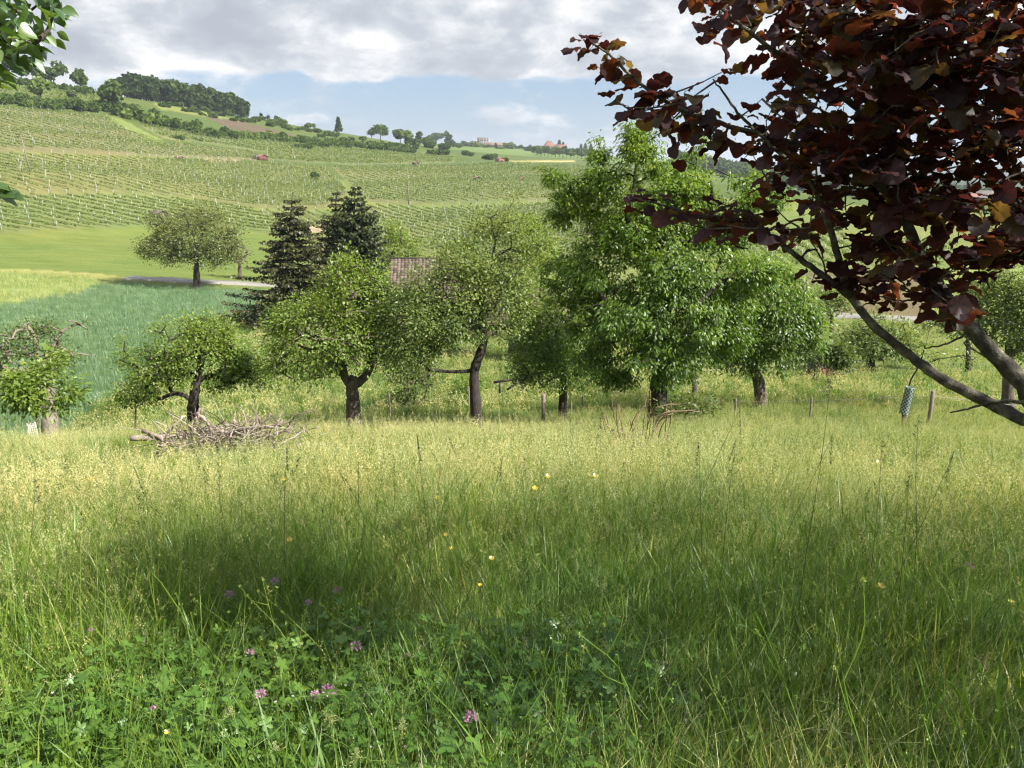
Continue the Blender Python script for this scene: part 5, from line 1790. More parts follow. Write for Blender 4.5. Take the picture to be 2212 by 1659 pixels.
def hut(x, y, r, w_px, label, wall='dark_plank', roof='brown_roof', turn=0.35, hf=0.62, depth=1.2):
    p = P(x, y) if r is None else G(x, r)
    w_ = w_px * mpp(p)
    h_ = w_ * hf
    root = empty('vineyard_hut', (p.x, p.y, p.z - 0.3), label, 'hut')
    root.rotation_euler = (0, 0, face_cam(p, turn))
    d_ = w_ * depth
    n = 7
    for k in range(n):     # upright boards of the front
        b_ = MB()
        b_.box((-w_ / 2 + w_ * (k + .5) / n, -d_ / 2, h_ * .30), (w_ / n * .94, 0.06, h_ * .6 + .3), rnd=random.random())
        b_.build('plank', M[wall], root)
    b_ = MB()
    b_.box((0, 0.04, h_ * .29), (w_ * .98, d_ * .98, h_ * .58 + .3))
    V = np.array([[-w_ / 2, -d_ / 2, h_ * .6], [w_ / 2, -d_ / 2, h_ * .6], [0, -d_ / 2, h_ * .97], [-w_ / 2, d_ / 2, h_ * .6], [w_ / 2, d_ / 2, h_ * .6], [0, d_ / 2, h_ * .97]])
    b_.add(V, T=[[0, 1, 2], [3, 5, 4]])
    b_.build('wall', M[wall], root)
    b_ = MB()
    for s_ in (-1, 1):
        V = np.array([[s_ * w_ * .6, -d_ * .58, h_ * .55], [s_ * w_ * .6, d_ * .58, h_ * .55], [0, d_ * .58, h_ * 1.0], [0, -d_ * .58, h_ * 1.0]])
        V2 = V + np.array([0, 0, .12])
        b_.add(np.vstack([V, V2]), [[0, 1, 2, 3], [4, 7, 6, 5], [0, 4, 5, 1], [1, 5, 6, 2], [2, 6, 7, 3], [3, 7, 4, 0]])
    b_.build('roof', M[roof], root)
    b_ = MB()
    b_.box((w_ * .1, -d_ / 2 - .05, h_ * .24), (w_ * .26, 0.06, h_ * .46))
    b_.build('door', M['dark_plank'], root)
    return root


hut(387, 344, None, 13, 'small dark hut with a brown roof in the upper vineyard, left of the red hut', turn=.5)
hut(563, 345, None, 20, 'dark red wooden hut on the upper edge of the vineyard', 'red_plank', 'brown_roof', .55)
hut(345, 468, None, 26, 'hut whose grey roof shows behind the crown of the walnut tree', 'dark_plank', 'dark_roof', .4)
hut(898, 356, None, 10, 'tiny dark hut with a steep roof in the middle vineyard', turn=.5, hf=.8)
hut(1031, 390, None, 18, 'wide low hut with a dark brown roof in the vineyard right of the utility pole', turn=.2, hf=.55)
hut(1127, 390, None, 12, 'small reddish hut at the right of the vineyard beside the cherry leaves', 'orange_plank', 'red_roof', .3, .65)
hut(1135, 496, None, 10, 'narrow tool hut half hidden behind the apple twigs', 'dark_plank', 'dark_roof', 0, .9)
hut(1060, 345, None, 11, 'dark hut with a pale gable beside the orange hut on the far slope', 'dark_plank', 'dark_roof', .5, .8)
hut(1080, 349, None, 14, 'orange wooden hut on the far slope', 'orange_plank', 'brown_roof', .5, .7)
hut(236 + 1000, 330, 1100, 10, 'tiny pale hut on the far ridge slope', 'white_wall', 'dark_roof', .5, .7)
hut(1782, 775, 44, 62, 'low dark red garden shed wrapped in bushes at the right', 'red_plank', 'dark_roof', .5, .75, .8)


def house(name, x, r, w_px, h_px, label, roof, wall, depth, nwin, storeys=2, hip=False, turn=0.3, eave=.52):
    p = G(x, r)
    m_ = mpp(p)
    w_, h_ = w_px * m_, h_px * m_
    root = empty(name, (p.x, p.y, p.z - .5), label, 'house' if 'house' in name else 'building')
    root.rotation_euler = (0, 0, face_cam(p, turn))
    he = h_ * eave
    d_ = depth * m_
    b_ = MB()
    b_.box((0, 0, he / 2), (w_, d_, he))
    if not hip:
        b_.add([[-w_ / 2, -d_ / 2, he], [-w_ / 2, d_ / 2, he], [-w_ / 2, 0, h_ * .96], [w_ / 2, -d_ / 2, he], [w_ / 2, d_ / 2, he], [w_ / 2, 0, h_ * .96]], T=[[0, 2, 1], [3, 4, 5]])
    b_.build('wall', M[wall], root)
    rx = w_ / 2 * (.45 if hip else 1.06)
    V = np.array([[-w_ * .54, -d_ * .58, he * .96], [w_ * .54, -d_ * .58, he * .96], [rx, 0, h_], [-rx, 0, h_], [-w_ * .54, d_ * .58, he * .96], [w_ * .54, d_ * .58, he * .96]])
    V = np.vstack([V, V - np.array([0, 0, .35])])
    b_ = MB()
    b_.add(V, [[0, 1, 2, 3], [5, 4, 3, 2], [7, 6, 9, 8], [10, 11, 8, 9], [1, 0, 6, 7], [4, 5, 11, 10]], T=[[0, 3, 4], [1, 5, 2], [6, 10, 9], [7, 8, 11]])
    b_.build('roof', M[roof], root)
    for s_ in range(storeys):
        for k in range(nwin):
            b_ = MB()
            zx = -w_ / 2 + w_ * (k + .5) / nwin
            zz = he * (s_ + .55) / storeys
            b_.box((zx, -d_ / 2 - .02, zz), (w_ / nwin * .42, .1, he / storeys * .45))
            f = b_.build('window', M['glass'], root)
            b_ = MB()
            b_.box((zx, -d_ / 2 - .05, zz - he / storeys * .26), (w_ / nwin * .5, .16, he / storeys * .06))
            b_.build('sill', M['white_wall'], f)
    return root


house('farmhouse', 1186, 1180, 22, 23, 'distant white farmhouse with a big red hipped roof on the far ridge', 'red_roof', 'white_wall', 14, 4, 2, True, .3)
house('farm_building', 1210, 1200, 26, 17, 'long red-roofed farm wing right of the white farmhouse', 'red_roof', 'grey_wall', 10, 5, 1, False, .1)
house('barn', 1068, 1150, 44, 11, 'long low dark barn on the far ridge left of the farmhouse', 'brown_roof', 'grey_wall', 12, 6, 1, False, .15)
b0 = house('storage_hall', 1043, 1165, 22, 20, 'grey hall with a row of white uprights beside the long low barn', 'dark_roof', 'grey_wall', 10, 5, 2, False, .1, .8)
for k in range(7):
    b_ = MB()
    b_.box((-14 + k * 4.6, -7.2, 6.0), (.35, .35, 12))
    b_.build('upright', M['white_wall'], b0)
house('house', 2075, 520, 52, 34, 'village house with an orange-red roof and a white balcony front, at the right', 'red_roof', 'white_wall', 34, 4, 2, False, .4)
house('house', 2105, 640, 60, 46, 'large grey village house standing higher behind the orange-roofed house', 'dark_roof', 'grey_wall', 30, 4, 2, False, .3)
house('house', 2160, 560, 44, 28, 'white village house at the right half hidden by purple leaves', 'brown_roof', 'white_wall', 28, 4, 2, False, -.3)
house('house', 2020, 560, 36, 24, 'small white village house left of the orange-roofed house', 'brown_roof', 'white_wall', 26, 3, 2, False, .2)

# the tiled house in the hollow behind the apple trees
hp = at(985, 578, 60)
hroot = empty('farmhouse', (hp.x, hp.y, hz(hp.x, hp.y)), 'farmhouse with an old brown tiled roof hidden behind the apple trees', 'house')
hroot.rotation_euler = (0, 0, face_cam(hp, -0.02))
mh = mpp(hp)
HW = 312 * mh
zr = hp.z - hroot.location.z
rs = 7.2                                                 # roof slope length
ra = R(38)
ez = zr - rs * math.sin(ra)
ed = rs * math.cos(ra)
b_ = MB()
b_.box((0, ed - 0.1, (ez) / 2), (HW * .96, 2 * ed - .9, ez))
b_.add([[-HW * .48, .35, ez], [-HW * .48, 2 * ed - .55, ez], [-HW * .48, ed - .1, zr - .25], [HW * .48, .35, ez], [HW * .48, 2 * ed - .55, ez], [HW * .48, ed - .1, zr - .25]], T=[[0, 2, 1], [3, 4, 5]])
b_.build('wall', M['dark_plank'], hroot)
b_ = MB()
for s_ in (-1, 1):
    yc = ed - s_ * ed / 2
    b_.box((0, yc, ez + rs * math.sin(ra) / 2 - .10), (HW, rs, .08), rot=np.array([[1, 0, 0], [0, math.cos(ra), -s_ * math.sin(ra)], [0, s_ * math.sin(ra), math.cos(ra)]]))
rf_o = b_.build('roof', M['brown_roof'], hroot)
b_ = MB()
b_.tube([[-HW / 2, ed, zr + .02], [0, ed, zr - .01], [HW / 2, ed, zr + .02]], .11, 8)
b_.build('ridge_cap', M['rooftile'], rf_o)
rt_ = np.random.default_rng(9)
nrow, ncol = 25, 38
tw, tl = HW / ncol, rs / nrow
tmb = MB()
prof = np.array([(-.5, 0), (-.28, .035), (0, .045), (.22, .03), (.36, -.005), (.5, .0)])
Vt = []
for yy_ in (-.55, .55):
    for q in prof:
        Vt.append([q[0] * tw, yy_ * tl, q[1] + (0.035 if yy_ < 0 else 0)])
Vt = np.array(Vt)
Qt = np.array([[k, k + 1, k + 7, k + 6] for k in range(5)] + [[k, k + 6, k + 7, k + 1] for k in range(5)][:0])
skirt = np.array([[v[0], v[1], v[2] - .03] for v in Vt[:6]])
Vt = np.vstack([Vt, skirt])
Qt = np.vstack([Qt, [[12 + k, 13 + k, k + 1, k] for k in range(5)]])
tile_me = [mesh('tile', Vt, Qt, M['rooftile'], attrs={'rnd': np.full(len(Vt), v)}, link=False).data for v in (.1, .35, .6, .85)]
Rx = np.array([[1, 0, 0], [0, math.cos(ra), -math.sin(ra)], [0, math.sin(ra), math.cos(ra)]])
rest_t = MB()
cand = []
for i_ in range(nrow):
    for j_ in range(ncol):
        lx = -HW / 2 + tw * (j_ + .5)
        s_ = rs - tl * (i_ + .5)
        cand.append((i_, j_, lx, s_))
cand.sort(key=lambda q: (q[1] + q[0] * 0.9))            # the tiles seen in the gap come first
for n_, (i_, j_, lx, s_) in enumerate(cand):
    pos = np.array([lx, s_ * math.cos(ra), ez + s_ * math.sin(ra) + .02])
    if n_ < 290:
        o = bpy.data.objects.new('tile', tile_me[int(rt_.integers(4))])
        COL.objects.link(o)
        o.parent = rf_o
        o.location = pos
        o.rotation_euler = (ra, 0, rt_.normal(0, .012))
    else:
        rest_t.add(Vt @ Rx.T + pos, Qt, rnd=rt_.uniform())
rest_t.build('tile_field', M['rooftile'], rf_o, kind='stuff')

# the lower roof seen right of the bent apple tree
sp_ = at(1150, 632, 48)
sroot = empty('shed', (sp_.x, sp_.y, hz(sp_.x, sp_.y)), 'small shed with a brown tiled roof corner showing left of the tallest tree', 'shed')
sroot.rotation_euler = (0, 0, face_cam(sp_, -.5))
zt = sp_.z - sroot.location.z
b_ = MB()
b_.box((0, 1.2, (zt - 1.1) / 2), (3.4, 2.6, zt - 1.1))
b_.add([[-1.7, -.1, zt - 1.1], [-1.7, 2.5, zt - 1.1], [-1.7, 1.2, zt - .1], [1.7, -.1, zt - 1.1], [1.7, 2.5, zt - 1.1], [1.7, 1.2, zt - .1]], T=[[0, 2, 1], [3, 4, 5]])
b_.build('wall', M['dark_plank'], sroot)
b_ = MB()
for s_ in (-1, 1):
    b_.box((0, 1.2 - s_ * .85, zt - .62), (4.2, 2.1, .08), rot=np.array([[1, 0, 0], [0, math.cos(.65), -s_ * math.sin(.65)], [0, s_ * math.sin(.65), math.cos(.65)]]))
b_.build('roof', M['rooftile'], sroot)


def pole(x, ybase, ytop, r, label, arm=True, lean=0.0):
    p = P(x, ybase) if r is None else G(x, r)
    h_ = (ybase - ytop) * mpp(p)
    root = empty('utility_pole', p, label, 'pole')
    b_ = MB()
    b_.tube([[0, 0, -.5], [lean * .5, 0, h_ / 2], [lean, 0, h_]], [.19, .16, .12], 8)
    b_.build('post', M['grey_wood'], root)
    if arm:
        b_ = MB()
        b_.box((lean, 0, h_ - .25), (1.7, .14, .14), face_cam(p))
        b_.build('crossarm', M['dark_plank'], root)
        for s_ in (-.7, 0, .7):
            b_ = MB()
            b_.tube([[lean + s_, 0, h_ - .2], [lean + s_, 0, h_ + .05]], [.06, .045], 6)
            b_.build('insulator', M['metal'], root)
    return root


pole(883, 444, 368, None, 'wooden utility pole with a short crossarm in the middle of the vineyard')
pole(66, 372, 296, None, 'leaning wooden utility pole in the vineyard at the left edge', True, -.9)
pole(1522, 420, 340, 330, 'utility pole seen thin between the cherry crown and the purple leaves', True)

# ------------------------------------------------------------------ fence, railing and tree guard
posts = [(2003, 885, 843, 24, 'brown fence post standing alone right of the plastic tree guard'), (1952, 890, 842, 24.3, 'brown fence post right behind the plastic tree guard'),
         (1748, 888, 858, 25, 'short fence post in the meadow left of the plastic tree guard'), (1586, 890, 860, 25.5, 'short dark fence post right of the bramble bush'),
         (1173, 885, 851, 25.5, 'pale grey round fence post under the dark plum tree'), (1233, 868, 852, 29, 'thin short fence post right of the pale round post'), (1257, 868, 856, 30, 'thinnest low fence post left of the tallest tree'),
         (843, 880, 850, 29, 'thin fence post between the split apple tree and the small dark tree'), (1013, 850, 835, 32, 'fence post just left of the bent apple trunk')]
tops = []
for x, yb, yt, r_, lb in posts:
    p = G(x, r_)
    root = empty('fence_post', p, lb, 'fence post', 'posts of the wire fence')
    top = at(x, yt, r_)
    h_ = top.z - p.z
    b_ = MB()
    rad = {1173: .075, 2003: .06, 1952: .06}.get(x, .035)
    b_.tube([[0, 0, -.2], [0.01, 0, h_ * .5], [0, 0.01, h_ - .015], [0, 0.01, h_]], [rad, rad * .97, rad * .93, rad * .8], 9)
    b_.build('post', M['dead_wood' if x == 1173 else 'grey_wood'], root)
    tops.append((p, h_, x))
order_ = [q for q in sorted(tops, key=lambda q: q[2]) if q[2] in (1586, 1748, 1952, 2003)]
ptsw = [Vector((q[0].x, q[0].y, q[0].z + q[1] * .86)) for q in order_]
ptsw.append(Vector((ptsw[-1].x + 7, ptsw[-1].y + .5, hz(ptsw[-1].x + 7, ptsw[-1].y + .5) + .95)))
b_ = MB()
for a, c in zip(ptsw[:-1], ptsw[1:]):
    mid = (a + c) / 2
    b_.tube([a, (mid.x, mid.y, mid.z - .04), c], .006, 4, cap=False)
tag(b_.build('fence_wire', M['wire']), 'thin wire strung between the fence posts in the right meadow', 'wire')
# plastic guard round the sapling
gp = G(1950, 23.2)
gt_ = empty('tree_guard', gp, 'leaning pale green plastic tree guard full of round holes', 'tree guard')
tb, tt_ = np.array(at(1952, 893, 23.2)) - np.array(gp), np.array(at(1966, 836, 23.2)) - np.array(gp)
b_ = MB()
b_.tube([tb, tb * .5 + tt_ * .5, tt_], .115, 14, cap=False)
b_.build('sleeve', M['tube'], gt_, smooth=True)
ax = (tt_ - tb) / np.linalg.norm(tt_ - tb)
u_ = np.cross(ax, [0, 1, 0])
u_ /= np.linalg.norm(u_)
v_ = np.cross(ax, u_)
Lg = np.linalg.norm(tt_ - tb)
b_ = MB()
for k in range(14):
    for q in range(8):
        a = q * math.pi / 4 + (k % 2) * math.pi / 8
        n_ = math.cos(a) * u_ + math.sin(a) * v_
        s_ = np.cross(n_, ax)
        c = tb + ax * Lg * (k + .6) / 14.4 + n_ * .118
        th = np.linspace(0, 2 * math.pi, 8, endpoint=False)
        V = np.vstack([c + n_ * .002, c + np.outer(np.cos(th), ax) * .032 + np.outer(np.sin(th), s_) * .028])
        b_.add(V, T=np.stack([np.zeros(8, int), 1 + np.arange(8), 1 + (np.arange(8) + 1) % 8], -1))
b_.build('hole_pattern', M['hole'], gt_, kind='stuff')
# white guard at the foot of the young tree on the left
wp = G(79, 22.4)
wr = empty('tree_guard', wp, 'tattered white mesh guard around the foot of the young tree at the left edge', 'tree guard')
b_ = MB()
hg_ = at(79, 932, 22.4).z - wp.z + .25
cp_ = [(0.10 * math.cos(a), 0.10 * math.sin(a)) for a in np.linspace(0, 6.283, 15)[:-1]]
for cx_, cy_ in cp_:
    b_.tube([[cx_, cy_, 0], [cx_ * 1.1, cy_ * 1.1, hg_ * .5], [cx_, cy_, hg_]], .006, 4)
for z_ in np.arange(.06, hg_, .06):
    b_.tube([[c_[0] * 1.06, c_[1] * 1.06, z_] for c_ in cp_ + cp_[:1]], .005, 4, cap=False)
b_.build('mesh_sleeve', M['white_wall'], wr, kind='stuff')

# railing
rl = empty('wooden_railing', G(1100, 36), 'dark wooden railing with a slanting brace under the plum tree', 'railing')
ro = np.array(rl.location)


def rail(name, a, b_px, th, r_=36):
    q = MB()
    q.tube([np.array(at(*a, r_)) - ro, np.array(at(*b_px, r_)) - ro], th, 4)
    q.build(name, M['dark_plank'], rl)


rail('handrail', (1066, 826), (1130, 816), .07)
rail('brace', (1095, 842), (1126, 822), .055)
rail('upright', (1080, 848), (1080, 826), .06)
rail('upright', (1127, 846), (1127, 820), .06)

# ------------------------------------------------------------------ brush pile
bp0 = BRUSH_P
rb = np.random.default_rng(42)
bpile = empty('brush_pile', bp0, 'tangled heap of cut grey branches lying in the meadow at the left', 'brush pile')
bo = np.array(bp0)


def bpt(x, y, dr=0.0):
    return np.array(at(x, y, BRUSH_R + dr)) - bo


BR = [([(285, 944), (330, 944), (380, 941), (440, 945)], .045), ([(345, 957), (385, 956), (440, 962)], .055), ([(310, 930), (335, 937), (352, 950)], .03),
      ([(425, 893), (445, 905), (455, 925), (475, 942)], .028), ([(430, 880), (427, 905), (418, 920)], .014), ([(505, 905), (515, 925), (525, 950), (530, 965)], .02),
      ([(490, 965), (500, 940), (530, 925), (570, 922), (610, 908)], .022), ([(475, 968), (500, 962), (520, 952), (528, 938)], .028), ([(360, 935), (388, 905), (400, 895)], .015),
      ([(560, 900), (566, 930), (580, 960)], .014), ([(590, 945), (620, 920), (640, 895), (680, 885)], .010), ([(600, 960), (630, 945), (655, 930), (690, 920)], .010),
      ([(400, 950), (440, 940), (480, 930), (520, 945)], .03), ([(450, 965), (480, 950), (540, 950), (590, 965)], .025), ([(430, 930), (470, 925), (500, 945), (540, 975)], .022),
      ([(380, 975), (420, 955), (470, 960)], .02), ([(500, 930), (540, 940), (600, 935)], .016), ([(470, 915), (480, 940), (470, 970)], .02)]
for pts, rad in BR:
    b_ = MB()
    q = [bpt(x_, y_ + 2, rb.normal(0, .12)) for x_, y_ in pts]
    n_ = len(q) * 4
    c = curve_pts(q, n_) + rb.normal(0, .008, (n_, 3))
    b_.tube(c, np.linspace(rad, rad * .55, n_) * 1.1 + .006, 7, rnd=rb.uniform())
    b_.build('branch', M['dead_wood'], bpile, smooth=True)
b_ = MB()
for k in range(900):
    cx_, cy_ = (rb.normal(430, 32), rb.uniform(938, 985)) if k % 2 else (rb.normal(530, 52), rb.uniform(915, 980))
    a = bpt(cx_, cy_, rb.normal(0, .35))
    L = rb.uniform(.15, .75)
    dd_ = rb.normal(size=3) * np.array([1, 1, .55])
    dd_ /= np.linalg.norm(dd_)
    m_ = a + dd_ * L * .5 + rb.normal(0, .04, 3)
    b_.tube([a, m_, a + dd_ * L], [.011, .009, .005], 3, rnd=rb.uniform(), cap=False)
b_.build('twig_tangle', M['dead_wood'], bpile, kind='stuff')

# dry canes in front of the cherry
cr0 = P(1370, 1000)
CR = math.hypot(cr0.x, cr0.y)
cn = empty('dry_canes', cr0, 'cluster of bare reddish dry canes standing in the meadow before the tallest tree', 'canes')
co = np.array(cr0)
M['cane'] = plain_mat('dry_cane', [(0.3, (0.09, 0.05, 0.03)), (0.7, (0.24, 0.16, 0.10))], 8, .8, attr=True)
CN = [[(1345, 975), (1335, 930), (1325, 890), (1322, 860)], [(1350, 980), (1343, 920), (1342, 880)], [(1335, 960), (1318, 930), (1305, 905), (1302, 890)],
      [(1360, 970), (1372, 920), (1385, 885), (1405, 862)], [(1380, 985), (1388, 930), (1395, 880), (1393, 850)], [(1400, 985), (1408, 940), (1412, 900), (1400, 868)],
      [(1420, 975), (1425, 930), (1440, 900), (1437, 875)], [(1405, 960), (1412, 925), (1430, 905), (1445, 902)], [(1365, 990), (1368, 940), (1360, 905)],
      [(1440, 960), (1447, 920), (1450, 880), (1449, 865)], [(1310, 960), (1300, 930), (1296, 905)], [(1390, 975), (1402, 910), (1420, 880), (1470, 872), (1500, 876)], [(1375, 980), (1380, 950), (1376, 915)], [(1330, 980), (1322, 950), (1326, 925)]]
CN = CN + [[(x_ + dx_, y_ + dy_) for x_, y_ in p_] for p_, dx_, dy_ in zip(CN, (14, -9, 8, -12, 11, -8, -16, 9, 7, -10, 6, 12, -9, 10), (12, -6, 9, 14, -10, 8, 12, -8, 6, 10, -4, 14, 8, 9))]
for pts in CN:
    b_ = MB()
    q = [np.array(at(x_, y_, CR + rb.normal(0, .15))) - co for x_, y_ in pts]
    c = curve_pts(q, len(q) * 4)
    c = c + rb.normal(0, .006, c.shape)
    b_.tube(c, np.linspace(.014, .006, len(c)), 5, rnd=rb.uniform())
    b_.build('cane', M['cane'], cn, smooth=True)

# ------------------------------------------------------------------ copper hazel at the right
rh = np.random.default_rng(2024)
hb = Vector((3.1, 1.7, 0))
hb.z = hz(hb.x, hb.y)
haz = empty('copper_hazel', hb, 'purple-leaved hazel reaching into the picture from the right, close to the camera', 'tree')
ho = np.array(hb)


def hp_(x, y, r_):
    return np.array(at(x, y, r_)) - ho


STEMS = [
    ([(0.0, 0.0, -0.1), (-.35, .1, .35), (-.8, .25, .75)], [(2290, 930, 2.75), (2212, 832, 2.72), (2140, 757, 2.75), (2080, 690, 2.8), (2030, 620, 2.85), (1985, 545, 2.9), (1955, 470, 2.95), (1935, 390, 3.0), (1925, 300, 3.0), (1905, 180, 3.0), (1880, 40, 3.0), (1870, -60, 3.0)], .029, .008),
    ([(0.05, .05, -0.1), (-.3, .15, .15), (-.7, .3, .4)], [(2300, 960, 2.6), (2212, 908, 2.6), (2120, 862, 2.62), (2030, 815, 2.65), (1960, 762, 2.7), (1890, 705, 2.7), (1835, 640, 2.75), (1780, 598, 2.8), (1720, 552, 2.85), (1665, 510, 2.9), (1600, 478, 3.0), (1500, 462, 3.1), (1420, 440, 3.15), (1355, 425, 3.2)], .021, .003),
    (None, [(1835, 640, 2.75), (1815, 570, 2.72), (1795, 500, 2.7), (1770, 430, 2.7), (1745, 385, 2.7), (1700, 345, 2.7), (1650, 300, 2.7), (1600, 250, 2.7), (1565, 205, 2.7), (1540, 170, 2.7)], .0125, .0022),
    (None, [(1955, 470, 2.95), (1900, 400, 2.95), (1820, 345, 2.95), (1720, 310, 2.95), (1620, 285, 2.95), (1520, 255, 2.95), (1440, 220, 2.95), (1370, 170, 2.95), (1330, 130, 2.95), (1290, 100, 2.95), (1262, 88, 2.95)], .014, .0022),
    (None, [(1925, 300, 3.0), (1860, 240, 2.9), (1780, 180, 2.85), (1700, 130, 2.8), (1620, 70, 2.8), (1560, 20, 2.8), (1520, -20, 2.8)], .013, .003),
    (None, [(1955, 470, 2.95), (2010, 330, 3.1), (2060, 180, 3.2), (2090, 20, 3.2)], .016, .005),
    (None, [(1985, 545, 2.9), (1920, 580, 2.85), (1860, 600, 2.8), (1800, 590, 2.78)], .006, .002),
    (None, [(2030, 620, 2.85), (1960, 650, 2.8), (1900, 640, 2.8)], .005, .002),
    (None, [(2212, 868, 2.6), (2150, 868, 2.6), (2100, 880, 2.6), (2052, 892, 2.6)], .006, .0022),
    (None, [(2100, 715, 2.77), (2050, 740, 2.75), (2005, 752, 2.75), (1995, 745, 2.75)], .004, .0015),
    (None, [(1788, 600, 2.8), (1775, 560, 2.8), (1750, 520, 2.8), (1725, 490, 2.8)], .004, .0015),
    (None, [(1700, 130, 2.8), (1750, 30, 2.7), (1770, -60, 2.7)], .008, .003),
]
nodes_h = []
for base_, pts, r0, r1 in STEMS:
    q = [hp_(*p) for p in pts]
    if base_:
        q = [np.array(b_) for b_ in base_] + q
    c = curve_pts(q, len(q) * 5)
    n_ = len(c)
    rad = np.linspace(r0 * (1.15 if base_ else 1), r1, n_) * (1 + .05 * np.sin(np.arange(n_) * 1.7))
    b_ = MB()
    b_.tube(c + rh.normal(0, .0012, c.shape), rad, 10 if r0 > .01 else 6)
    b_.build('stem' if r0 > .012 else 'branch', M['bark_hazel'], haz, smooth=True)
    nodes_h.append(c[::2] if r0 > .006 else c)
# crown beyond the picture, to the right and above
extra_st = [[(0, .1, 0), (.3, .3, 1.3), (.7, .6, 2.6), (.9, .8, 3.8), (.8, 1.0, 4.9)], [(.1, 0, 0), (.6, -.3, 1.3), (1.2, -.6, 2.6), (1.6, -.8, 3.9), (1.7, -.9, 4.8)],
            [(0, 0, 0), (0, .0, 1.4), (-.2, .3, 2.8), (-.3, .7, 4.0), (-.3, 1.0, 4.8)], [(.1, .1, 0), (.9, .5, 1.2), (1.8, .9, 2.4), (2.4, 1.2, 3.5)]]
for st_ in extra_st:
    c = curve_pts(st_, 20)
    b_ = MB()
    b_.tube(c, np.linspace(.05, .012, 20), 8)
    b_.build('stem', M['bark_hazel'], haz, smooth=True)
    nodes_h.append(c)

# leaf shape: round, pointed, saw-edged, quilted along its veins
TH = 22
th_ = np.linspace(0, 2 * math.pi, TH, endpoint=False)


def hazel_leaf(rng):
    cup = rng.uniform(-.7, .5)
    fold = rng.uniform(.08, .5)
    wave = rng.uniform(.03, .07)
    curl = rng.uniform(-1.5, .4)
    V = [(0.5, 0, 0)]
    for ring in (.5, 1.0):
        for k, t_ in enumerate(th_):
            rr_ = .5 * ring
            x_ = .5 + rr_ * 1.02 * math.cos(t_) * (1.0 + (.16 if k == 0 and ring == 1 else 0))
            y_ = rr_ * .96 * math.sin(t_)
            if ring == 1.0:
                s_ = 1 + (.055 if k % 2 else -.045) + rng.normal(0, .015)
                x_ = .5 + (x_ - .5) * s_
                y_ *= s_
                if abs(t_ - math.pi) < .2:
                    x_ += .09
            z_ = cup * (rr_ ** 2) * 1.6 + wave * math.sin(k * math.pi * 2 / 3.1 + 1) * ring + abs(y_) * fold + curl * (x_ - .4) ** 2 * .6
            V.append((x_, y_, z_))
    V = np.array(V)
    T = [[0, 1 + k, 1 + (k + 1) % TH] for k in range(TH)]
    Q = [[1 + k, 1 + TH + k, 1 + TH + (k + 1) % TH, 1 + (k + 1) % TH] for k in range(TH)]
    return V, T, Q


LEAFS = [hazel_leaf(rh) for _ in range(10)]
OUT = [(1478, -60), (1482, 25), (1500, 75), (1560, 85), (1590, 120), (1530, 128), (1556, 150), (1640, 150), (1640, 215), (1700, 250), (1640, 262), (1570, 238), (1500, 238), (1490, 190),
       (1440, 185), (1400, 210), (1340, 205), (1335, 225), (1420, 270), (1480, 300), (1440, 320), (1540, 330), (1640, 330), (1660, 380), (1640, 415),
       (1560, 440), (1460, 425), (1440, 475), (1560, 500), (1700, 500), (1770, 540), (1830, 530), (1830, 600), (1900, 640), (1985, 600), (2000, 690), (2060, 680), (2110, 600), (2170, 560), (2330, 545), (2330, -60)]
cl_c = []
while len(cl_c) < 700:
    x_, y_ = rh.uniform(1330, 2320), rh.uniform(-60, 700)
    dens_ = 0.42 + 0.58 * min(1, max(0, (x_ - 1560) / 320)) 
    if y_ > 470:
        dens_ *= .62 if x_ < 2080 else .95
    if rh.uniform() > dens_ or not in_poly([x_], [y_], OUT)[0]:
        continue
    cl_c.append(hp_(x_, y_, rh.uniform(2.35, 3.45)))
# the sprays on the long thin arms are placed along them
for x_, y_, r_ in [(1262, 82, 2.95), (1280, 100, 2.95), (1318, 92, 2.95), (1300, 140, 2.95), (1330, 135, 2.95), (1325, 165, 2.95), (1380, 190, 2.95), (1420, 190, 2.95), (1480, 195, 2.95), (1330, 215, 2.95),
                   (1370, 240, 2.95), (1410, 235, 2.95), (1440, 270, 2.95), (1450, 240, 2.95), (1500, 260, 2.95), (1520, 235, 2.95), (1455, 320, 2.95), (1530, 300, 2.95), (1490, 285, 2.95), (1560, 310, 2.95),
                   (1362, 425, 3.2), (1395, 420, 3.2), (1430, 428, 3.2), (1450, 455, 3.1), (1490, 470, 3.1), (1530, 455, 3.05), (1570, 470, 3), (1600, 490, 3), (1590, 460, 3), (1480, 440, 3.1), (1620, 455, 2.95), (1640, 480, 2.95),
                   (1755, 605, 2.8), (1795, 598, 2.8), (1880, 620, 2.8), (1905, 640, 2.8), (1880, 640, 2.8), (1850, 600, 2.8), (1670, 230, 2.8), (1655, 262, 2.8)]:
    cl_c.append(hp_(x_, y_, r_ + rh.normal(0, .04)))
cl_c = np.array(cl_c)
NH = np.vstack(nodes_h)
twm = MB()
leaf_rec = []                       # (pos, dir, up, size, rnd)
pool = NH.copy()
order_h = np.argsort([np.min(np.linalg.norm(NH - c, axis=1)) for c in cl_c])
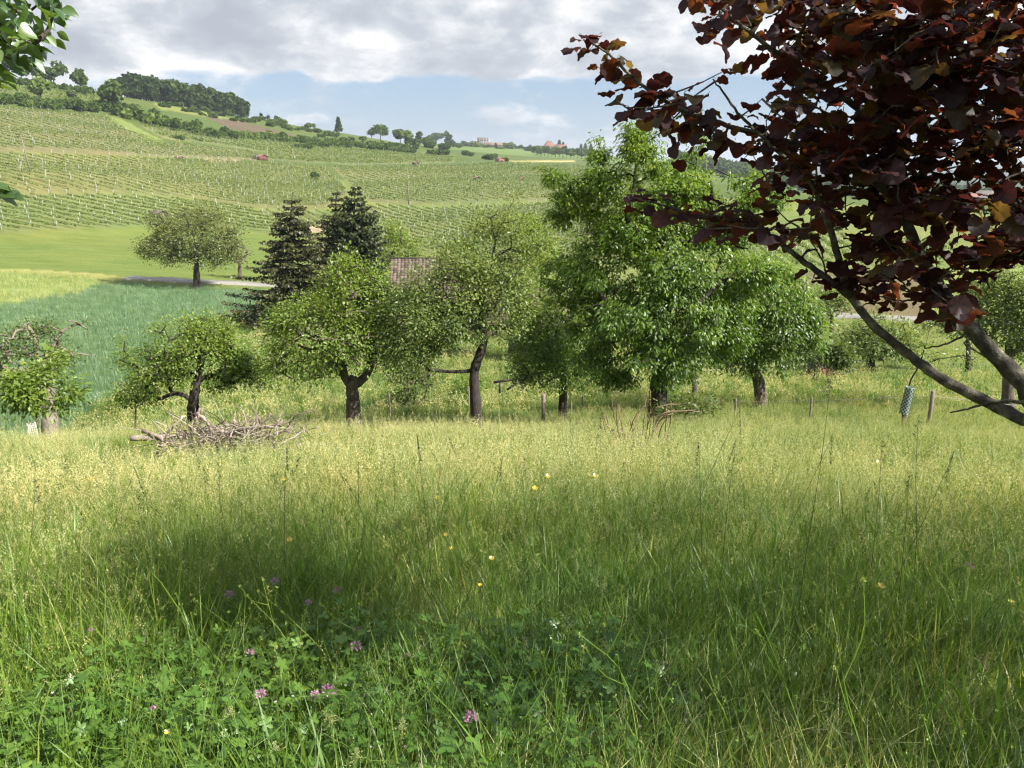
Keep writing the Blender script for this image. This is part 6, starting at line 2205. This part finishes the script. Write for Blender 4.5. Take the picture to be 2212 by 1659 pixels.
for q in order_h:
    c = cl_c[q]
    dist = np.linalg.norm(pool - c, axis=1)
    j_ = int(np.argmin(dist))
    p0 = pool[j_]
    L = dist[j_]
    mid = (p0 + c) / 2 + np.array([0, 0, -.08 * L]) + rh.normal(0, .03 * L, 3)
    n_ = max(3, int(L / .08))
    t_ = np.linspace(0, 1, n_)[:, None]
    pts = (1 - t_) ** 2 * p0 + 2 * t_ * (1 - t_) * mid + t_ ** 2 * c
    twm.tube(pts, np.linspace(.0032 + .002 * L, .0013, n_), 4, cap=False)
    pool = np.vstack([pool, pts[1:]])
    axis = pts[-1] - pts[-2]
    axis /= np.linalg.norm(axis) + 1e-6
    nl = int(rh.integers(3, 5))
    for s_ in range(nl):
        side = np.cross(axis, [0, 0, 1.0])
        side /= np.linalg.norm(side) + 1e-6
        sg = 1 if s_ % 2 else -1
        d_ = axis * rh.uniform(.2, .9) + side * sg * rh.uniform(.4, 1.0) + np.array([0, 0, rh.uniform(-.55, .08)])
        d_ /= np.linalg.norm(d_)
        pos = c - axis * .035 * s_ + rh.normal(0, .012, 3)
        up = np.array([0, 0, 1.0]) + rh.normal(0, .33, 3)
        sz = .062 * rh.uniform(.55, 1.3)
        pet = pos + d_ * .012
        twm.tube([pos, pet], .0009, 3, cap=False)
        leaf_rec.append((pet, d_, up, sz, rh.uniform()))
twm.build('twigs', M['bark_hazel'], haz, kind='stuff')
# largest-looking leaves become parts, the rest one mesh
lp = np.array([q[0] for q in leaf_rec]) + ho
lx_, ly_, ld_ = to_px(lp[:, 0], lp[:, 1], lp[:, 2])
inv = (lx_ > -20) & (lx_ < 2230) & (ly_ > -20) & (ly_ < 1000)
score = np.array([q[3] for q in leaf_rec]) / ld_ * np.where(inv, 1, 0) * (1 + .35 * np.clip((1750 - lx_) / 400, 0, 1))
top_ = set(np.argsort(-score)[:295].tolist())
# shared leaf meshes in four sizes of colour
LM = []
for V, T, Q in LEAFS:
    row = []
    for c_ in (.1, .35, .6, .9):
        row.append(mesh('leaf', V, np.array(T), M['copper'], smooth=False, attrs={'rnd': np.full(len(V), c_)}, link=False, F2=np.array(Q)).data)
    LM.append(row)
restV, restT, restQ, restR, n0 = [], [], [], [], 0
from mathutils import Matrix
for k, (pos, d_, up, sz, rn_) in enumerate(leaf_rec):
    Rm = frames(d_[None], up[None])[0]
    v_ = int(rh.integers(len(LEAFS)))
    if k in top_:
        o = bpy.data.objects.new('leaf', LM[v_][min(3, int(rn_ * 4))])
        COL.objects.link(o)
        o.parent = haz
        mt = Matrix([[*(Rm[0] * sz), pos[0]], [*(Rm[1] * sz), pos[1]], [*(Rm[2] * sz), pos[2]], [0, 0, 0, 1]])
        o.matrix_local = mt
    else:
        V, T, Q = LEAFS[v_]
        restV.append(V @ Rm.T * sz + pos)
        restT.append(np.array(T) + n0)
        restQ.append(np.array(Q) + n0)
        restR.append(np.full(len(V), rn_))
        n0 += len(V)
mesh('foliage', np.vstack(restV), np.vstack(restT), M['copper'], haz, attrs={'rnd': np.concatenate(restR)}, F2=np.vstack(restQ), kind='stuff')
# the outer crown: simpler leaves
ec = blob_pts(rh, [((hb.x + 1.3, hb.y + .2, hb.z + 3.6), (2.1, 2.0, 1.5), 165), ((hb.x + .3, hb.y + .6, hb.z + 4.3), (1.6, 1.5, 1.0), 75), ((hb.x + 2.1, hb.y - 1.0, hb.z + 3.0), (1.6, 1.5, 1.3), 80)], ho, .2)
ex_, ey_, ed_ = to_px(ec[:, 0] + ho[0], ec[:, 1] + ho[1], ec[:, 2] + ho[2])
ec = ec[~((ed_ > .2) & (ex_ < 2260) & (ex_ > -50) & (ey_ > -60) & (ey_ < 1700))]
n_ = len(ec) * 14
c = np.repeat(ec, 14, 0) + rh.normal(0, .13, (n_, 3))
leaves_mesh('outer_foliage', c, rh.normal(size=(n_, 3)) * np.array([1, 1, .4]), np.array([0, 0, 1.0]) + rh.normal(0, .4, (n_, 3)), rh.uniform(.07, .12, n_), 'oval', M['copper'], haz, rh)

# a big tree behind and to the right whose crown shades the near grass
sb = Vector((9.0, 1.2, 0))
sb.z = hz(sb.x, sb.y)
sh = empty('shade_tree', sb, 'spreading leafy garden tree behind the camera that shades the nearest grass', 'tree')
so = np.array(sb)
A = blob_pts(rh, [((sb.x - .2, sb.y, sb.z + 5.2), (3.0, 2.6, 1.5), 190), ((sb.x + 1.2, sb.y + .8, sb.z + 4.2), (2.4, 2.0, 1.2), 100), ((sb.x - 1.0, sb.y - 3.0, sb.z + 5.0), (2.4, 2.0, 1.0), 50)], so, .2)
N, Par, tips, nf = grow(rh, [np.array([0, 0, -.2]), np.array([0, 0, 1.2]), np.array([-.1, .1, 2.4]), np.array([-.1, .2, 3.6])], [], A, .5)
wood('trunk', N, Par, 4, nf, .2, .006, M['bark'], sh)
tp = N[tips]
n_ = len(tp) * 12
c = np.repeat(tp, 12, 0) + rh.normal(0, .2, (n_, 3))
leaves_mesh('foliage', c, rh.normal(size=(n_, 3)) * np.array([1, 1, .4]), np.array([0, 0, 1.0]) + rh.normal(0, .4, (n_, 3)), rh.uniform(.09, .14, n_), 'oval', M['bright_leaf'], sh, rh)

# ------------------------------------------------------------------ pear tree whose twigs hang in at the top left
pb = Vector((-3.3, 1.6, 0))
pb.z = hz(pb.x, pb.y)
pear = empty('pear_tree', pb, 'pear tree at the left whose glossy green twigs hang into the top corner', 'tree')
po = np.array(pb)


def pp_(x, y, r_):
    return np.array(at(x, y, r_)) - po


PB = [([(0, 0, -.1), (.02, .0, .7), (.05, .02, 1.4), (.05, .05, 2.1), (.1, .1, 2.7)], .07, .03), ([(.05, .05, 2.1), (.3, .4, 2.25)] + [tuple(pp_(-120, 60, 2.9)), tuple(pp_(0, 80, 2.9)), tuple(pp_(60, 95, 2.9)), tuple(pp_(100, 70, 2.9)), tuple(pp_(118, 20, 2.9))], .022, .003),
      ([tuple(pp_(-120, 60, 2.9)), tuple(pp_(-20, 110, 2.85)), tuple(pp_(30, 130, 2.85))], .008, .002), ([tuple(pp_(-60, 50, 2.9)), tuple(pp_(0, 20, 2.9)), tuple(pp_(60, 25, 2.95)), tuple(pp_(100, -10, 3.0))], .009, .002),
      ([(.05, .02, 1.4), (.25, .5, 1.15)] + [tuple(pp_(-110, 400, 2.8)), tuple(pp_(-30, 405, 2.8)), tuple(pp_(15, 412, 2.8))], .016, .002)]
for pts, r0, r1 in PB:
    c = curve_pts(pts, len(pts) * 4)
    b_ = MB()
    b_.tube(c, np.linspace(r0, r1, len(c)), 8)
    b_.build('trunk' if r0 > .05 else 'branch', M['bark'], pear, smooth=True)


def pear_leaf(rng):
    n = 6
    t_ = np.linspace(0, 1, n)
    wd = np.sin(np.clip(t_, 0, 1) ** .75 * math.pi) * .33 + .01
    bend = rng.uniform(-.35, .1)
    V = []
    for k in range(n):
        z_ = bend * t_[k] ** 2
        fold = .25 + .05 * math.sin(k * 2.2)
        fold += .12
        V += [(t_[k], wd[k], z_ + wd[k] * fold), (t_[k], 0, z_), (t_[k], -wd[k], z_ + wd[k] * fold)]
    Q = []
    for k in range(n - 1):
        a = k * 3
        Q += [[a, a + 1, a + 4, a + 3], [a + 1, a + 2, a + 5, a + 4]]
    return np.array(V), np.array(Q)


PL = []
for _ in range(4):
    V, Q = pear_leaf(rh)
    for c_ in (.15, .45, .85):
        PL.append(mesh('leaf', V, Q, M['pear_leaf'], attrs={'rnd': np.full(len(V), c_)}, link=False, smooth=True).data)
poly_p = [(-60, -60), (130, -60), (138, 20), (128, 55), (120, 95), (88, 105), (70, 130), (45, 130), (20, 160), (-60, 165)]
np_ = 0
while np_ < 180:
    x_, y_ = rh.uniform(-60, 140), rh.uniform(-50, 165)
    if not in_poly([x_], [y_], poly_p)[0]:
        continue
    np_ += 1
    pos = pp_(x_, y_, 2.9 + rh.normal(0, .14))
    d_ = np.array([rh.normal(.4, .6), rh.normal(0, .6), rh.uniform(-1.2, .15)])
    o = bpy.data.objects.new('leaf', PL[int(rh.integers(12))])
    COL.objects.link(o)
    o.parent = pear
    sz = .054 * rh.uniform(.7, 1.25)
    Rm = frames(d_[None], (np.array([0, 0, 1.0]) + rh.normal(0, .8, 3))[None])[0]
    o.matrix_local = Matrix([[*(Rm[0] * sz), pos[0]], [*(Rm[1] * sz), pos[1]], [*(Rm[2] * sz), pos[2]], [0, 0, 0, 1]])
for x_, y_ in [(0, 405), (8, 412), (20, 418), (-12, 400), (2, 425), (28, 426), (-20, 415), (-5, 190), (5, 178)]:
    pos = pp_(x_ - 8, y_, 2.8)
    d_ = np.array([.8, rh.normal(0, .3), rh.uniform(-.5, .1)])
    o = bpy.data.objects.new('leaf', PL[int(rh.integers(12))])
    COL.objects.link(o)
    o.parent = pear
    Rm = frames(d_[None], (np.array([0, 0, 1.0]) + rh.normal(0, .5, 3))[None])[0] * .06
    o.matrix_local = Matrix([[*Rm[0], pos[0]], [*Rm[1], pos[1]], [*Rm[2], pos[2]], [0, 0, 0, 1]])

# ------------------------------------------------------------------ flowers and single stalks in the near grass
def stem_to(root, hgt, rng, mat='stalk', r0=.0022, r1=.0013, lean=(0, 0)):
    b_ = MB()
    q = [[-lean[0], -lean[1], -.01], [-lean[0] * .8 + rng.normal(0, .012), -lean[1] * .8, hgt * .4], [-lean[0] * .35 + rng.normal(0, .012), -lean[1] * .4, hgt * .75], [0, 0, hgt]]
    b_.tube(curve_pts(q, 9), np.linspace(r0, r1, 9), 5, rnd=.3)
    b_.build('stem', M[mat], root)


def flower_at(x, y, hgt):
    p = P(x, y, hgt)
    g_ = hz(p.x, p.y)
    return Vector((p.x, p.y, g_)), p.z - g_


rfw = np.random.default_rng(8)


def clover_head(rng, rad):
    b_ = MB()
    for k in range(70):
        u = rng.normal(size=3)
        u[2] = abs(u[2]) * .9 - .25
        u /= np.linalg.norm(u)
        s_ = np.cross(u, rng.normal(size=3))
        s_ /= np.linalg.norm(s_)
        L = rad * rng.uniform(.85, 1.2)
        b_.add(np.array([u * rad * .35, u * L * .8 + s_ * rad * .13, u * L * 1.05, u * L * .8 - s_ * rad * .13]), [[0, 1, 2, 3]], rnd=rng.uniform())
    return b_


cl_pos = [(710, 1493, 17, 'large pale pink clover head, biggest of the pair at the lower left'), (681, 1501, 11, 'darker small clover head touching the big pale one'), (563, 1500, 13, 'dusty pink clover head left of the large pale one'),
          (1019, 1551, 17, 'pale pink clover head low in the middle of the grass'), (768, 1397, 14, 'deep magenta clover head in the shade left of the middle'), (540, 1411, 10, 'small pink clover head above the dusty pink one'),
          (494, 1286, 11, 'pale mauve clover head, leftmost of the upper row'), (593, 1257, 11, 'bright mauve clover head, topmost of the upper row'), (728, 1276, 10, 'mauve clover head at the right end of the upper row'),
          (666, 1302, 9, 'dull mauve clover head, lowest of the upper row'), (2093, 1224, 12, 'pink clover head in the grass near the right edge'), (195, 1362, 7, 'tiny dark pink clover head near the left edge'), (770, 1360, 7, 'faded clover head just above the deep magenta one'),
          (883, 1414, 6, 'small violet clover head deep in the grass left of the middle'), (330, 1530, 7, 'small violet clover head at the lower left, low in the leaves')]
for x, y, w_, lb in cl_pos:
    g_, hgt = flower_at(x, y, .30)
    root = empty('clover', g_, lb, 'clover', 'red clover flowers in the near grass')
    stem_to(root, hgt, rfw, lean=(rfw.normal(0, .04), rfw.normal(0, .04)))
    rad = w_ * mpp(g_ + Vector((0, 0, hgt))) * .95
    o = clover_head(rfw, rad).build('flower_head', M['clover'], root)
    o.location = (0, 0, hgt)
    lb_ = MB()
    for k in range(3):
        a = rfw.uniform(0, 6.28) + k * 2.1
        d = np.array([math.cos(a), math.sin(a), .3])
        s_ = np.array([-math.sin(a), math.cos(a), 0])
        lb_.add(np.array([[0, 0, 0], d * .02 + s_ * .009, d * .038, d * .02 - s_ * .009]), [[0, 1, 2, 3]], rnd=.5)
    o = lb_.build('leaf', M['herb'], root)
    o.location = (0, 0, hgt - rad * 1.1)
bc = [(1902, 1267, 10, 'big yellow buttercup standing clear in the grass at the right'), (626, 1167, 8, 'yellow buttercup in the half-lit grass at the left'), (943, 1077, 8, 'yellow buttercup left of the middle among tall stalks'),
      (1156, 1056, 8, 'yellow buttercup in the middle, lower one of two close together'), (1184, 1030, 7, 'yellow buttercup in the middle, upper one of two close together'), (1062, 1207, 7, 'open yellow buttercup in the shaded middle grass'),
      (975, 1185, 6, 'yellow buttercup bud left of the open one in the shade'), (963, 1156, 6, 'yellow buttercup just above the bud in the shaded middle'), (200, 1037, 9, 'yellow buttercup in the sunny grass near the left edge'),
      (614, 1036, 6, 'yellow buttercup in the sunny grass behind the brush heap'), (1287, 1030, 8, 'yellow buttercup in front of the dry canes'), (1897, 1000, 7, 'yellow buttercup in the sunny grass at the right'), (361, 1582, 7, 'pale yellow flower low at the lower left'),
      (2185, 1300, 6, 'small yellow flower at the right edge'), (1037, 1204 + 60, 5, 'faded orange buttercup in the middle shade')]
for x, y, w_, lb in bc:
    g_, hgt = flower_at(x, y, .42)
    root = empty('buttercup', g_, lb, 'buttercup', 'buttercups in the near meadow')
    stem_to(root, hgt, rfw, lean=(rfw.normal(0, .05), rfw.normal(0, .05)))
    rad = w_ * mpp(g_ + Vector((0, 0, hgt))) * .9
    a0 = rfw.uniform(0, 1)
    for k in range(5):
        a = a0 + k * 1.2566
        d = np.array([math.cos(a), math.sin(a), .55])
        s_ = np.array([-math.sin(a), math.cos(a), 0])
        th = np.linspace(0, 2 * math.pi, 8, endpoint=False)
        cc = d * rad * .5
        b_ = MB()
        b_.add(np.vstack([cc - np.array([0, 0, rad * .08]), cc + np.outer(np.cos(th), d) * rad * .5 + np.outer(np.sin(th), s_) * rad * .42]),
               T=np.stack([np.zeros(8, int), 1 + np.arange(8), 1 + (np.arange(8) + 1) % 8], -1), rnd=rfw.uniform())
        o = b_.build('petal', M['yellow'], root)
        o.location = (0, 0, hgt)
        o.rotation_euler = (.35, .1, 0)
for k in range(34):            # small white flowers low in the grass
    x, y = rfw.uniform(20, 1500), rfw.uniform(1330, 1630)
    g_, hgt = flower_at(x, y, .2)
    root = empty('white_flower', g_, 'tiny white five-petalled flower low among the leaves of the near grass', 'flower', 'tiny white flowers low in the near grass')
    stem_to(root, hgt, rfw, lean=(0, 0), r0=.001, r1=.0008)
    rad = 4.0 * mpp(g_ + Vector((0, 0, hgt)))
    b_ = MB()
    for q in range(5):
        a = q * 1.2566
        d = np.array([math.cos(a), math.sin(a), .35])
        s_ = np.array([-math.sin(a), math.cos(a), 0])
        b_.add(np.array([[0, 0, 0], d * rad * .6 + s_ * rad * .35, d * rad, d * rad * .6 - s_ * rad * .35]), [[0, 1, 2, 3]], rnd=.5)
    o = b_.build('flower_head', M['petal_white'], root)
    o.location = (0, 0, hgt)


def panicle(rng, L, wid, n, sl, sw, nod=0.0, knob=False):
    b_ = MB()
    for k in range(n):
        t_ = rng.uniform(0, 1)
        z = -L * t_
        if knob:
            kk = int(rng.integers(5))
            z = -L * kk / 5
            c = np.array([((kk % 2) * 2 - 1) * wid * .35 * (kk > 0), 0, z]) + rng.normal(0, wid * .28, 3)
        else:
            a = rng.uniform(0, 6.28)
            rr_ = wid * (.2 + t_) * rng.uniform(.1, 1)
            c = np.array([math.cos(a) * rr_ + nod * (1 - t_) ** 2 * 0, math.sin(a) * rr_, z - rr_ * .3])
        d = np.array([c[0] * 4, c[1] * 4, L * .6]) / L + rng.normal(0, .3, 3)
        if not knob:
            d[2] -= rng.uniform(0, .8)
        d /= np.linalg.norm(d)
        s_ = np.cross(d, rng.normal(size=3))
        s_ /= np.linalg.norm(s_)
        l_ = sl * rng.uniform(.7, 1.3)
        u2 = np.cross(d, s_)
        b_.add(np.array([c - d * l_ * .5, c + s_ * sw * .5, c + u2 * sw * .4, c - s_ * sw * .5, c + d * l_ * .5]), T=[[0, 1, 2], [0, 2, 3], [4, 2, 1], [4, 3, 2], [0, 3, 1], [4, 1, 3]], rnd=rng.uniform())
        if not knob:
            b_.tube([[0, 0, z + rr_ * .2], c - d * l_ * .5], .0005, 3, cap=False, rnd=.5)
    return b_


oat = [(700, 1545, .20, 'pale oat-like seed head leaning below the big pink clover'), (590, 1612, .14, 'pale fluffy seed head at the bottom left edge of the picture'), (770, 1625, .16, 'large pale drooping seed head at the very bottom'),
       (1440, 1440, .20, 'sunlit pale seed head lying over the bright grass patch'), (1210, 1330, .20, 'golden upright seed head right of the middle'), (1300, 1390, .14, 'smaller golden seed head right of the golden upright one'),
       (2165, 1215, .22, 'cream seed head standing at the right edge'), (495, 1535, .12, 'straw-coloured bent seed head at the lower left'), (1130, 1390, .16, 'pale green loose seed head left of the golden one'), (1720, 1165, .12, 'pale green seed head in the shade at the right'),
       (1310, 1130, .2, 'feathery pale panicle standing in front of the shade line'), (1290, 1260, .18, 'thin-branched greenish panicle bending in the middle shade'), (870, 1560, .12, 'small pale seed head right of the big pink clover'), (2140, 1420, .16, 'cream seed head low at the right edge')]
for x, y, L, lb in oat:
    g_, hgt = flower_at(x, y - 10, .42 if y > 1300 else .6)
    root = empty('oat_grass', g_, lb, 'grass stalk', 'single pale seed heads in the near grass')
    stem_to(root, hgt - L * .5, rfw, lean=(rfw.normal(0, .1), rfw.normal(0, .05)), r0=.0016, r1=.001)
    sc_ = mpp(g_ + Vector((0, 0, hgt))) * 240
    o = panicle(rfw, L * min(1, sc_) * .8, L * .22, 42, .013, .0038).build('seed_head', M['seed'], root)
    o.location = (0, 0, hgt)
    o.rotation_euler = (rfw.normal(0, .3), rfw.normal(-.1, .45), 0)
cock = [(1797, 800, 3.6, 'tallest dark knobby seed stalk rising over the right meadow'), (1905, 955, 4.4, 'dark knobby seed stalk below the plastic tree guard'), (1985, 900, 4.6, 'dark clustered seed stalk in front of the lone fence post'), (1965, 1020, 4.2, 'short dark knobby seed stalk at the right'),
        (900, 935, 3.9, 'long bent-over dark stalk in front of the small dark tree'), (1510, 955, 3.9, 'dark arching weed stalk left of the black upright weed'), (1598, 880, 4.3, 'thin dark spike standing right of the bramble bush'), (1797, 940, 4.0, 'dark curled-tip stalk under the tallest knobby stalk'),
        (75, 1040, 4.1, 'dark knobby seed stalk near the left edge'), (1085, 985, 4.3, 'dark straight spike in front of the bent apple tree'), (290, 1010, 4.4, 'brown narrow seed spike at the left below the brush heap'), (1590, 950, 3.8, 'black upright weed with many leaflets right of the middle'),
        (2060, 975, 4.2, 'dark spike leaning left near the right edge'), (620, 960, 4.2, 'thin dark stalk right of the brush heap')]
for k, (x, y, r_, lb) in enumerate(cock):
    top = at(x, y, r_)
    gg = hz(top.x, top.y)
    g_ = Vector((top.x, top.y, gg))
    hgt = top.z - gg
    root = empty('tall_stalk', g_, lb, 'grass stalk', 'dark single stalks standing above the meadow')
    stem_to(root, hgt - .02, rfw, 'dark_seed', .0018, .0010, lean=(rfw.normal(.05, .16), rfw.normal(0, .05)))
    knob = k in (0, 1, 2, 3, 8)
    o = panicle(rfw, .13 if knob else .16, .022 if knob else .007, 60, .010, .0045, knob=knob).build('seed_head', M['dark_seed'], root)
    o.location = (0, 0, hgt)
    o.rotation_euler = (0, rfw.normal(0, .15), 0)

# ------------------------------------------------------------------ labels of look-alikes: counted from the left where one can find them
ONES = ['', 'first', 'second', 'third', 'fourth', 'fifth', 'sixth', 'seventh', 'eighth', 'ninth', 'tenth', 'eleventh', 'twelfth', 'thirteenth', 'fourteenth', 'fifteenth', 'sixteenth',
        'seventeenth', 'eighteenth', 'nineteenth']
TENS = ['', '', 'twent', 'thirt', 'fort', 'fift', 'sixt', 'sevent', 'eight', 'ninet']


def ordinal(n):
    if n < 20:
        return ONES[n]
    return TENS[n // 10] + ('ieth' if n % 10 == 0 else 'y-' + ONES[n % 10])


def from_left(group, text):
    bpy.context.view_layer.update()
    L = [o for o in COL.objects if o.parent is None and o.get('group') == group]
    if len(L) > 99:
        return

    def xpos(o):
        p = o.location if o.type == 'EMPTY' else Vector(o.bound_box[0])
        return float(to_px(p.x, p.y, p.z)[0])
    L.sort(key=xpos)
    for k, o in enumerate(L):
        o['label'] = text.format(ordinal(k + 1))


from_left('dark trees of the small wood on the hilltop', '{} dark tree from the left in the small wood on the hilltop')
from_left('bushes along the top edge of the left hill', '{} bush from the left under the skyline oaks on the hill edge')
from_left('bushes of the scrub belt across the left hill', '{} bush from the left in the scrub belt across the left hill')
from_left('bushes of the scrub belt across the middle of the hillside', '{} bush from the left in the long scrub belt above the red hut')
from_left('small bushes on the terraces below the skyline', '{} small bush from the left on the terraces below the skyline')
from_left('low hedge pieces on the hillside', '{} low dark hedge piece from the left on the hillside')
from_left('trees scattered along the far ridge', '{} small distant tree from the left along the far ridge')
from_left('distant spruces on the far ridge', '{} pointed spruce from the left on the far ridge by the farmhouse')
from_left('copse on the far slope', '{} tree from the left in the copse on the far slope')
from_left('bushes beside the huts on the far slope', '{} bush from the left beside the small huts on the far slope')
from_left('garden trees of the village at the right', '{} garden tree from the left in the village across the valley')
from_left('fruit trees in a row above the right-hand vineyard', '{} small fruit tree from the left above the right-hand vineyard')
from_left('posts in the lowest hillside vineyard', '{} metal post from the left in the lowest hillside vineyard')
rows_ = sorted([o for o in COL.objects if o.get('group') == 'vine rows in the lowest hillside plot'], key=lambda o: -math.hypot(o.bound_box[0][0], o.bound_box[0][1]))
for k, o in enumerate(rows_):
    o['label'] = f'{ordinal(k + 1)} vine row from the top in the lowest plot on the left hillside'
